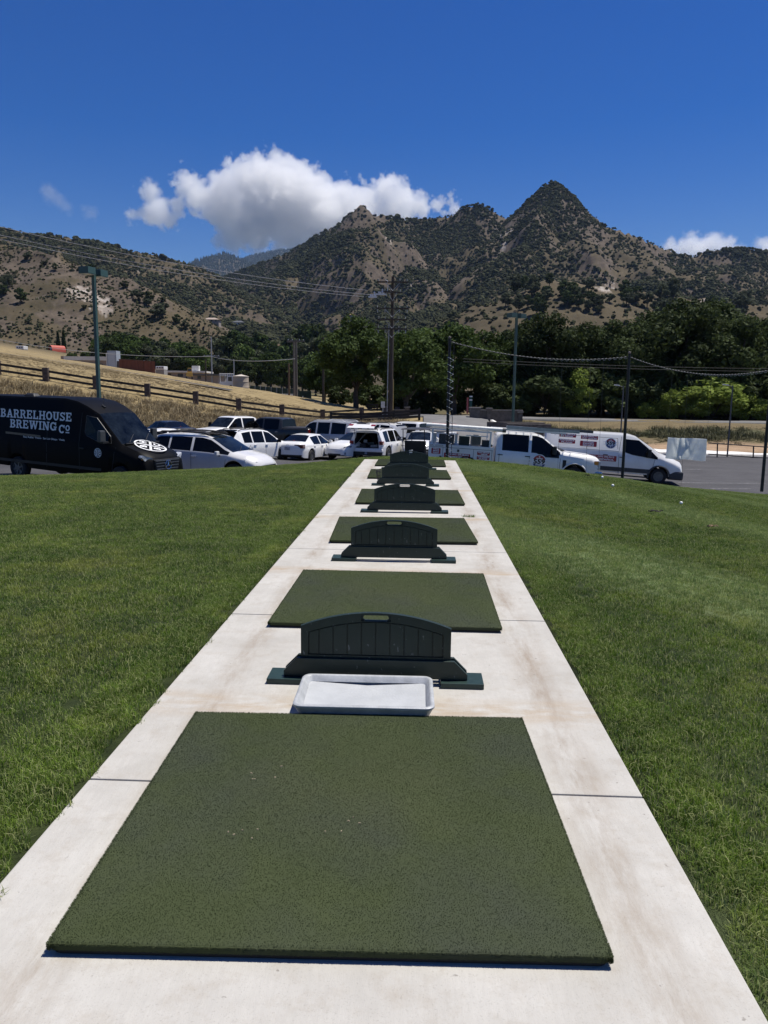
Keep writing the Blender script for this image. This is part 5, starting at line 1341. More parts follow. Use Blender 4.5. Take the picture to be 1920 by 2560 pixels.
def trailer(px0, px1, yt, yb, d, label, win=True):
    a, b = at(px0, yb, d), at(px1, yb, d); zt = at(px0, yt, d)[2]; w = b[0]-a[0]; H = zt-a[2]
    t = empty('trailer', (a[0], d, a[2]), (0, 0, R(-6)), label, 'trailer'); mw_ = M('trailer_white', (.68, .68, .67), .5, var=.05)
    MB().bbox(0, w, 0, 2.5, .15*H, H).build('body', mw_, t, bevel=.12)
    MB().bbox(.05, w-.05, .1, 2.4, -1.5, .14*H).build('skirt', M('trailer_skirt', (.28, .27, .26), .8), t)
    if win:
        for f in (.15, .45, .72): MB().bbox(w*f, w*(f+.16), -.03, .03, H*.5, H*.78).build('window', MATS['win_dark'], t)
trailer(34, 52, 747, 756, 255, 'small white trailer at the crest of the dry slope before the brown hill')
trailer(176, 210, 762, 768, 262, 'white trailer roof among the shrubs beside the lamp post', False); trailer(336, 355, 791, 800, 215, 'white trailer just past the end of the rust-red fence')
t, w, H = bldg('flat_roof_building', 338, 440, 801, 812, 225, 8, 'long low pink building with a thin white flat roof', M_stucco, M_roofw, roofh=.5, over=.6)
for k in range(3): MB().bbox(w*.2+k*w*.25, w*.2+k*w*.25+1.6, -.05, .02, H-1.7, H-.8).build('window', MATS['win_dark'], t)
t, w, H = bldg('flat_roof_building', 408, 470, 808, 818, 205, 7, 'second low building with a dark flat roof, next to the white utility vehicle', M_stucco, M('roof_dark', (.10, .10, .10), .8), roofh=.4, over=.7)
MB().bbox(w*.3, w*.42, -.05, .02, H-1.3, H-.5).build('window', MATS['win_dark'], t)
for px, lab in ((417, 'white rooftop cooling box on the flat-roofed pink building'),): 
    q = at(px, 801, 224); b_ = MB().box((0, 0, .5), (2.1, 1.4, 1.5)); o = b_.build('rooftop_unit', M_roofw, bevel=.06); o.location = (q[0], 227, at(390, 801, 225)[2]+.26); tag(o, lab, 'cooling unit')
# yellow machine, white cab vehicle, tank
def loader():
    q = at(409, 815, 195); g = q[2]-1; t = empty('yellow_loader', (q[0], 195, g), (0, 0, .3), 'small yellow machine parked on the crest before the flat roofs', 'machine'); my = M('machine_yellow', (.42, .25, .045), .6, var=.15)
    MB().box((0, 0, 1.7), (1.7, 2.4, 1.0), taper=.9).build('body', my, t, bevel=.06); MB().box((.1, 0, 2.75), (1.15, 1.3, 1.1), taper=.85).build('cab', my, t, bevel=.05); MB().box((.1, -.66, 2.8), (.9, .05, .6)).build('window', MATS['win_dark'], t)
    for sx in (-.7, .7):
        for sy in (-.9, .9): MB().lathe([(.001, -.16), (.4, -.16), (.45, 0), (.4, .16), (.001, .16)], (sx, sy, .95), 'X', 14).build('wheel', M('tyre', (.016, .016, .017), .85), t)
loader()
def cab_vehicle():
    a, b = at(474, 830, 190), at(505, 832, 190); zt = at(480, 807, 190)[2]; w = b[0]-a[0]; H = zt-a[2]
    t = empty('utility_vehicle', (a[0], 190, a[2]), (0, 0, R(-4)), 'white utility vehicle with a ladder-like rack parked beside the beige tank', 'utility vehicle'); mw_ = MATS['trailer_white']
    MB().prism([(0, -.6), (w, -.6), (w, H*.75), (w*.92, H*.8), (w*.55, H*.82), (w*.45, H*.25), (0, H*.2)], 0, 2.1, 'Y').build('body', mw_, t, bevel=.05)
    MB().prism([(w*.62, H*.3), (w*.9, H*.3), (w*.88, H*.7), (w*.62, H*.7)], -.04, -.005, 'Y').build('window', MATS['win_dark'], t)
    r_ = MB()
    for x_ in np.linspace(0.05*w, w*.98, 8): r_.tube([(x_, .1, H*.75), (x_, .1, H)], .06, 5)
    for z_ in (H, H*.9): r_.tube([(0, .1, z_), (w, .1, z_)], .06, 5)
    for x_ in (.05*w, .4*w): r_.tube([(x_, .1, H*.2), (x_, .1, H)], .07, 5)
    r_.build('rack', mw_, t)
    for x_ in (.2*w, .8*w): MB().lathe([(.001, -.14), (.4, -.14), (.42, 0), (.4, .14), (.001, .14)], (x_, .1, -.55), 'Y', 14).build('wheel', MATS['tyre'], t)
cab_vehicle()
def tank():
    c = at(520.5, 836, 188); tl, tr = at(504, 815, 188), at(537, 815, 188); r_ = (tr[0]-tl[0])/2; z1 = tl[2]+.25; z2 = at(520, 809.5, 188)[2]; g = c[2]-1.5
    t = empty('storage_tank', (c[0], 188, g), (0, 0, 0), 'round beige water storage tank with a shallow conical lid', 'tank'); mt = M('tank_beige', (.36, .30, .235), .7, var=.08, vscale=.6)
    MB().lathe([(r_, 0), (r_, (z1-g)*.33), (r_+.04, (z1-g)*.34), (r_, (z1-g)*.36), (r_, (z1-g)*.66), (r_+.04, (z1-g)*.67), (r_, (z1-g)*.69), (r_, z1-g)], n=36).build('shell', mt, t, smooth=30)
    MB().lathe([(r_+.06, z1-g-.1), (r_+.06, z1-g+.02), (.35, z2-g), (.34, z2-g+.15), (.001, z2-g+.15)], n=36).build('lid', M('tank_lid', (.52, .46, .38), .7), t, smooth=30)
tank()
t, w, H = bldg('open_shed', 508, 536, 800, 806, 262, 6, 'open shed with a pale flat roof behind the beige tank', M('shed_dark', (.05, .045, .04), .9), M_roofw, roofh=.6, over=1.)
# green screened fence and white wall, green cabinet
def screen_fence():
    a, b = at(540, 842, 150), at(648, 856, 140); za, zb = at(540, 833, 150)[2], at(640, 841, 140)[2]
    t = empty('screened_fence', tuple(a), (0, 0, 0), 'dark green fabric screened fence running down from the beige tank', 'fence'); n = 9
    for k in range(n):
        f0, f1 = k/n, (k+1)/n; p0, p1 = (b-a)*f0, (b-a)*f1; z0, z1 = za+(zb-za)*f0-a[2], za+(zb-za)*f1-a[2]
        MB().add([(p0[0]+.05, p0[1], p0[2]-1.5), (p1[0]-.05, p1[1], p1[2]-1.5), (p1[0]-.05, p1[1], z1), (p0[0]+.05, p0[1], z0), (p0[0]+.05, p0[1]+.04, p0[2]-1.5), (p1[0]-.05, p1[1]+.04, p1[2]-1.5), (p1[0]-.05, p1[1]+.04, z1), (p0[0]+.05, p0[1]+.04, z0)], [(0, 1, 2, 3), (7, 6, 5, 4), (3, 2, 6, 7)]).build('screen_panel', M('screen_green', (.008, .03, .024), .8), t)
        MB().tube([p0+[0, -.05, -1.5], (p0[0], p0[1]-.05, z0+.1)], .06, 6).build('post', M_steel, t)
screen_fence()
a, b = at(606, 857, 122), at(642, 858, 120); t = MB().bbox(a[0], b[0], 119, 119.4, a[2]-2.5, at(620, 851, 121)[2]).build('white_wall', M_roofw, bevel=.03); tag(t, 'low white wall below the green screened fence', 'wall')
q = at(660, 862, 108); g = q[2]-1; t = empty('utility_cabinet', (q[0], 108, g), (0, 0, .1), 'dark green utility cabinet at the foot of the timber poles', 'cabinet')
Hc = at(660, 844.5, 108)[2]-g; MB().box((0, 0, Hc/2), (1.6, 1.1, Hc)).build('body', M('cab_green', (.02, .045, .028), .6), t, bevel=.03); MB().box((-.35, -.57, Hc*.62), (.16, .03, .22)).build('label_plate', M_white, t); MB().box((.0, -.565, Hc*.5), (.03, .02, Hc*.8)).build('door_seam', M_black, t)
# houses on the slope in the middle distance
def house(px, py, d0, wpx, hpx, label, wallm, roofm, rz=0):
    p = march2(px, py, 400, 1500)
    if p is None: p = at(px, py, 850)
    sc = .0006018*p[1]; w, hh = wpx*sc, hpx*sc; t = empty('house', (p[0], p[1], p[2]-.5), (0, 0, rz), label, 'house')
    MB().bbox(-w/2, w/2, -w*.3, w*.3, -3, hh*.55).build('wall', wallm, t)
    MB().add([(-w*.56, -w*.38, hh*.53), (w*.56, -w*.38, hh*.53), (w*.56, w*.38, hh*.53), (-w*.56, w*.38, hh*.53), (-w*.2, 0, hh), (w*.2, 0, hh)], [(0, 1, 5, 4), (1, 2, 5), (2, 3, 4, 5), (3, 0, 4), (3, 2, 1, 0)]).build('roof', roofm, t)
    for f in (-.3, .05, .32): MB().bbox(w*f-w*.05, w*f+w*.05, -w*.3-.06, -w*.3+.02, hh*.12, hh*.42).build('window', MATS['win_dark'], t)
house(458, 695, 900, 34, 10, 'tan hip-roofed house on the rise below the notch in the mountains', M('house_tan', (.32, .28, .24), .8), M('roof_tan', (.34, .27, .22), .8))
house(516, 701, 900, 26, 9, 'dark-roofed house with white trim beside the tan hip-roofed house', M('house_white', (.55, .55, .55), .7), M('roof_slate', (.07, .075, .085), .7))
house(610, 752, 600, 22, 9, 'small orange-brown house among the valley trees', M('house_orange', (.33, .19, .10), .8), M('roof_brown', (.28, .15, .08), .8))
house(762, 683, 900, 14, 6, 'tiny brown-roofed house high among the dark woods by the power pole', M('house_tan', (.3, .28, .24)), MATS['roof_brown'])
# ------------------------------------------------------------------ vehicles
def paint(name, c, rough=.32, coat=.6, var=.04): return M(name, c, rough, var=var, vscale=2, coat=coat)
P_WHITE = paint('paint_white', (.78, .77, .74)); P_PEARL = paint('paint_pearl', (.66, .65, .63)); P_BLACK = M('paint_black', (.0032, .0033, .0036), .5, var=.04, vscale=2, coat=.0, spec=.09)
P_SILV = paint('paint_silver', (.34, .35, .37), .35); P_DARKG = paint('paint_charcoal', (.014, .015, .016), .35, .2); P_DARKB = paint('paint_dark_blue', (.009, .010, .012), .35, .2)
G_DARK = M('glass_dark', (.004, .0045, .005), .06, var=0, spec=.22); G_WIND = M('glass_windscreen', (.008, .011, .014), .06, var=.6, vscale=2.2, spec=.2)
TYRE = MATS['tyre']; RIM = M('rim_alloy', (.32, .33, .34), .3, metal=.8); RIMW = M('rim_steel', (.14, .145, .15), .5, metal=.5); PLAST = M('black_plastic', (.018, .018, .019), .6); CHROME = M('chrome', (.6, .61, .62), .12, metal=1., var=.02)
LAMPG = M('headlamp', (.5, .52, .55), .12, spec=.9, var=.25, vscale=12); TAIL = M('tail_lamp', (.20, .012, .014), .15, var=.3, vscale=10); UNDER_ = M('underbody', (.006, .006, .006), .9); SEAM = M('panel_gap', (.03, .03, .032), .8)
AMBER = M('amber_lamp', (.5, .2, .03), .3); GREYP = M('grey_plastic_trim', (.045, .047, .05), .6); PLATE = M('plate', (.25, .27, .33), .5, var=.4, vscale=20)
def interp_prof(prof, xs):
    A = np.array(sorted(prof, key=lambda q: q[0]), float)
    return np.stack([np.interp(xs, A[:, 0], A[:, k]) for k in range(1, A.shape[1])], 1)
def car_body(t, prof, W, wheels, wr, bodym, sides=(), wind=None, rear=None, zb=.22, zm=.62, arch=.07, roofm=None, glassm=None, windm=None, roofx=None, open_rear=None, lower=None, lower_z=None, tumble=None):
    """prof rows: (x, z_belt, z_top, width factor, roof half width factor, z_bottom). x runs back from 0 at the nose"""
    xs = set(round(q[0], 4) for q in prof)
    for s in list(sides)+([wind] if wind else [])+([rear] if rear else []): xs |= {round(s[0], 4), round(s[1], 4)}
    Ra = wr+arch
    for xw in wheels:
        for a in np.linspace(0, math.pi, 13): xs.add(round(xw+Ra*math.cos(a), 4))
        xs |= {round(xw+Ra+.004, 4), round(xw-Ra-.004, 4)}
    lo, hi = min(q[0] for q in prof), max(q[0] for q in prof)
    xs = np.array(sorted(x for x in xs if lo <= x <= hi)); full = [xs[0]]
    for x in xs[1:]:
        n = int((x-full[-1])/.32)
        for k in range(n): full.append(full[-1]+(x-full[-1])/(n-k+1))
        full.append(x)
    xs = np.array(full)
    Q = interp_prof(prof, xs); zs, zr, wf, wrf, zbt = Q.T
    for xw in wheels:
        d = abs(xs-xw); k = d <= Ra+1e-6
        zbt[k] = np.maximum(zbt[k], wr+np.sqrt(np.maximum(0, Ra**2-d[k]**2)))
    ring = []
    for i in range(len(xs)):
        w = W*wf[i]; r_ = W*wrf[i]; cab = zr[i]-zs[i]; rd = .10 if cab > .3 else cab*.45
        z3 = min(max(zm, zbt[i]+.05), zs[i]-.1)
        h = [(0, zbt[i]), (w*.8, zbt[i]), (w-.03, zbt[i]+.012), (w, z3), (w*.985, zs[i]-.06), (w*.955, zs[i]), (r_, zr[i]-rd), (r_-.05, zr[i]-rd*.35), (r_*.55, zr[i]-rd*.05), (0, zr[i])]
        ring.append(h)
    nh = 10; full_r = lambda h: [(y, z) for y, z in h]+[(-y, z) for y, z in h[-2:0:-1]]
    V = []; nr = None
    for x, h in zip(xs, ring):
        fr = full_r(h); nr = len(fr); V += [(x, y, z) for y, z in fr]
    parts = {'body': [], 'glass': {}, 'under': []}
    def inr(x0, x1, rng): return rng and x0 >= min(rng)-1e-3 and x1 <= max(rng)+1e-3
    for i in range(len(xs)-1):
        for k in range(nr):
            k2 = (k+1) % nr; f = (i*nr+k, i*nr+k2, (i+1)*nr+k2, (i+1)*nr+k)
            j = k if k < 9 else 17-k      # half-ring segment index: 0..8
            side = 'L' if k < 9 else 'R'
            key = 'body'
            if j == 5:
                for n_, s in enumerate(sides):
                    if inr(xs[i], xs[i+1], s): key = ('window', side, n_)
            if j in (7, 8) or (j == 6 and False):
                if inr(xs[i], xs[i+1], wind): key = ('windscreen',)
                if inr(xs[i], xs[i+1], rear): key = ('rear_window',)
            if j in (0, 1): key = 'under'
            if key == 'body' and lower and j == 2 : key = 'lower'
            if isinstance(key, tuple): parts['glass'].setdefault(key, []).append(f)
            else: parts.setdefault(key, []).append(f)
    b = MB(); b.v = V
    b.f = parts['body']; b.m = [0]*len(b.f)
    if lower: b.f = b.f+parts.get('lower', []); b.m = b.m+[2]*len(parts.get('lower', []))
    b.f = b.f+parts['under']; b.m += [1]*len(parts['under'])
    b.f.append(list(range(nr))); b.m.append(0)
    if not open_rear: pass
    e = (len(xs)-1)*nr; b.f.append([e+k for k in range(nr)][::-1]); b.m.append(0)
    # sorted by x: first ring is the tail
    if open_rear:
        b.f.pop(-2); b.m.pop(-2)
    body = b.build('body', [bodym, UNDER_, lower or PLAST], t, smooth=38, merge=False)
    bm = bmesh.new(); bm.from_mesh(body.data)
    bmesh.ops.delete(bm, geom=[v for v in bm.verts if not v.link_faces], context='VERTS'); bm.to_mesh(body.data); bm.free()
    for key, fs in parts['glass'].items():
        g = MB(); used = sorted({q for f in fs for q in f}); mp = {q: n_ for n_, q in enumerate(used)}
        g.v = [V[q] for q in used]; g.f = [[mp[q] for q in f] for f in fs]; g.m = [0]*len(fs)
        g.build(key[0], (windm or G_WIND) if key[0] == 'windscreen' else (glassm or G_DARK), t, smooth=30)
    def half_w(x, z):
        q = interp_prof(prof, np.array([x]))[0]; w = W*q[2]
        if z <= q[0]-.06: return w*(1 if z < zm+.2 else .99)
        if z <= q[0]: return w*.96
        f = (z-q[0])/max(.05, q[1]-.1-q[0]); return w*.955+(W*q[3]-w*.955)*min(1, f)
    return half_w
def wheel(t, x, y, r, w=.22, rim=RIM, spokes=5, dark=False):
    s = 1 if y > 0 else -1
    o = MB().lathe([(r*.62, -w/2), (r*.93, -w/2), (r, -w*.32), (r, w*.32), (r*.93, w/2), (r*.62, w/2)], (0, 0, 0), 'Y', 24).build('wheel', TYRE, t, smooth=40)
    o.location = (x, y, r)
    b = MB(); f = s*(w/2-.025)
    b.lathe([(r*.63, f-.03*s), (r*.63, f+.012*s), (r*.57, f+.014*s), (r*.55, f-.02*s), (.001, f-.05*s)], (0, 0, 0), 'Y', 20)
    for k in range(spokes):
        a = 2*math.pi*k/spokes+.3; b.box((r*.30*math.cos(a), f-.005*s, r*.30*math.sin(a)), (r*.52, .03, r*.15), (0, -a, 0))
    b.lathe([(r*.13, f-.01*s), (r*.12, f+.015*s), (.001, f+.015*s)], (0, 0, 0), 'Y', 10)
    b.build('rim', [rim], o, smooth=40)
    return o
def wheels4(t, xf, xr, y, r, **kw):
    for x in (xf, xr):
        for s in (1, -1): wheel(t, x, s*y, r, **kw)
def side_strip(t, name, mat, hw, pts, s, off=.006, wdt=.012):
    """thin line on the body side through (x,z) pts"""
    b = MB()
    for (x0, z0), (x1, z1) in zip(pts[:-1], pts[1:]):
        n = max(1, int(math.hypot(x1-x0, z1-z0)/.15)); 
        for k in range(n):
            a0, a1 = k/n, (k+1)/n; xa, za, xb, zb_ = x0+(x1-x0)*a0, z0+(z1-z0)*a0, x0+(x1-x0)*a1, z0+(z1-z0)*a1
            dx, dz = (x1-x0), (z1-z0); l = math.hypot(dx, dz); nx, nz = -dz/l*wdt/2, dx/l*wdt/2
            ya, yb = hw(xa, za)+off, hw(xb, zb_)+off
            b.add([(xa+nx, s*ya, za+nz), (xb+nx, s*yb, zb_+nz), (xb-nx, s*yb, zb_-nz), (xa-nx, s*ya, za-nz)], [(0, 1, 2, 3) if s < 0 else (3, 2, 1, 0)])
    return b
def seams(t, hw, lines, s_all=(-1, 1), mat=None, w=.014):
    for s in s_all:
        vs = MB()
        for ln in lines:
            q = side_strip(t, '', None, hw, ln, s, .004, w); vs.add(q.v, q.f)
        vs.build('door_seam', mat or SEAM, t, fix=False)
def handles(t, hw, xz, mat, s_all=(-1, 1)):
    for s in s_all:
        for x, z in xz: MB().box((x, s*(hw(x, z)+.018), z), (.2, .035, .035)).build('door_handle', mat, t, bevel=.008)
def mirrors(t, hw, x, z, mat, big=False, s_all=(-1, 1)):
    d = (.12, .2, .16) if not big else (.14, .22, .34)
    for s in s_all:
        y = hw(x, z)
        m = MB().box((x, s*(y+.06+d[1]/2), z+d[2]/2-.02), d, taper=.9).build('mirror', mat, t, bevel=.03)
        MB().tube([(x+.02, s*(y-.02), z-.03), (x, s*(y+.10), z)], .03, 6).build('mirror_arm', PLAST, m)
def lampbox(t, name, x0, x1, y0, y1, z0, z1, mat, both=True, taper=1.):
    for s in ((1, -1) if both else (1,)):
        MB().bbox(min(x0, x1), max(x0, x1), min(s*y0, s*y1), max(s*y0, s*y1), z0, z1).build(name, mat, t, bevel=.012)
def vehicle(name, x, y, yaw, label, cat, pitch=0., z=None, group=None):
    z = float(lot_z(x, y)) if z is None else z
    return empty(name, (x, y, z), (0, R(pitch), R(yaw)), label, cat, group)
def text_mesh(body, size, bold=0., align='CENTER', res=3, spacing=1.):
    c = bpy.data.curves.new('lettering', 'FONT'); c.body = body; c.size = size; c.offset = bold; c.align_x = align; c.align_y = 'CENTER'; c.resolution_u = res; c.space_character = spacing; c.fill_mode = 'FRONT'
    o = bpy.data.objects.new('lettering', c); COL.objects.link(o); bpy.context.view_layer.update()
    me = bpy.data.meshes.new_from_object(o.evaluated_get(bpy.context.evaluated_depsgraph_get())); COL.objects.unlink(o); bpy.data.objects.remove(o); bpy.data.curves.remove(c)
    return me
def text(t, body, size, mat, loc, rot=(90, 0, 0), name='lettering', fit=None, **kw):
    me = text_mesh(body, size, **kw); me.materials.clear(); me.materials.append(mat)
    o = bpy.data.objects.new(name, me); COL.objects.link(o); o.parent = t; o.location = loc; o.rotation_euler = [R(a) for a in rot]
    if fit and len(me.vertices):
        w = max(v.co.x for v in me.vertices)-min(v.co.x for v in me.vertices); o.scale = (fit/w if w > 1e-6 else 1, 1, 1)
    return o
T_WHITE = M('print_white', (.78, .78, .77), .5, var=.03); T_GREY = M('print_silver', (.74, .76, .80), .45, var=.05); T_RED = M('print_red', (.33, .022, .032), .45, var=.05); T_BLUE = M('print_blue', (.02, .045, .17), .45); T_BLK = M('print_black', (.008, .008, .01), .5)
# slab-serif capitals drawn as strokes
def slab_word(word, h, st=.20):
    """meshes of block letters on baseline 0, returns verts (x,z), faces, width"""
    V = []; F = []; dz = [0]
    def quad(ps):
        b = len(V); dz[0] += 1
        for p in ps: V.append((p[0], p[1], dz[0] % 7))
        F.append(tuple(range(b, b+len(ps))))
    def bx(x0, x1, y0, y1, o=0): quad([(o+x0, y0), (o+x1, y0), (o+x1, y1), (o+x0, y1)])
    def arc(cx, cy, rx, ry, a0, a1, t, o, n=10):
        for k in range(n):
            p, q = R(a0+(a1-a0)*k/n), R(a0+(a1-a0)*(k+1)/n)
            quad([(o+cx+rx*math.cos(p), cy+ry*math.sin(p)), (o+cx+rx*math.cos(q), cy+ry*math.sin(q)), (o+cx+(rx-t)*math.cos(q), cy+(ry-t*.9)*math.sin(q)), (o+cx+(rx-t)*math.cos(p), cy+(ry-t*.9)*math.sin(p))])
    def dg(x0, y0, x1, y1, w, o): quad([(o+x0-w/2, y0), (o+x0+w/2, y0), (o+x1+w/2, y1), (o+x1-w/2, y1)])
    o = 0; s = st; e = .13
    for ch in word:
        if ch == ' ': o += .35; continue
        if ch == 'B':
            w = .78; bx(.08, .08+s, 0, 1, o); bx(0, .45, 0, e+.02, o); bx(0, .45, 1-e-.02, 1, o); bx(.28, .45, .44, .57, o); arc(.44, .27, .32, .27, -90, 90, s, o); arc(.42, .75, .28, .25, -90, 90, s*.9, o)
        elif ch == 'A':
            w = .92; dg(.2, .1, .46, 1, s*.95, o); dg(.74, .1, .46, 1, s, o); bx(.3, .62, .27, .4, o); bx(0, .4, 0, e, o); bx(.54, .94, 0, e, o)
        elif ch == 'R':
            w = .86; bx(.08, .08+s, 0, 1, o); bx(0, .38, 0, e, o); bx(0, .45, 1-e-.02, 1, o); bx(.28, .45, .42, .55, o); arc(.44, .715, .3, .285, -90, 90, s, o); dg(.68, .05, .5, .48, s, o); bx(.56, .9, 0, e, o)
        elif ch == 'E':
            w = .78; bx(.08, .08+s, 0, 1, o); bx(0, .74, 0, e+.03, o); bx(0, .72, 1-e-.03, 1, o); bx(.28, .56, .44, .57, o); bx(.62, .75, .15, .32, o); bx(.6, .73, .7, .87, o); bx(.48, .57, .36, .65, o)
        elif ch == 'L':
            w = .74; bx(.1, .1+s, 0, 1, o); bx(0, .72, 0, e+.03, o); bx(0, .42, 1-e, 1, o); bx(.58, .72, .16, .36, o)
        elif ch == 'H':
            w = .92; bx(.1, .1+s, 0, 1, o); bx(.62, .62+s, 0, 1, o); bx(.3, .62, .43, .57, o)
            for a in (0, .54): bx(a, a+.38, 0, e, o); bx(a, a+.38, 1-e, 1, o)
        elif ch in 'OC' or ch == 'o':
            w = .84; k = 1 if ch != 'o' else .62; b0 = 0 if ch != 'o' else .36
            if ch == 'C': arc(.42, .5, .42, .5, 42, 318, s*1.05, o, 16); bx(.66, .8, .62, .98, o); 
            elif ch == 'O': arc(.42, .5, .42, .5, 0, 360, s*1.05, o, 20)
            else: arc(.30, .66, .30, .34, 0, 360, .15, o, 16); bx(.04, .56, .07, .2, o); w = .62
        elif ch == 'U':
            w = .86; bx(.1, .1+s, .36, 1, o); bx(.56, .56+s, .36, 1, o); arc(.43, .38, .33, .38, 180, 360, s, o, 12); bx(0, .38, 1-e, 1, o); bx(.48, .86, 1-e, 1, o)
        elif ch == 'S':
            w = .72; arc(.36, .73, .32, .27, 20, 270, s*.95, o, 12); arc(.36, .28, .33, .28, -160, 90, s*.95, o, 12); bx(.56, .68, .68, 1, o); bx(.02, .14, 0, .32, o)
        elif ch == 'W':
            w = 1.25; dg(.36, 0, .18, .9, s, o); dg(.36, 0, .62, .9, s*.8, o); dg(.86, 0, .62, .9, s*.9, o); dg(.86, 0, 1.06, .9, s*.8, o)
            for a in (0, .44, .9): bx(a, a+.36, 1-e, 1, o)
        elif ch == 'I':
            w = .4; bx(.09, .09+s, 0, 1, o); bx(0, .38, 0, e, o); bx(0, .38, 1-e, 1, o)
        elif ch == 'N':
            w = .94; bx(.1, .1+s*.8, 0, 1, o); bx(.68, .68+s*.8, 0, 1, o); quad([(o+.1, 1), (o+.32, 1), (o+.84, 0), (o+.62, 0)]); bx(0, .36, 0, e, o); bx(0, .3, 1-e, 1, o); bx(.58, .94, 1-e, 1, o)
        elif ch == 'G':
            w = .9; arc(.43, .5, .43, .5, 40, 330, s*1.05, o, 16); bx(.5, .9, .36, .5, o); bx(.62, .62+s, .06, .4, o); bx(.68, .82, .62, .98, o)
        o += w+.08
    return [(x*h, z*h, d) for x, z, d in V], F, (o-.08)*h
def decal_right(t, name, V, F, mat, hw_y, x0, z0, sx=1.):
    """flat lettering on the right-hand (-y) flank; layers 0.4 mm apart"""
    b = MB(); b.add([(x0+x*sx, -(hw_y(x0+x*sx, z0+z) if callable(hw_y) else hw_y)-.004-d*.0004, z0+z) for x, z, d in V], F)
    return b.build(name, mat, t, fix=False)
def disc_pts(r, n=28, a0=0, a1=360): return [(r*math.cos(R(a0+(a1-a0)*k/n)), r*math.sin(R(a0+(a1-a0)*k/n))) for k in range(n+1)]
def flat_right(t, name, polys, mat, y, cx, cz, dep=.002, sx=1., sz=1.):
    b = MB()
    for poly in polys: b.add([(cx+px*sx, y, cz+pz*sz) for px, pz in poly], [tuple(range(len(poly)))])
    return b.build(name, mat, t, fix=False)
def ring_polys(r0, r1, a0=0, a1=360, n=32):
    return [[(r0*math.cos(R(p)), r0*math.sin(R(p))), (r1*math.cos(R(p)), r1*math.sin(R(p))), (r1*math.cos(R(q)), r1*math.sin(R(q))), (r0*math.cos(R(q)), r0*math.sin(R(q)))] for p, q in [(a0+(a1-a0)*k/n, a0+(a1-a0)*(k+1)/n) for k in range(n)]]
def emblem559(t, y, cx, cz, r):
    flat_right(t, 'emblem_ground', [disc_pts(r, 36)[:-1]], T_GREY, y-.002, cx, cz)
    for s in (.22, -.22): flat_right(t, 'emblem_bar', [[(-1.38*r, s*r-.06*r), (1.38*r, s*r-.06*r), (1.38*r, s*r+.06*r), (-1.38*r, s*r+.06*r)]], T_GREY, y-.0035, cx, cz)
    flat_right(t, 'emblem_red', [disc_pts(r*.88, 24, 18, 162)], T_RED, y-.005, cx, cz)
    flat_right(t, 'emblem_blue', [disc_pts(r*.88, 24, 198, 342)], T_BLUE, y-.005, cx, cz)
    flat_right(t, 'emblem_band', [[(-.86*r, -.3*r), (.86*r, -.3*r), (.86*r, .3*r), (-.86*r, .3*r)]], T_GREY, y-.0065, cx, cz)
    text(t, '559', r*.78, T_BLK, (cx, y-.009, cz), bold=r*.035, fit=r*1.55)
    text(t, 'HEATING', r*.2, T_WHITE, (cx, y-.008, cz+.42*r), bold=.004); text(t, 'COOLING', r*.2, T_WHITE, (cx, y-.008, cz-.42*r), bold=.004)
    star = [( (.16 if k % 2 == 0 else .065)*r*math.sin(math.pi*k/5), .66*r+(.16 if k % 2 == 0 else .065)*r*math.cos(math.pi*k/5)) for k in range(10)]
    flat_right(t, 'emblem_star', [star], T_WHITE, y-.008, cx, cz); flat_right(t, 'emblem_star', [[(a, -b) for a, b in star]], T_WHITE, y-.008, cx, cz)
def sign(t, y, x0, x1, z0, z1, lines, mat=T_RED):
    r = min(.03, (z1-z0)*.2); P = [(a+x0, b+z0) for a, b in round_rect(x1-x0, z1-z0, r, 3)]
    flat_right(t, 'sign_panel', [P], mat, y-.003, 0, 0)
    n = len(lines); hh = (z1-z0)/(n+.35)
    for k, ln in enumerate(lines): text(t, ln, hh*.98, T_WHITE, ((x0+x1)/2, y-.006, z1-(z1-z0)*(k+.5)/n), bold=.004, fit=(x1-x0)*(.88 if len(ln) > 8 else .66))
# ------------------------------------------------------------------ the vehicles themselves
def front_from(px, d, lx, ly, yaw):
    """nose position so that the local point (lx, ly) stands where the photograph shows it"""
    p = at(px, 900, d); c, s = math.cos(R(yaw)), math.sin(R(yaw))
    return p[0]-(lx*c-ly*s), p[1]-(lx*s+ly*c)
def on(t, loc, rot=(0, 0, 0)):
    from mathutils import Euler
    m = Matrix.Translation(t.location) @ t.rotation_euler.to_matrix().to_4x4() @ Matrix.Translation(Vector(loc)) @ Euler([R(a) for a in rot]).to_matrix().to_4x4()
    return m
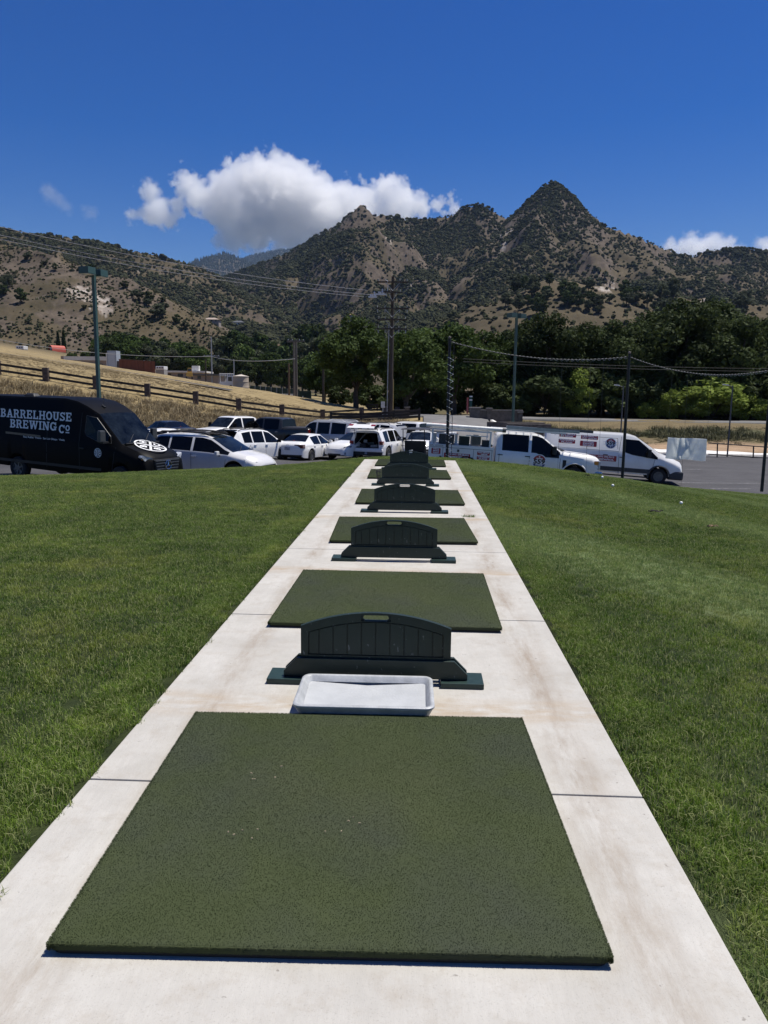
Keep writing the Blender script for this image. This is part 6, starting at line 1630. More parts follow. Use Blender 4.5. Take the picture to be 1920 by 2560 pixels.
# --- black cargo van with the brewery lettering
def black_van():
    t = vehicle('cargo_van', -7.86, 23.675, -21.6, 'tall black cargo van with white brewery lettering and a round hood emblem', 'van', 1.6, -1.49)
    W = 1.01
    prof = [(-6.97,1.45,2.62,.97,.84,.45),(-6.88,1.45,2.72,1,.87,.42),(-3.3,1.45,2.75,1,.87,.36),(-2.8,1.45,2.68,1,.86,.36),(-2.4,1.42,2.54,1,.85,.36),(-1.95,1.36,2.32,1,.82,.36),(-1.5,1.32,1.88,.99,.835,.36),
            (-1.05,1.24,1.44,.98,.85,.36),(-.95,1.20,1.39,.98,.83,.36),(-.35,1.02,1.21,.95,.80,.34),(-.12,.90,1.08,.89,.74,.32),(-.02,.62,.98,.82,.68,.36),(0,.60,.90,.78,.64,.4)]
    hw = car_body(t, prof, W, (-1.0, -5.325), .37, P_BLACK, wind=(-1.95, -1.05), zb=.36, zm=.7)
    wheels4(t, -1.0, -5.325, W-.13, .37, w=.24, rim=RIMW, spokes=6)
    def patch(poly, name, mat, s, off=.012, rim=None):
        b = MB(); P = [(x_, s*(hw(x_, z_)+off), z_) for x_, z_ in poly]; c = np.mean(P, 0); b.add(P+[tuple(c)], [(i, (i+1) % len(P), len(P)) for i in range(len(P))]); o = b.build(name, mat, t)
        if rim: MB().tube(P+[P[0]], .012, 5).build('window_trim', rim, o)
        return o
    for s in (-1, 1):
        patch([(-2.36,2.22),(-2.40,1.72),(-2.33,1.60),(-1.80,1.42),(-1.36,1.42),(-1.42,1.62),(-1.98,2.16)], 'window', G_DARK, s, .012, M('trim_dull', (.05, .05, .052), .5))
    for s in (-1, 1):
        m = MB().box((-1.52, s*(W+.16), 1.63), (.14, .24, .36), taper=.92).build('mirror', M('mirror_grey', (.055, .058, .06), .45), t, bevel=.03)
        MB().box((-1.50, s*(W+.05), 1.44), (.12, .26, .05)).build('mirror_arm', PLAST, m)
    seams(t, hw, [[(-2.55,2.3),(-2.62,1.5),(-2.6,.5)],[(-4.0,2.3),(-4.0,.5)],[(-6.6,1.42),(-4.02,1.42)],[(-1.18,1.3),(-1.3,.5)]], w=.02)
    b = MB(); q = side_strip(t, '', None, hw, [(-5.85,1.50),(-4.28,1.46)], -1, .01, .07); b.add(q.v, q.f); b.build('side_rail', M('rail_grey', (.12, .115, .11), .4, metal=.5), t, fix=False)
    b = MB(); q = side_strip(t, '', None, hw, [(-6.8,.62),(-1.7,.58)], -1, .016, .09); b.add(q.v, q.f); b.build('rub_strip', PLAST, t, fix=False)
    handles(t, hw, [(-2.5, 1.2)], PLAST)
    # grille with chrome slats and the star
    MB().prism([(-.50,.60),(.50,.60),(.60,.98),(-.60,.98)], -.06, .022, 'X').build('grille', PLAST, t, bevel=.015)
    for z_ in (.68, .77, .86, .94):
        w_ = .47+(z_-.6)*.25; MB().bbox(.015, .045, -w_, w_, z_-.014, z_+.014).build('grille_bar', M('bar_silver', (.20, .205, .21), .3, metal=.8), t, bevel=.006)
    em = MB().tube([(.06, .135*math.cos(a), .80+.135*math.sin(a)) for a in np.linspace(0, 2*math.pi, 25)], .014, 6)
    for k in range(3):
        a = R(90+120*k); em.add([(.062, .125*math.cos(a), .80+.125*math.sin(a)), (.062, .03*math.cos(a+1.05), .80+.03*math.sin(a+1.05)), (.085, 0, .80), (.062, .03*math.cos(a-1.05), .80+.03*math.sin(a-1.05))], [(0, 1, 2), (0, 2, 3)])
    em.build('emblem', CHROME, t)
    for s in (1, -1):
        P = [(s*.55,.88),(s*.60,1.03),(s*.90,1.12),(s*.93,1.06),(s*.80,.90)]
        if s < 0: P = P[::-1]
        b = MB(); n = len(P); f = [(-.055-.30*max(0, abs(y_)-.62)*1.25, y_, z_) for y_, z_ in P]; bk = [(x_-.16, y_*.97, z_) for x_, y_, z_ in f]; b.add(f+bk, [tuple(range(n)), tuple(range(2*n-1, n-1, -1))]+[(i, n+i, n+(i+1) % n, (i+1) % n) for i in range(n)])
        h = b.build('headlight', LAMPG, t); MB().box((-.20, s*.87, 1.0), (.03, .05, .05)).build('turn_lamp', AMBER, h)
    MB().bbox(-.34, .035, -.84, .84, .34, .575).build('bumper', GREYP, t, bevel=.05)
    MB().box((-.99, 0, 1.405), (.14, 1.5, .03), (0, R(-20), 0)).build('wiper_cowl', PLAST, t)
    for y_ in (-.5, .2): MB().tube([(-1.02, y_, 1.45), (-1.28, y_+.45, 1.665)], .012, 4).build('wiper', PLAST, t)
    a = MB().tube([(-2.2, -.28, 2.47), (-2.32, -.28, 2.53)], .03, 6); a.tube([(-2.24, -.28, 2.5), (-2.27, -.29, 2.98)], .006, 4); a.build('aerial', PLAST, t)
    MB().box((-5.05, -.55, 2.76), (.5, .3, .1), taper=.6).build('roof_vent', PLAST, t, bevel=.03)
    # interior seen through the screen is left dark; steering wheel and dash catch light
    # lettering on the flank
    V, F, w = slab_word('BARRELHOUSE', .275); decal_right(t, 'lettering', V, F, T_GREY, hw, -6.10, 2.0, 3.13/w)
    V, F, w = slab_word('BREWING', .272); decal_right(t, 'lettering', V, F, T_GREY, hw, -5.66, 1.675, 2.07/w)
    V, F, w = slab_word('Co', .272); decal_right(t, 'lettering', V, F, T_GREY, hw, -3.50, 1.61, .47/w)
    text(t, 'Paso Robles · Fresno · San Luis Obispo · Visalia', .085, T_GREY, (-4.09, -W-.012, 1.41), bold=.001, fit=1.8)
    # round door emblem: cross with the four letters
    def emblem(mk, r, mat, letters, lift):
        polys = ring_polys(r, r*.88)+[[(-.06*r, -.9*r), (.06*r, -.9*r), (.06*r, .9*r), (-.06*r, .9*r)], [(-.9*r, -.06*r), (-.08*r, -.06*r), (-.08*r, .06*r), (-.9*r, .06*r)], [(.08*r, -.06*r), (.9*r, -.06*r), (.9*r, .06*r), (.08*r, .06*r)]]
        return polys
    r = .145; flat_right(t, 'emblem_ring', emblem(0, r, 0, 0, 0), T_GREY, -W-.008, -1.83, 1.10)
    for L_, dx, dz in (('B', -.42, .4), ('H', .42, .4), ('B', -.42, -.4), ('C', .42, -.4)): text(t, L_, r*.72, T_GREY, (-1.83+dx*r, -W-.009, 1.10+dz*r), bold=.006)
    # hood emblem lies in the slope of the hood
    sl_ = math.atan2(1.39-1.21, .6); r = .52; cx, cz = -.645, 1.336
    def H_(u, v, o=0.): # u to the car's left, v up the slope
        u2, v2 = (u*math.cos(R(45))-v*math.sin(R(45))), (u*math.sin(R(45))+v*math.cos(R(45)))
        return (cx-v2*math.cos(sl_)*.96+.012*math.sin(sl_), u2, cz+v2*math.sin(sl_)+o-.045*abs(u2/.7)**2.2)
    b = MB()
    bars = ring_polys(r, r*.89, 0, 360, 40)
    for a0, a1, b0, b1 in ((-.075, .075, -.86, .86),):
        for k in range(12):
            v0, v1 = b0+(b1-b0)*k/12, b0+(b1-b0)*(k+1)/12
            bars.append([(a0*r, v0*r), (a1*r, v0*r), (a1*r, v1*r), (a0*r, v1*r)])
            if abs((v0+v1)/2) > .08: bars.append([(v0*r, a0*r), (v1*r, a0*r), (v1*r, a1*r), (v0*r, a1*r)])
    for P in bars: b.add([H_(u, v, .014) for u, v in P], [tuple(range(len(P)))])
    b.build('hood_emblem', T_WHITE, t, fix=False)
    for L_, du, dv in (('B', -.42, .42), ('H', .42, .42), ('B', -.42, -.42), ('C', .42, -.42)):
        me = text_mesh(L_, r*.56, .014); me.materials.clear(); me.materials.append(T_WHITE)
        for v in me.vertices: v.co = Vector(H_(v.co.x+du*r, v.co.y+dv*r, .017))
        o = bpy.data.objects.new('hood_letter', me); COL.objects.link(o); o.parent = t
black_van()
# --- generic saloon / estate profiles (x, belt, top, width, roof width, bottom)
SEDAN = [(-4.81,.80,.92,.82,.66,.42),(-4.72,.92,1.04,.92,.76,.34),(-4.55,.96,1.10,.96,.78,.28),(-4.05,.96,1.12,.98,.79,.24),(-3.35,.94,1.42,1,.66,.24),(-2.6,.92,1.47,1,.69,.22),(-2.1,.91,1.44,1,.69,.22),(-1.2,.90,1.03,1,.79,.22),(-.5,.80,.93,.97,.74,.22),(-.15,.68,.80,.86,.64,.24),(0,.5,.62,.7,.5,.3)]
ESTATE = [(-4.86,.95,1.05,.80,.62,.55),(-4.78,1.0,1.20,.90,.68,.42),(-4.45,1.09,1.55,.95,.68,.34),(-4.1,1.09,1.62,.97,.70,.26),(-3.2,1.07,1.65,1,.74,.24),(-2.3,1.05,1.64,1,.75,.24),(-1.95,1.04,1.57,1,.74,.24),(-1.05,.97,1.09,.99,.82,.24),(-.5,.86,.98,.96,.78,.24),(-.2,.74,.87,.88,.68,.26),(-.02,.58,.72,.72,.52,.34),(0,.55,.66,.66,.46,.36)]
HATCH = [(-4.52,.85,.95,.85,.7,.5),(-4.45,1.0,1.12,.92,.74,.42),(-4.0,1.05,1.60,.97,.70,.3),(-3.2,1.03,1.68,1,.73,.26),(-2.2,1.0,1.66,1,.74,.24),(-1.8,.98,1.58,1,.73,.24),(-.95,.96,1.08,.99,.82,.24),(-.4,.88,.98,.95,.76,.25),(-.1,.75,.85,.85,.64,.28),(0,.55,.7,.7,.5,.34)]
SUV = [(-4.80,1.08,1.60,.93,.70,.45),(-4.7,1.08,1.70,.97,.72,.4),(-3.6,1.06,1.77,1,.74,.3),(-2.2,1.04,1.75,1,.74,.28),(-1.95,1.03,1.67,1,.74,.28),(-1.2,1.02,1.15,.99,.82,.28),(-.5,.98,1.09,.97,.80,.28),(-.12,.9,1.02,.9,.72,.3),(0,.7,.88,.82,.62,.35)]
BIGSUV = [(-5.3,1.2,1.8,.95,.76,.5),(-5.2,1.2,1.9,.98,.78,.4),(-4,1.18,1.96,1,.80,.32),(-2.4,1.15,1.94,1,.8,.3),(-2.1,1.14,1.85,1,.8,.3),(-1.35,1.12,1.26,1,.86,.3),(-.3,1.08,1.2,.97,.82,.3),(-.05,.9,1.1,.93,.76,.33),(0,.8,1.05,.90,.72,.35)]
PICKUP = [(-5.9,1.18,1.30,.96,.93,.5),(-5.85,1.2,1.33,1,.965,.45),(-3.98,1.2,1.35,1,.965,.36),(-3.96,1.2,1.37,1,.86,.36),(-3.90,1.2,1.84,1,.76,.36),(-3.6,1.2,1.92,1,.78,.36),(-2.3,1.18,1.93,1,.79,.34),(-2.05,1.17,1.86,1,.79,.34),(-1.35,1.16,1.28,1,.87,.34),(-.3,1.08,1.2,.98,.83,.35),(-.05,.9,1.1,.95,.8,.38),(0,.8,1.05,.92,.76,.4)]
def plate(t, x, z, s): MB().bbox(min(x, x+.015*s), max(x, x+.015*s), -.155, .155, z-.08, z+.08).build('number_plate', PLATE, t, bevel=.004)
def sedan(label, x, y, yaw, pm, facing='rear', **kw):
    t = vehicle('sedan', x, y, yaw, label, 'car'); W = .91
    hw = car_body(t, SEDAN, W, (-.95, -3.725), .325, pm, sides=((-2.52,-1.3),(-3.42,-2.60)), wind=(-2.1,-1.2), rear=(-4.05,-3.35), zm=.6)
    wheels4(t, -.95, -3.725, W-.115, .325, spokes=kw.get('sp', 10))
    handles(t, hw, [(-2.45, .84), (-3.35, .86)], pm); mirrors(t, hw, -1.55, .95, pm)
    seams(t, hw, [[(-2.56,.93),(-2.56,.32)],[(-1.25,.9),(-1.32,.35)],[(-3.45,.94),(-3.55,.62),(-3.35,.34)]], w=.012)
    if facing == 'rear':
        lampbox(t, 'tail_lamp', -4.79, -4.50, .40, .885, .80, .985, kw.get('tail', TAIL)); plate(t, -4.815, .78, -1)
        MB().bbox(-4.83, -4.6, -.80, .80, .38, .46).build('rear_valance', PLAST, t, bevel=.02); MB().bbox(-4.80, -4.775, -.36, .36, .885, .905).build('boot_trim', CHROME, t)
        em = MB(); em.tube([(-4.79, .07*math.cos(a), .95+.045*math.sin(a)) for a in np.linspace(0, 6.2832, 15)], .008, 4); em.build('emblem', CHROME, t)
        MB().tube([(-4.0, -.0, 1.11), (-4.04, 0, 1.15)], .03, 5).build('brake_lamp', TAIL, t)
    else:
        for s in (1, -1):
            P = [(-.10, s*.45, .64), (-.16, s*.60, .735), (-.46, s*.84, .80), (-.42, s*.86, .72), (-.16, s*.68, .60)]
            if s < 0: P = P[::-1]
            b = MB(); f = [(p_[0]+.035, p_[1]*1.01, p_[2]+.012) for p_ in P]; bk = [(p_[0]-.12, p_[1]*.9, p_[2]-.03) for p_ in P]; n = 5
            b.add(f+bk, [tuple(range(n)), tuple(range(2*n-1, n-1, -1))]+[(i, n+i, n+(i+1) % n, (i+1) % n) for i in range(n)]); b.build('headlight', M('headlamp_dark', (.10, .11, .12), .1, spec=.8), t)
        MB().bbox(-.16, .012, -.42, .42, .27, .37).build('lower_intake', PLAST, t, bevel=.02)
        for s in (1, -1): MB().bbox(-.22, -.03, min(s*.52, s*.70), max(s*.52, s*.70), .34, .46).build('side_intake', PLAST, t, bevel=.02)
    return t
x, y = front_from(403.6, 45, -4.78, 0, 137); sedan('black sedan parked with its tail towards the wagon, at the foot of the dry slope', x, y, 137, P_DARKB)
x, y = front_from(352, 37.0, -2.6, 0, 33); sedan('white sedan half hidden between the black van and the black sedan', x, y, 33, P_WHITE)
sedan('white sedan seen from behind, with dark tail lamps and a chrome boot strip', -5.29, 44.09, 72.2, P_WHITE, tail=M('tail_dark', (.075, .006, .008), .12, var=.3, vscale=10))
x, y = front_from(722, 41.2, 0, 0, 240); sedan('white grille-less electric sedan facing the camera, between the rear-facing sedan and the open tailgate', x, y, 240, P_WHITE, 'front')
x, y = front_from(900, 42.5, -.1, 0, 263); sedan('white sedan with a blue-tinted windscreen behind the black golf cart', x, y, 263, P_WHITE, 'front')
# --- pale estate wagon with roof rails
def wagon():
    t = vehicle('station_wagon', -5.37, 27.44, -17.9, 'pale silver station wagon with black roof rails and a panoramic roof', 'car', .8); W = .935
    hw = car_body(t, ESTATE, W, (-.93, -3.675), .345, P_PEARL, sides=((-2.62,-1.15),(-3.62,-2.72),(-4.35,-3.70)), wind=(-1.95,-1.05), rear=(-4.78,-4.45), zm=.66, arch=.085)
    wheels4(t, -.93, -3.675, W-.12, .345)
    handles(t, hw, [(-2.55, .87), (-3.5, .89)], P_PEARL); mirrors(t, hw, -1.50, .97, P_PEARL)
    seams(t, hw, [[(-2.67,.98),(-2.67,.35)],[(-1.22,.95),(-1.3,.4)],[(-3.66,1.0),(-3.75,.75),(-3.5,.4)]], w=.012)
    for s in (1, -1):
        MB().tube([(-4.25, s*.58, 1.64), (-4.12, s*.585, 1.70), (-3.2, s*.61, 1.725), (-2.25, s*.61, 1.70), (-2.08, s*.6, 1.63)], .035, 6).build('roof_rail', PLAST, t)
        P = [(-.10, s*.42, .66), (-.18, s*.62, .755), (-.52, s*.85, .835), (-.46, s*.87, .72), (-.20, s*.72, .62)]
        if s < 0: P = P[::-1]
        b = MB(); f = [(p_[0]+.035, p_[1]*1.02, p_[2]+.016) for p_ in P]; bk = [(p_[0]-.12, p_[1]*.9, p_[2]-.03) for p_ in P]; n = 5
        b.add(f+bk, [tuple(range(n)), tuple(range(2*n-1, n-1, -1))]+[(i, n+i, n+(i+1) % n, (i+1) % n) for i in range(n)]); b.build('headlight', LAMPG, t)
    cb = MB()
    for x_ in (-3.75, -2.75): cb.tube([(x_, -.6, 1.725), (x_, .6, 1.725)], .025, 5)
    cb.build('crossbar', PLAST, t)
    MB().box((-2.30, 0, 1.678), (.75, .95, .012), (0, R(1.5), 0)).build('sunroof', G_DARK, t, bevel=.004)
    MB().prism([(-.46, .42), (.46, .42), (.52, .64), (-.52, .64)], -.10, .012, 'X').build('grille', PLAST, t, bevel=.015); MB().bbox(0, .025, -.35, .35, .53, .555).build('grille_bar', CHROME, t)
    for y_ in (-.3, .35): MB().tube([(-1.02, y_, 1.085), (-1.25, y_+.5, 1.235)], .01, 4).build('wiper', PLAST, t)
wagon()
# --- white compact hatchback
def hatch():
    x, y = front_from(505.2, 36.8, -4.42, -.8, 60); t = vehicle('hatchback', x, y, 60, 'white compact sport utility hatchback parked just behind the silver wagon', 'car'); W = .92
    hw = car_body(t, HATCH, W, (-.9, -3.59), .345, P_WHITE, sides=((-2.22,-1.02),(-3.12,-2.30),(-3.78,-3.20)), wind=(-1.8,-.95), rear=(-4.45,-4.0), zm=.66)
    wheels4(t, -.9, -3.59, W-.12, .345)
    lampbox(t, 'tail_lamp', -4.50, -4.22, .60, .905, .92, 1.08, TAIL); plate(t, -4.53, .80, -1)
    handles(t, hw, [(-2.2, .9), (-3.05, .92)], P_WHITE); mirrors(t, hw, -1.35, 1.0, P_BLACK)
    seams(t, hw, [[(-2.26,1.0),(-2.26,.35)],[(-1.05,.95),(-1.15,.4)],[(-3.16,1.0),(-3.3,.75),(-3.1,.4)]], w=.012)
    for s in (1, -1): MB().tube([(-3.9, s*.56, 1.62), (-3.7, s*.58, 1.69), (-2.4, s*.6, 1.71), (-2.1, s*.6, 1.65)], .025, 5).build('roof_rail', PLAST, t)
    MB().box((-4.08, 0, 1.635), (.3, 1.1, .05), (0, R(-8), 0)).build('spoiler', P_BLACK, t, bevel=.015)
    MB().bbox(-4.54, -4.3, -.82, .82, .38, .52).build('bumper', PLAST, t, bevel=.03)
hatch()
# --- pickups
def pickup(label, x, y, yaw, pm, tailm=None, trim=True, wm=None):
    t = vehicle('pickup_truck', x, y, yaw, label, 'pickup truck'); W = 1.0
    hw = car_body(t, PICKUP, W, (-.98, -4.55), .395, pm, sides=((-2.55,-1.45),(-3.72,-2.64)), wind=(-2.05,-1.35), rear=(-3.96,-3.90), zm=.8, arch=.09)
    wheels4(t, -.98, -4.55, W-.13, .395, w=.26, spokes=6)
    MB().bbox(-5.80, -4.04, -.88, .88, 1.335, 1.352).build('bed_shade_plate', PLAST, t, bevel=.004)  # dark plate stands in for the shade inside the open bed
    lampbox(t, 'tail_lamp', -5.915, -5.80, .80, .985, .92, 1.24, TAIL); plate(t, -5.92, .72, -1)
    MB().bbox(-6.02, -5.84, -.95, .95, .50, .66).build('bumper', CHROME if trim else PLAST, t, bevel=.03)
    MB().bbox(-5.925, -5.90, -.76, .76, .70, 1.27).build('tailgate', tailm or pm, t, bevel=.01)
    MB().bbox(-.08, .04, -.60, .60, .66, 1.02).build('grille', PLAST, t, bevel=.02); lampbox(t, 'headlight', -.18, .005, .62, .92, .76, 1.02, LAMPG)
    handles(t, hw, [(-2.5, 1.06), (-3.62, 1.06)], CHROME if trim else pm); mirrors(t, hw, -1.72, 1.22, P_BLACK, True)
    seams(t, hw, [[(-2.6,1.2),(-2.6,.45)],[(-1.48,1.15),(-1.5,.5)],[(-3.80,1.2),(-3.80,.45)],[(-3.97,1.34),(-3.97,.4)]], w=.016)
    return t
x, y = front_from(510, 48.3, -2.9, 0, 237); pickup('white pickup truck facing the camera at the foot of the dry slope', x, y, 237, P_WHITE)
x, y = front_from(771/SS, 46.6, -5.9, 1.0, 158); pickup('charcoal crew cab pickup truck parked beside the white pickup', x, y, 158, P_DARKG, P_DARKB)
x, y = front_from(1048/SS, 51, -3.95, .85, 152); pickup('white crew cab pickup with blacked-out windows behind the service truck', x, y, 152, P_WHITE)
# --- sport utility vehicles
def suv(name, label, x, y, yaw, prof, W, wx, r, pm, sides, wind, rear, lower=None, **kw):
    t = vehicle(name, x, y, yaw, label, 'car'); L_ = -prof[0][0]
    hw = car_body(t, prof, W, wx, r, pm, sides=sides, wind=wind, rear=rear, zm=.78, open_rear=kw.get('open'), arch=.085)
    wheels4(t, wx[0], wx[1], W-.13, r, w=.25)
    zb = prof[0][1]
    if not kw.get('open'):
        lampbox(t, 'tail_lamp', -L_-.012, -L_+.22, W*.66, W*.965, zb-.16, zb+.10, TAIL); plate(t, -L_-.005, zb-.25, -1)
        MB().bbox(-L_-.05, -L_+.2, -W*.94, W*.94, .46, .62).build('bumper', kw.get('bump', pm), t, bevel=.03)
    handles(t, hw, [(sides[0][0]+.1, zb-.16), (sides[1][0]+.1, zb-.16)], kw.get('hm', pm)); mirrors(t, hw, wind[1]-.35, zb, P_BLACK, kw.get('bigm', False))
    seams(t, hw, [[(sides[0][0]-.04, zb-.05), (sides[0][0]-.04, .42)], [(sides[0][1]-.05, zb-.08), (sides[0][1]-.1, .45)], [(sides[1][0]-.05, zb-.05), (sides[1][0]-.1, .8), (sides[1][0]+.15, .45)]], w=.014)
    lampbox(t, 'headlight', -.24, -.05, W*.60, W*.90, .80, .97, LAMPG); MB().bbox(-.10, .015, -.48, .48, .62, .84).build('grille', PLAST, t, bevel=.02)
    for s in (1, -1):
        zt = max(q[2] for q in prof); MB().tube([(-L_+.55, s*W*.62, zt-.05), (-L_+.75, s*W*.63, zt+.02), (-2.6, s*W*.64, zt+.02), (-2.3, s*W*.64, zt-.04)], .022, 5).build('roof_rail', kw.get('rail', PLAST), t)
    return t, hw
x, y = front_from(872/SS, 45.2, -5.3, 1.0, 147); suv('suv', 'large silver sport utility vehicle with dark windows behind the rear-facing white sedan', x, y, 147, BIGSUV, 1.0, (-.95, -4.05), .39, P_SILV, ((-2.68,-1.5),(-3.75,-2.80),(-4.95,-3.88)), (-2.1,-1.35), (-5.3,-5.2), rail=P_WHITE)
x, y = front_from(985/SS, 50, -4.75, .9, 150); suv('suv', 'white sport utility vehicle with a slanting rear window behind the open tailgate', x, y, 150, SUV, .93, (-.9, -3.75), .37, P_WHITE, ((-2.5,-1.3),(-3.5,-2.6),(-4.3,-3.6)), (-1.95,-1.2), (-4.80,-4.7))
def open_suv():
    t, hw = suv('suv', 'white sport utility vehicle with its tailgate raised and dark cargo bay open', -1.33, 45.78, 72.4, SUV, .96, (-.9, -3.815), .385, P_WHITE, ((-2.52,-1.3),(-3.52,-2.62),(-4.25,-3.62)), (-1.95,-1.2), None, open=True)
    D_ = M('cargo_dark', (.010, .010, .011), .9); L_ = 4.80
    # liner of the cargo bay
    b = MB(); x0, x1, w_, z0, z1 = -4.78, -2.7, .70, .78, 1.60
    b.add([(x0,-w_,z0),(x0,w_,z0),(x0,w_*.92,z1),(x0,-w_*.92,z1),(x1,-w_,z0),(x1,w_,z0),(x1,w_*.92,z1),(x1,-w_*.92,z1)], [(4,5,6,7),(0,1,5,4),(1,2,6,5),(2,3,7,6),(3,0,4,7)]); b.build('cargo_liner', D_, t)
    fr = MB(); 
    for s in (1, -1): fr.prism([(s*.70,.74),(s*.90,.74),(s*.925,1.06),(s*.70,1.62),(s*.60,1.60),(s*.70,1.1)][::s], -4.80, -4.66, 'X')
    fr.bbox(-4.80, -4.66, -.64, .64, 1.58, 1.66); fr.bbox(-4.82, -4.66, -.90, .90, .60, .76); fr.build('rear_frame', P_WHITE, t, bevel=.012)
    MB().bbox(-4.87, -4.6, -.93, .93, .56, .72).build('bumper', P_WHITE, t, bevel=.035); MB().bbox(-4.86, -4.6, -.90, .90, .36, .56).build('rear_valance', PLAST, t, bevel=.02)
    lampbox(t, 'tail_lamp', -4.84, -4.60, .74, .955, .96, 1.14, TAIL)
    MB().bbox(-4.88, -4.86, -.06, .06, .44, .56).build('tow_plate', PLATE, t)
    for y_ in (-.35, .35):
        sb = MB(); sb.box((-3.0, y_, 1.15), (.14, .46, .62), (0, R(-8), 0), taper=.85); sb.box((-2.96, y_, 1.54), (.1, .24, .16)); sb.build('seat', M('seat_dark', (.02, .02, .021), .8), t, bevel=.03)
    # raised gate: the glazed half climbs from the hinge, the painted half bends back down towards the viewer
    def slab(mb, a0, a1, w0, w1, th):
        (x0, z0), (x1, z1) = a0, a1; l = math.hypot(x1-x0, z1-z0); nx, nz = -(z1-z0)/l*th, (x1-x0)/l*th
        if nz < 0: nx, nz = -nx, -nz
        mb.add([(x0,-w0,z0),(x0,w0,z0),(x1,w1,z1),(x1,-w1,z1),(x0+nx,-w0,z0+nz),(x0+nx,w0,z0+nz),(x1+nx,w1,z1+nz),(x1+nx,-w1,z1+nz)], [(3,2,1,0),(4,5,6,7),(0,1,5,4),(1,2,6,5),(2,3,7,6),(3,0,4,7)])
    H0, H1, H2 = (-4.70, 1.72), (-5.16, 2.02), (-5.70, 1.80)
    g = MB(); slab(g, H0, (-4.82, 1.80), .60, .62, .05); slab(g, H1, H2, .70, .76, .075); slab(g, (-5.08, 1.97), H1, .68, .70, .06); gate = g.build('tailgate', P_WHITE, t, bevel=.02)
    g2 = MB(); slab(g2, (-4.82, 1.80), (-5.08, 1.97), .60, .66, .03); g2.build('rear_window', G_DARK, gate)
    def on_panel(f, y, lift): return (H1[0]+(H2[0]-H1[0])*f, y, H1[1]+(H2[1]-H1[1])*f+lift)
    b = MB(); b.add([on_panel(.10, -.34, .088), on_panel(.10, .34, .088), on_panel(.24, .40, .088), on_panel(.24, -.40, .088)], [(0, 1, 2, 3)]); b.build('handle_recess', D_, gate)
    b = MB()
    for y_, w_ in ((-.45, .07), (0, .12), (.42, .08)): b.add([(-5.722, y_-w_, 1.822), (-5.722, y_+w_, 1.822), (-5.722, y_+w_, 1.855), (-5.722, y_-w_, 1.855)], [(0, 1, 2, 3)])
    b.build('latch_recess', D_, gate)
    for s in (1, -1):
        b = MB(); b.add([on_panel(.30, s*.50, .083), on_panel(.30, s*.735, .083), on_panel(.62, s*.755, .083), on_panel(.62, s*.52, .083), on_panel(.30, s*.50, .098), on_panel(.30, s*.735, .098), on_panel(.62, s*.755, .098), on_panel(.62, s*.52, .098)], [(3,2,1,0),(4,5,6,7),(0,1,5,4),(1,2,6,5),(2,3,7,6),(3,0,4,7)]); b.build('gate_lamp', TAIL, gate)
        MB().tube([(-4.95, s*.66, 1.88), (-4.70, s*.70, 1.25)], .016, 5).build('gas_strut', PLAST, gate)
    return t
sv = open_suv()
for k, (lx, ly, d, lab, mt) in enumerate([(-4.35, .32, (.42, .36, .20), 'dark duffel bag lying in the open cargo bay of the white vehicle', M('bag_dark', (.035, .034, .036), .8)), (-4.40, -.34, (.30, .42, .14), 'pale box lying in the open cargo bay of the white vehicle', M('box_pale', (.30, .29, .27), .8))]):
    o = MB().box((0, 0, d[2]/2), d, taper=.9).build('bag' if k == 0 else 'box', mt, bevel=.03); o.matrix_world = on(sv, (lx, ly, .785)); tag(o, lab, 'bag' if k == 0 else 'box')
# --- black golf cart
def cart():
    x, y = front_from(1047/SS, 35.6, -1.2, 0, 75); t = vehicle('golf_cart', x, y, 75, 'black golf cart with a thin dark canopy behind the service body of the truck', 'golf cart')
    MB().prism([(-.05,.35),(-.05,.60),(-.25,.82),(-.62,.88),(-.66,.42),(-1.15,.42),(-1.2,.68),(-2.1,.74),(-2.3,.62),(-2.3,.38)], -.56, .56, 'Y').build('body', P_BLACK, t, bevel=.04)
    s_ = MB(); s_.box((-1.45, 0, .78), (.5, 1.0, .14)); s_.box((-1.72, 0, 1.08), (.12, 1.0, .5), (0, R(-10), 0)); s_.build('seat', M('seat_black', (.02, .02, .02), .6), t, bevel=.04)
    cp = MB(); cp.box((-1.25, 0, 1.86), (1.75, 1.2, .05), taper=.92); cp.build('canopy', M('canopy_dark', (.03, .03, .032), .5), t, bevel=.02)
    for sx, sz in ((-.5, .85), (-1.98, .72)):
        for sy in (.5, -.5): MB().tube([(sx, sy, sz), (sx-.06, sy, 1.84)], .02, 6).build('canopy_post', PLAST, t)
    MB().tube([(-.78, .25+.16*math.cos(a), 1.02+.12*math.sin(a)) for a in np.linspace(0, 6.2832, 16)], .015, 5).build('steering_wheel', PLAST, t)
    for x_ in (-.45, -2.0):
        for s in (1, -1): wheel(t, x_, s*.48, .23, w=.2, spokes=5)
cart()
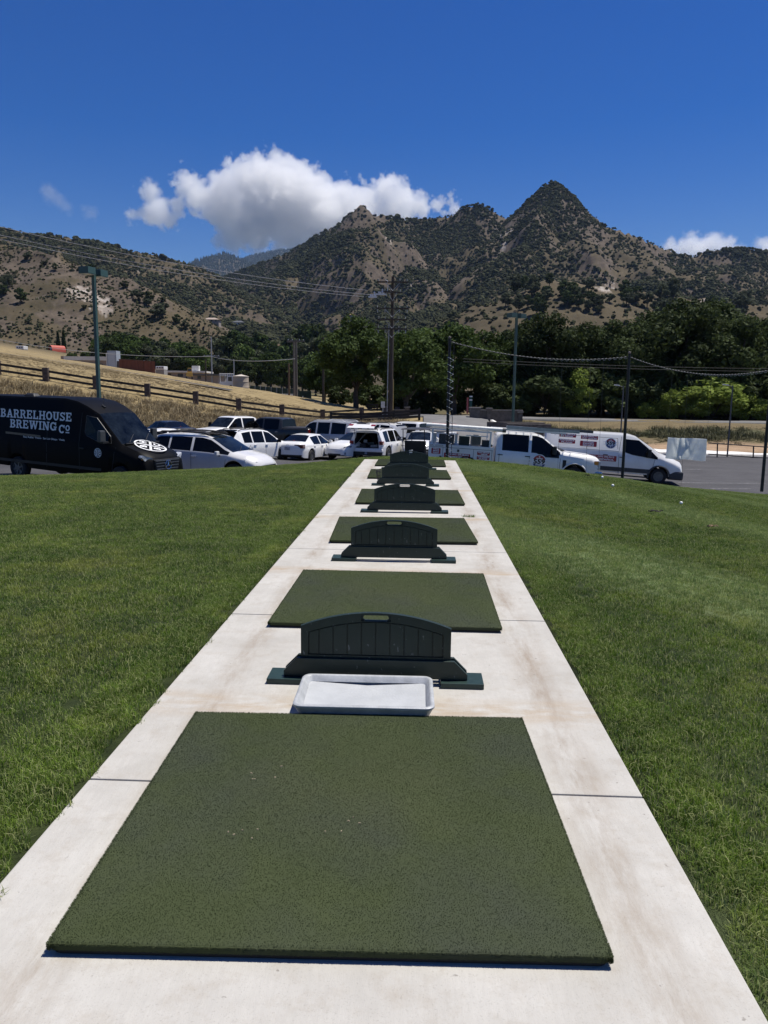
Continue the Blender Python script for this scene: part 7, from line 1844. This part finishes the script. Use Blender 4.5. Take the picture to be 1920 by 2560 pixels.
# --- white service truck
def service_truck():
    t = vehicle('service_truck', 7.28, 32.2, -1.0, 'white crew cab service truck with red signs on its utility body', 'truck', 3.2, -2.12); W = 1.01
    prof = [(-4.2,1.28,1.90,.98,.77,.45),(-4.12,1.28,1.98,1,.79,.42),(-3.8,1.28,2.04,1,.79,.42),(-2.6,1.26,2.04,1,.79,.42),(-2.35,1.25,1.97,1,.79,.42),(-1.58,1.24,1.42,1,.90,.42),(-1.45,1.22,1.38,1,.89,.42),(-.35,1.16,1.31,.99,.87,.45),(-.1,1.05,1.25,.97,.83,.5),(0,.9,1.16,.95,.8,.55)]
    hw = car_body(t, prof, W, (-1.0,), .41, P_WHITE, sides=((-2.78,-1.62),(-3.96,-2.90)), wind=(-2.35,-1.58), zm=.86, arch=.10)
    for x_ in (-1.0, -5.35):
        for s in (1, -1): wheel(t, x_, s*(W-.13), .41, w=.27, rim=RIMW, spokes=8)
    for s in (1, -1):   # flared arch lip
        MB().tube([(-1.0+.545*math.cos(a), s*(W+.012), .41+.545*math.sin(a)) for a in np.linspace(.05, math.pi-.05, 20)], .032, 6).build('wheel_arch_lip', P_WHITE, t, smooth=60)
    MB().bbox(-.06, .07, -.60, .60, .70, 1.14).build('grille', PLAST, t, bevel=.03)
    for z_ in (.80, .92, 1.04): MB().bbox(.06, .09, -.56, .56, z_-.03, z_+.03).build('grille_bar', M('bar_black', (.03, .03, .03), .35), t, bevel=.01)
    for s in (1, -1):
        h = MB().bbox(-.24, .015, min(s*.64, s*.975), max(s*.64, s*.975), .76, 1.12).build('headlight', LAMPG, t, bevel=.03)
        MB().bbox(-.245, -.06, min(s*.90, s*.984), max(s*.90, s*.984), .95, 1.09).build('turn_lamp', AMBER, h, bevel=.01)
    MB().bbox(-.18, .13, -1.0, 1.0, .44, .68).build('bumper', CHROME, t, bevel=.05); MB().bbox(.0, .16, -.85, .85, .30, .43).build('front_valance', PLAST, t, bevel=.03)
    MB().bbox(.10, .22, -.55, -.35, .22, .50).build('tow_hook', PLAST, t, bevel=.02)
    handles(t, hw, [(-2.92, 1.10), (-4.02, 1.10)], PLAST); mirrors(t, hw, -1.88, 1.27, PLAST, True)
    seams(t, hw, [[(-2.84,1.24),(-2.84,.5)],[(-1.60,1.22),(-1.62,.5)],[(-4.06,1.26),(-4.06,.5)]], w=.014)
    for s in (-1, 1):
        b = MB(); P = [(-1.50,1.06),(-1.50,.74),(-1.44,.74),(-1.36,.88),(-1.36,1.06)]; b.add([(x_, s*(hw(x_, z_)+.008), z_) for x_, z_ in P], [tuple(range(5))]); b.build('fender_vent', PLAST, t)
        b = MB(); P = [(-2.60,1.27),(-1.66,1.27),(-1.66,1.12),(-2.25,1.12)]; b.add([(x_, s*(hw(x_, z_-.05)+.009), z_) for x_, z_ in P], [(0, 1, 2, 3)]); b.build('window', G_DARK, t)
    MB().box((-1.50, 0, 1.42), (.14, 1.5, .03), (0, R(-15), 0)).build('wiper_cowl', PLAST, t)
    rl = MB(); 
    for k in range(5): rl.box((-2.55, -.5+.25*k, 2.055), (.1, .09, .04))
    rl.build('roof_marker_lamp', M('marker_smoked', (.05, .02, .01), .3), t)
    # utility body with seamed lockers
    x0, x1, yb = -6.92, -4.30, 1.06
    for s in (-1, 1):
        MB().bbox(x0, x1, min(s*.62, s*yb), max(s*.62, s*yb), .62, 1.36).build('locker', P_WHITE, t, bevel=.012)
        ln = MB()
        for xv in (-6.34, -5.10, -4.36): ln.bbox(xv-.006, xv+.006, s*(yb+.004)-.003, s*(yb+.004)+.003, .66, 1.24)
        ln.bbox(x0+.04, x1-.04, s*(yb+.0045)-.003, s*(yb+.0045)+.003, 1.235, 1.247); ln.build('door_seam', SEAM, t)
        for xv, z_ in ((-6.42, .84), (-5.16, .86), (-5.72, 1.14)): MB().bbox(xv-.045, xv+.045, s*(yb+.015)-.012, s*(yb+.015)+.012, z_-.05, z_+.05).build('locker_latch', M('latch_dark', (.07, .07, .07), .5), t, bevel=.008)
        MB().tube([(-5.35+.50*math.cos(a), s*(yb+.006), .41+.50*math.sin(a)) for a in np.linspace(.45, math.pi-.45, 16)], .03, 5).build('wheel_arch_lip', UNDER_, t)
    MB().bbox(x0, x1, -.62, .62, .62, .80).build('bed_floor', PLAST, t); MB().bbox(-7.06, -6.86, -1.0, 1.0, .48, .64).build('bumper', PLAST, t, bevel=.02)
    MB().bbox(-6.9, -.4, -.42, .42, .40, .60).build('chassis', UNDER_, t)
    for s in (-1, 1):
        MB().bbox(x0-.012, x0+.0, min(s*.72, s*.98), max(s*.72, s*.98), .70, .95).build('tail_lamp', TAIL, t)
    # ladder rack
    rk = MB()
    for x_ in (-6.80, -4.46):
        for s in (-1, 1): rk.box((x_, s*.97, 1.67), (.07, .07, .62))
        rk.box((x_, 0, 1.955), (.07, 1.98, .06))
    for s in (-1, 1): rk.box((-5.63, s*.97, 1.955), (2.3, .06, .06))
    rk.box((-6.2, -.97, 1.80), (.9, .035, .035)); rk.box((-5.0, -.97, 1.78), (.9, .035, .035))
    for s in (-1, 1): rk.box((-2.9, s*.82, 2.115), (2.9, .05, .05)); rk.box((-1.62, s*.82, 2.05), (.05, .05, .12))
    rk.build('ladder_rack', P_WHITE, t)
    tb = MB().tube([(-7.08, -.86, 2.085), (-7.0, -.86, 2.085), (-3.95, -.86, 2.085)], .088, 16); tb.build('pipe_carrier', M('pipe_white', (.70, .70, .67), .4), t, smooth=40)
    MB().tube([(-4.0, -.86, 2.085), (-3.86, -.86, 2.085)], .1, 16).build('pipe_cap', M('cap_dark', (.12, .12, .12), .5), t)
    # signs and writing on the near flank
    y_ = -yb-.001
    sign(t, y_, -6.80, -6.43, .955, 1.19, ['SCHEDULE', 'SERVICE', 'TODAY!']); sign(t, y_, -6.28, -5.22, .83, 1.03, ['(559) 306-0412 · (559) 306-0412', 'HABLAMOS ESPAÑOL'])
    sign(t, y_, -4.95, -4.44, 1.025, 1.165, ['HVAC SERVICE', '& REPAIR']); sign(t, y_, -4.95, -4.44, .85, .985, ['MAINTENANCE', 'PLANS']); sign(t, y_, -4.95, -4.44, .675, .81, ['HEATING &', 'A/C SALES'])
    flat_right(t, 'sign_panel', [[(-6.66, .66), (-6.43, .66), (-6.43, .80), (-6.66, .80)]], T_RED, y_-.003, 0, 0)
    text(t, 'LIC. 1052520', .085, T_BLK, (-6.60, y_-.006, 1.30), fit=.52)
    emblem559(t, -W-.012, -2.44, .925, .30)
    return t
tr = service_truck()
# things carried on the truck
def ladder():
    mt = M('ladder_alu', (.36, .38, .40), .4, metal=.5); b = empty('ladder', (0, 0, 0), (0, 0, 0), 'grey extension ladder carried over the cab of the white service truck', 'ladder')
    b.matrix_world = on(tr, (-3.82, -.84, 2.15))
    for yy in (0, .42): MB().box((1.45, yy, .06), (2.9, .035, .115)).build('rail', mt, b)
    for yy in (.05, .37): MB().box((2.35, yy, .10), (2.2, .03, .10)).build('rail', MATS['lamp_grey'], b)
    for k in range(10): MB().tube([(.15+.3*k, -.025, .06), (.15+.3*k, .445, .06)], .018, 6).build('rung', mt, b)
ladder()
rb2 = MB(); rb2.tube([(0, 0, 0), (1.0, 0, 0)], .05, 8); rb2.box((.05, 0, -.07), (.05, .05, .14)); rb2.box((.9, 0, -.07), (.05, .05, .14)); o = rb2.build('red_strut', M('strut_red', (.22, .02, .016), .5)); o.matrix_world = on(tr, (-6.85, -.5, 2.125)); tag(o, 'red padded bar lying on top of the truck ladder rack', 'bar')
def unit(loc, d, mat, label, grill=None, cat='equipment', fan=False):
    t = empty('equipment_case', (0, 0, 0), (0, 0, 0), label, cat); t.matrix_world = on(tr, loc)
    MB().box((0, 0, d[2]/2), d).build('casing', mat, t, bevel=.015)
    if grill:
        g = MB(); n = 9
        for k in range(n): g.box((0, -d[1]/2-.006, d[2]*(.14+.72*k/(n-1))), (d[0]*.82, .012, d[2]*.045))
        g.build('louvre', grill, t)
    if fan: MB().lathe([(.001, .02), (d[0]*.3, .02), (d[0]*.32, 0)], (0, 0, d[2]), n=16).build('fan_grille', PLAST, t)
unit((-6.22, -.72, 1.365), (.62, .45, .40), M('case_dark', (.03, .032, .035), .6), 'dark louvred air unit near the tail of the service truck', M('louvre_grey', (.07, .075, .08), .5)); unit((-5.50, -.70, 1.365), (.42, .45, .36), MATS['cab_green'], 'dark green box in the middle of the truck bed', PLAST)
unit((-5.02, -.55, 1.365), (.40, .5, .42), M('case_beige', (.30, .27, .22), .7), 'beige condenser with a black louvred face on the truck bed', MATS['case_dark'], fan=True); unit((-4.60, -.70, 1.365), (.34, .42, .26), MATS['case_dark'], 'small black case on the truck bed just behind the cab')
unit((-6.72, -.7, 1.365), (.18, .3, .42), M('case_white', (.55, .55, .53), .6), 'narrow white panel standing at the rear corner of the truck bed'); unit((-5.83, -.75, 1.365), (.10, .3, .44), MATS['case_white'], 'narrow white panel standing between the two dark cases on the truck bed')
# --- white cargo van
def white_van():
    t = vehicle('cargo_van', 11.56, 34.75, -7, 'white low-roof cargo van with red signs, dark lower trim and bumper', 'van', 3.2, -2.25); W = 1.03
    prof = [(-5.98,1.3,1.94,.97,.80,.45),(-5.9,1.3,2.04,1,.82,.4),(-2.7,1.3,2.08,1,.82,.36),(-2.35,1.28,2.07,1,.81,.36),(-2.05,1.26,2.00,1,.80,.36),(-1.0,1.16,1.36,.99,.86,.36),(-.45,.98,1.17,.96,.80,.36),(-.12,.84,1.02,.9,.74,.36),(-.02,.62,.90,.86,.68,.4),(0,.6,.84,.82,.64,.42)]
    hw = car_body(t, prof, W, (-1.0, -4.75), .345, P_WHITE, wind=(-2.05,-1.0), zm=.66, arch=.075)
    wheels4(t, -1.0, -4.75, W-.12, .345, w=.23, rim=RIMW, spokes=8)
    def patch(poly, name, mat, s, off=.01):
        P = [(x_, s*(hw(x_, z_)+off), z_) for x_, z_ in poly]; c = np.mean(P, 0); return MB().add(P+[tuple(c)], [(i, (i+1) % len(P), len(P)) for i in range(len(P))]).build(name, mat, t)
    for s in (-1, 1):
        patch([(-2.58,1.86),(-2.60,1.40),(-2.54,1.30),(-2.2,1.20),(-1.85,1.16),(-1.12,1.08),(-1.10,1.16),(-1.52,1.52),(-1.95,1.84)], 'window', G_DARK, s)
        patch([(-4.42,.62),(-1.42,.62),(-1.34,.44),(-4.5,.44)], 'side_cladding', GREYP, s, .012); patch([(-4.4,.30),(-1.5,.30),(-1.44,.24),(-4.4,.24)], 'sill', PLAST, s, .006)
        m = MB().box((-1.50, s*(W+.14), 1.33), (.14, .20, .34), taper=.92).build('mirror', PLAST, t, bevel=.03); MB().box((-1.48, s*(W+.03), 1.20), (.1, .2, .05)).build('mirror_arm', PLAST, m)
        MB().tube([(-1.0+.455*math.cos(a), s*(W+.004), .345+.455*math.sin(a)) for a in np.linspace(-.2, math.pi+.2, 22)], .035, 6).build('wheel_arch_trim', GREYP, t)
        P = [(-.07, s*.50, .80), (-.20, s*.66, .94), (-.62, s*.90, 1.03), (-.56, s*.93, .92), (-.22, s*.80, .78)]
        if s < 0: P = P[::-1]
        b = MB(); f = [(p_[0]+.045, p_[1]*1.03, p_[2]+.02) for p_ in P]; bk = [(p_[0]-.12, p_[1]*.9, p_[2]-.03) for p_ in P]; n = 5
        b.add(f+bk, [tuple(range(n)), tuple(range(2*n-1, n-1, -1))]+[(i, n+i, n+(i+1) % n, (i+1) % n) for i in range(n)]); b.build('headlight', LAMPG, t)
        b = MB(); q = side_strip(t, '', None, hw, [(-5.8,1.30),(-2.75,1.30)], s, .012, .05); b.add(q.v, q.f); b.build('body_crease', P_WHITE, t, fix=False)
    MB().bbox(-.60, .05, -.975, .975, .24, .62).build('bumper', GREYP, t, bevel=.08)
    MB().prism([(-.46,.62),(.46,.62),(.52,.84),(-.52,.84)], -.06, .03, 'X').build('grille', PLAST, t, bevel=.02)
    handles(t, hw, [(-2.62, 1.06), (-3.32, 1.12)], PLAST); seams(t, hw, [[(-2.70,1.95),(-2.76,1.3),(-2.7,.3)],[(-4.15,1.9),(-4.15,.5)],[(-1.22,1.1),(-1.30,.6)],[(-5.75,1.86),(-2.86,1.86),(-2.82,1.40)]], w=.014)
    MB().tube([(-2.0, -.45, 2.03), (-2.05, -.45, 2.07)], .03, 6).build('aerial', PLAST, t)
    y0 = lambda x_, z_: -hw(x_, z_)-.006
    def tsign(x0, x1, z0, z1, lines):   # the flank leans in above the belt: each sign stands on its own tilt
        ya, yb_ = y0((x0+x1)/2, z0), y0((x0+x1)/2, z1); h = empty('sign', ((x0+x1)/2, ya, z0), (R(-math.degrees(math.atan2(yb_-ya, z1-z0))), 0, 0)); h.parent = t
        sign(h, 0, -(x1-x0)/2, (x1-x0)/2, 0, z1-z0, lines)
    tsign(-5.36, -4.64, 1.755, 1.915, ['HVAC SERVICE', '& REPAIR']); tsign(-5.38, -4.66, 1.49, 1.665, ['MAINTENANCE', 'PLANS']); tsign(-4.43, -3.70, 1.725, 1.895, ['HEATING &', 'A/C SALES']); tsign(-4.45, -3.73, 1.42, 1.655, ['DUCTWORK', 'SYSTEM', 'SERVICE'])
    tsign(-4.55, -2.84, .85, 1.09, ['(559) 306-0412 · (559) 306-0412', 'HABLAMOS ESPAÑOL'])
    h = empty('emblem', (-3.14, y0(-3.14, 1.62), 1.62), (R(-math.degrees(math.atan2(y0(-3.1, 1.8)-y0(-3.1, 1.4), .4))), 0, 0)); h.parent = t; emblem559(h, -.004, 0, 0, .235)
white_van()
# ------------------------------------------------------------------ clouds: real vapour, a density grid shaped from puffs and broken by noise
CD = 13000.; CPX = .0006018*CD
def vapour(name, dens, aniso=.6):
    m = bpy.data.materials.new(name); N, Lk = nodes_of(m); N.remove(N['Principled BSDF'])
    v = N.new('ShaderNodeVolumePrincipled'); v.inputs['Color'].default_value = (1, 1, 1, 1); v.inputs['Density'].default_value = dens; v.inputs['Anisotropy'].default_value = aniso
    Lk.new(v.outputs[0], N['Material Output'].inputs['Volume']); return m
def cloud(puffs, label, dens, vox, seed, amp=1., soft=1., thick=.8, big=520., bias=.1):
    c0 = at(puffs[0][0], puffs[0][1], CD); r = np.random.default_rng(seed); S = []
    for px, py, rp in puffs:
        p = at(px, py, CD+r.uniform(-1, 1)*rp*CPX*.5)-c0; S.append((p, rp*CPX))
    pad = amp*190
    lo = np.min([p-rr-pad for p, rr in S], 0); hi = np.max([p+rr+pad for p, rr in S], 0)
    ng = bpy.data.node_groups.new('cloud_density', 'GeometryNodeTree')
    ng.interface.new_socket(name='Geometry', in_out='INPUT', socket_type='NodeSocketGeometry'); ng.interface.new_socket(name='Geometry', in_out='OUTPUT', socket_type='NodeSocketGeometry')
    N, Lk = ng.nodes, ng.links; go = N.new('NodeGroupOutput')
    vc = N.new('GeometryNodeVolumeCube')
    vc.inputs['Min'].default_value = tuple(lo); vc.inputs['Max'].default_value = tuple(hi)
    for k, ax in enumerate('XYZ'): vc.inputs['Resolution '+ax].default_value = int(max(12, (hi-lo)[k]/vox))
    pos = N.new('GeometryNodeInputPosition').outputs[0]
    def mth(op, a, b=None, c=None):
        x = N.new('ShaderNodeMath'); x.operation = op
        for i, q in enumerate((a, b, c)):
            if q is None: continue
            if isinstance(q, (int, float)): x.inputs[i].default_value = float(q)
            else: Lk.new(q, x.inputs[i])
        return x.outputs[0]
    def noise(scale, det, rough, off):
        ad = N.new('ShaderNodeVectorMath'); ad.operation = 'ADD'; Lk.new(pos, ad.inputs[0]); ad.inputs[1].default_value = (off*977., off*313., off*571.)
        n = N.new('ShaderNodeTexNoise'); n.inputs['Scale'].default_value = scale; n.inputs['Detail'].default_value = det; n.inputs['Roughness'].default_value = rough
        Lk.new(ad.outputs[0], n.inputs['Vector']); return n.outputs[0]
    sdf = None
    for p, rr in S:
        d = N.new('ShaderNodeVectorMath'); d.operation = 'DISTANCE'; Lk.new(pos, d.inputs[0]); d.inputs[1].default_value = tuple(p)
        v = mth('SUBTRACT', d.outputs['Value'], rr)
        sdf = v if sdf is None else mth('SMOOTH_MIN', sdf, v, 90.)
    n1 = mth('SUBTRACT', noise(1/big, 4, .55, seed), .5); n2 = mth('SUBTRACT', noise(1/165., 6, .68, seed+3), .5)
    f = mth('ADD', sdf, mth('ADD', mth('MULTIPLY', n1, 480*amp), mth('MULTIPLY', n2, 330*amp)))
    for sc_, A_, o_ in ((1/260., 330, 5), (1/105., 150, 9), (1/48., 60, 13)):   # rounded heads with sharp creases between them
        f = mth('SUBTRACT', f, mth('MULTIPLY', mth('ABSOLUTE', mth('SUBTRACT', noise(sc_, 1, .5, seed+o_), .5)), 2*A_*amp))
    f = mth('ADD', f, bias*100)
    mr = N.new('ShaderNodeMapRange'); mr.interpolation_type = 'SMOOTHSTEP'; mr.inputs['From Min'].default_value = 55*soft; mr.inputs['From Max'].default_value = -95*soft
    Lk.new(f, mr.inputs['Value']); Lk.new(mr.outputs['Result'], vc.inputs['Density'])
    sm = N.new('GeometryNodeSetMaterial'); sm.inputs['Material'].default_value = vapour('cloud_vapour', dens); Lk.new(vc.outputs[0], sm.inputs['Geometry']); Lk.new(sm.outputs[0], go.inputs[0])
    me = bpy.data.meshes.new('cloud'); o = bpy.data.objects.new('cloud', me); COL.objects.link(o); o.location = c0
    md = o.modifiers.new('cloud', 'NODES'); md.node_group = ng
    return tag(o, kind='structure')
cloud([(590,430,66),(640,440,66),(500,436,54),(690,450,56),(555,392,46),(610,385,42),(655,395,36),(440,424,36),(410,404,26),(480,400,32),(520,378,30),(558,354,22),(590,354,18),(560,482,52),(620,487,52),(520,478,42),(494,510,24),(560,512,28),(735,450,46),(770,455,38),(700,480,52),(802,432,28),(840,412,28),(838,394,15),(872,430,28),(905,445,22),(950,443,20),(978,446,12),(640,512,28),(458,455,28),(850,460,40),(780,490,50)],
      'big white cumulus cloud', .0075, 15, 3, soft=.35, bias=.75)
cloud([(345,462,22),(314,464,15),(286,466,9),(368,478,14),(384,448,15),(334,446,11),(323,414,12),(312,418,7)], 'ragged cloud', .009, 14, 8, .62, .6, bias=.25)
cloud([(1450,537,13),(1490,530,20),(1540,524,21),(1570,526,16),(1600,545,12),(1515,538,18),(1640,530,15),(1662,536,20),(1620,540,10)], 'low cloud', .010, 20, 12, .6, .7, bias=.4)
cloud([(105,412,9),(117,424,6),(128,434,6),(142,446,5),(200,461,8),(192,459,6)], 'wisps', .0016, 12, 14, .45, .8, bias=-.2)
# ------------------------------------------------------------------ the air between here and the mountains
zlo = float(GZ.min())-1.; zhi = max(float(GZ.max())+45, 1790.)
hz = MB().bbox(-11200, 11200, -11200, 11200, zlo, zhi).build('haze', [])
hm = bpy.data.materials.new('haze_air'); N, Lk = nodes_of(hm); N.remove(N['Principled BSDF'])
hv = N.new('ShaderNodeVolumePrincipled'); hv.inputs['Color'].default_value = (.45, .66, 1, 1); hv.inputs['Density'].default_value = 2.6e-5; hv.inputs['Anisotropy'].default_value = .1
Lk.new(hv.outputs[0], N['Material Output'].inputs['Volume']); hz.data.materials.append(hm); tag(hz, kind='stuff')
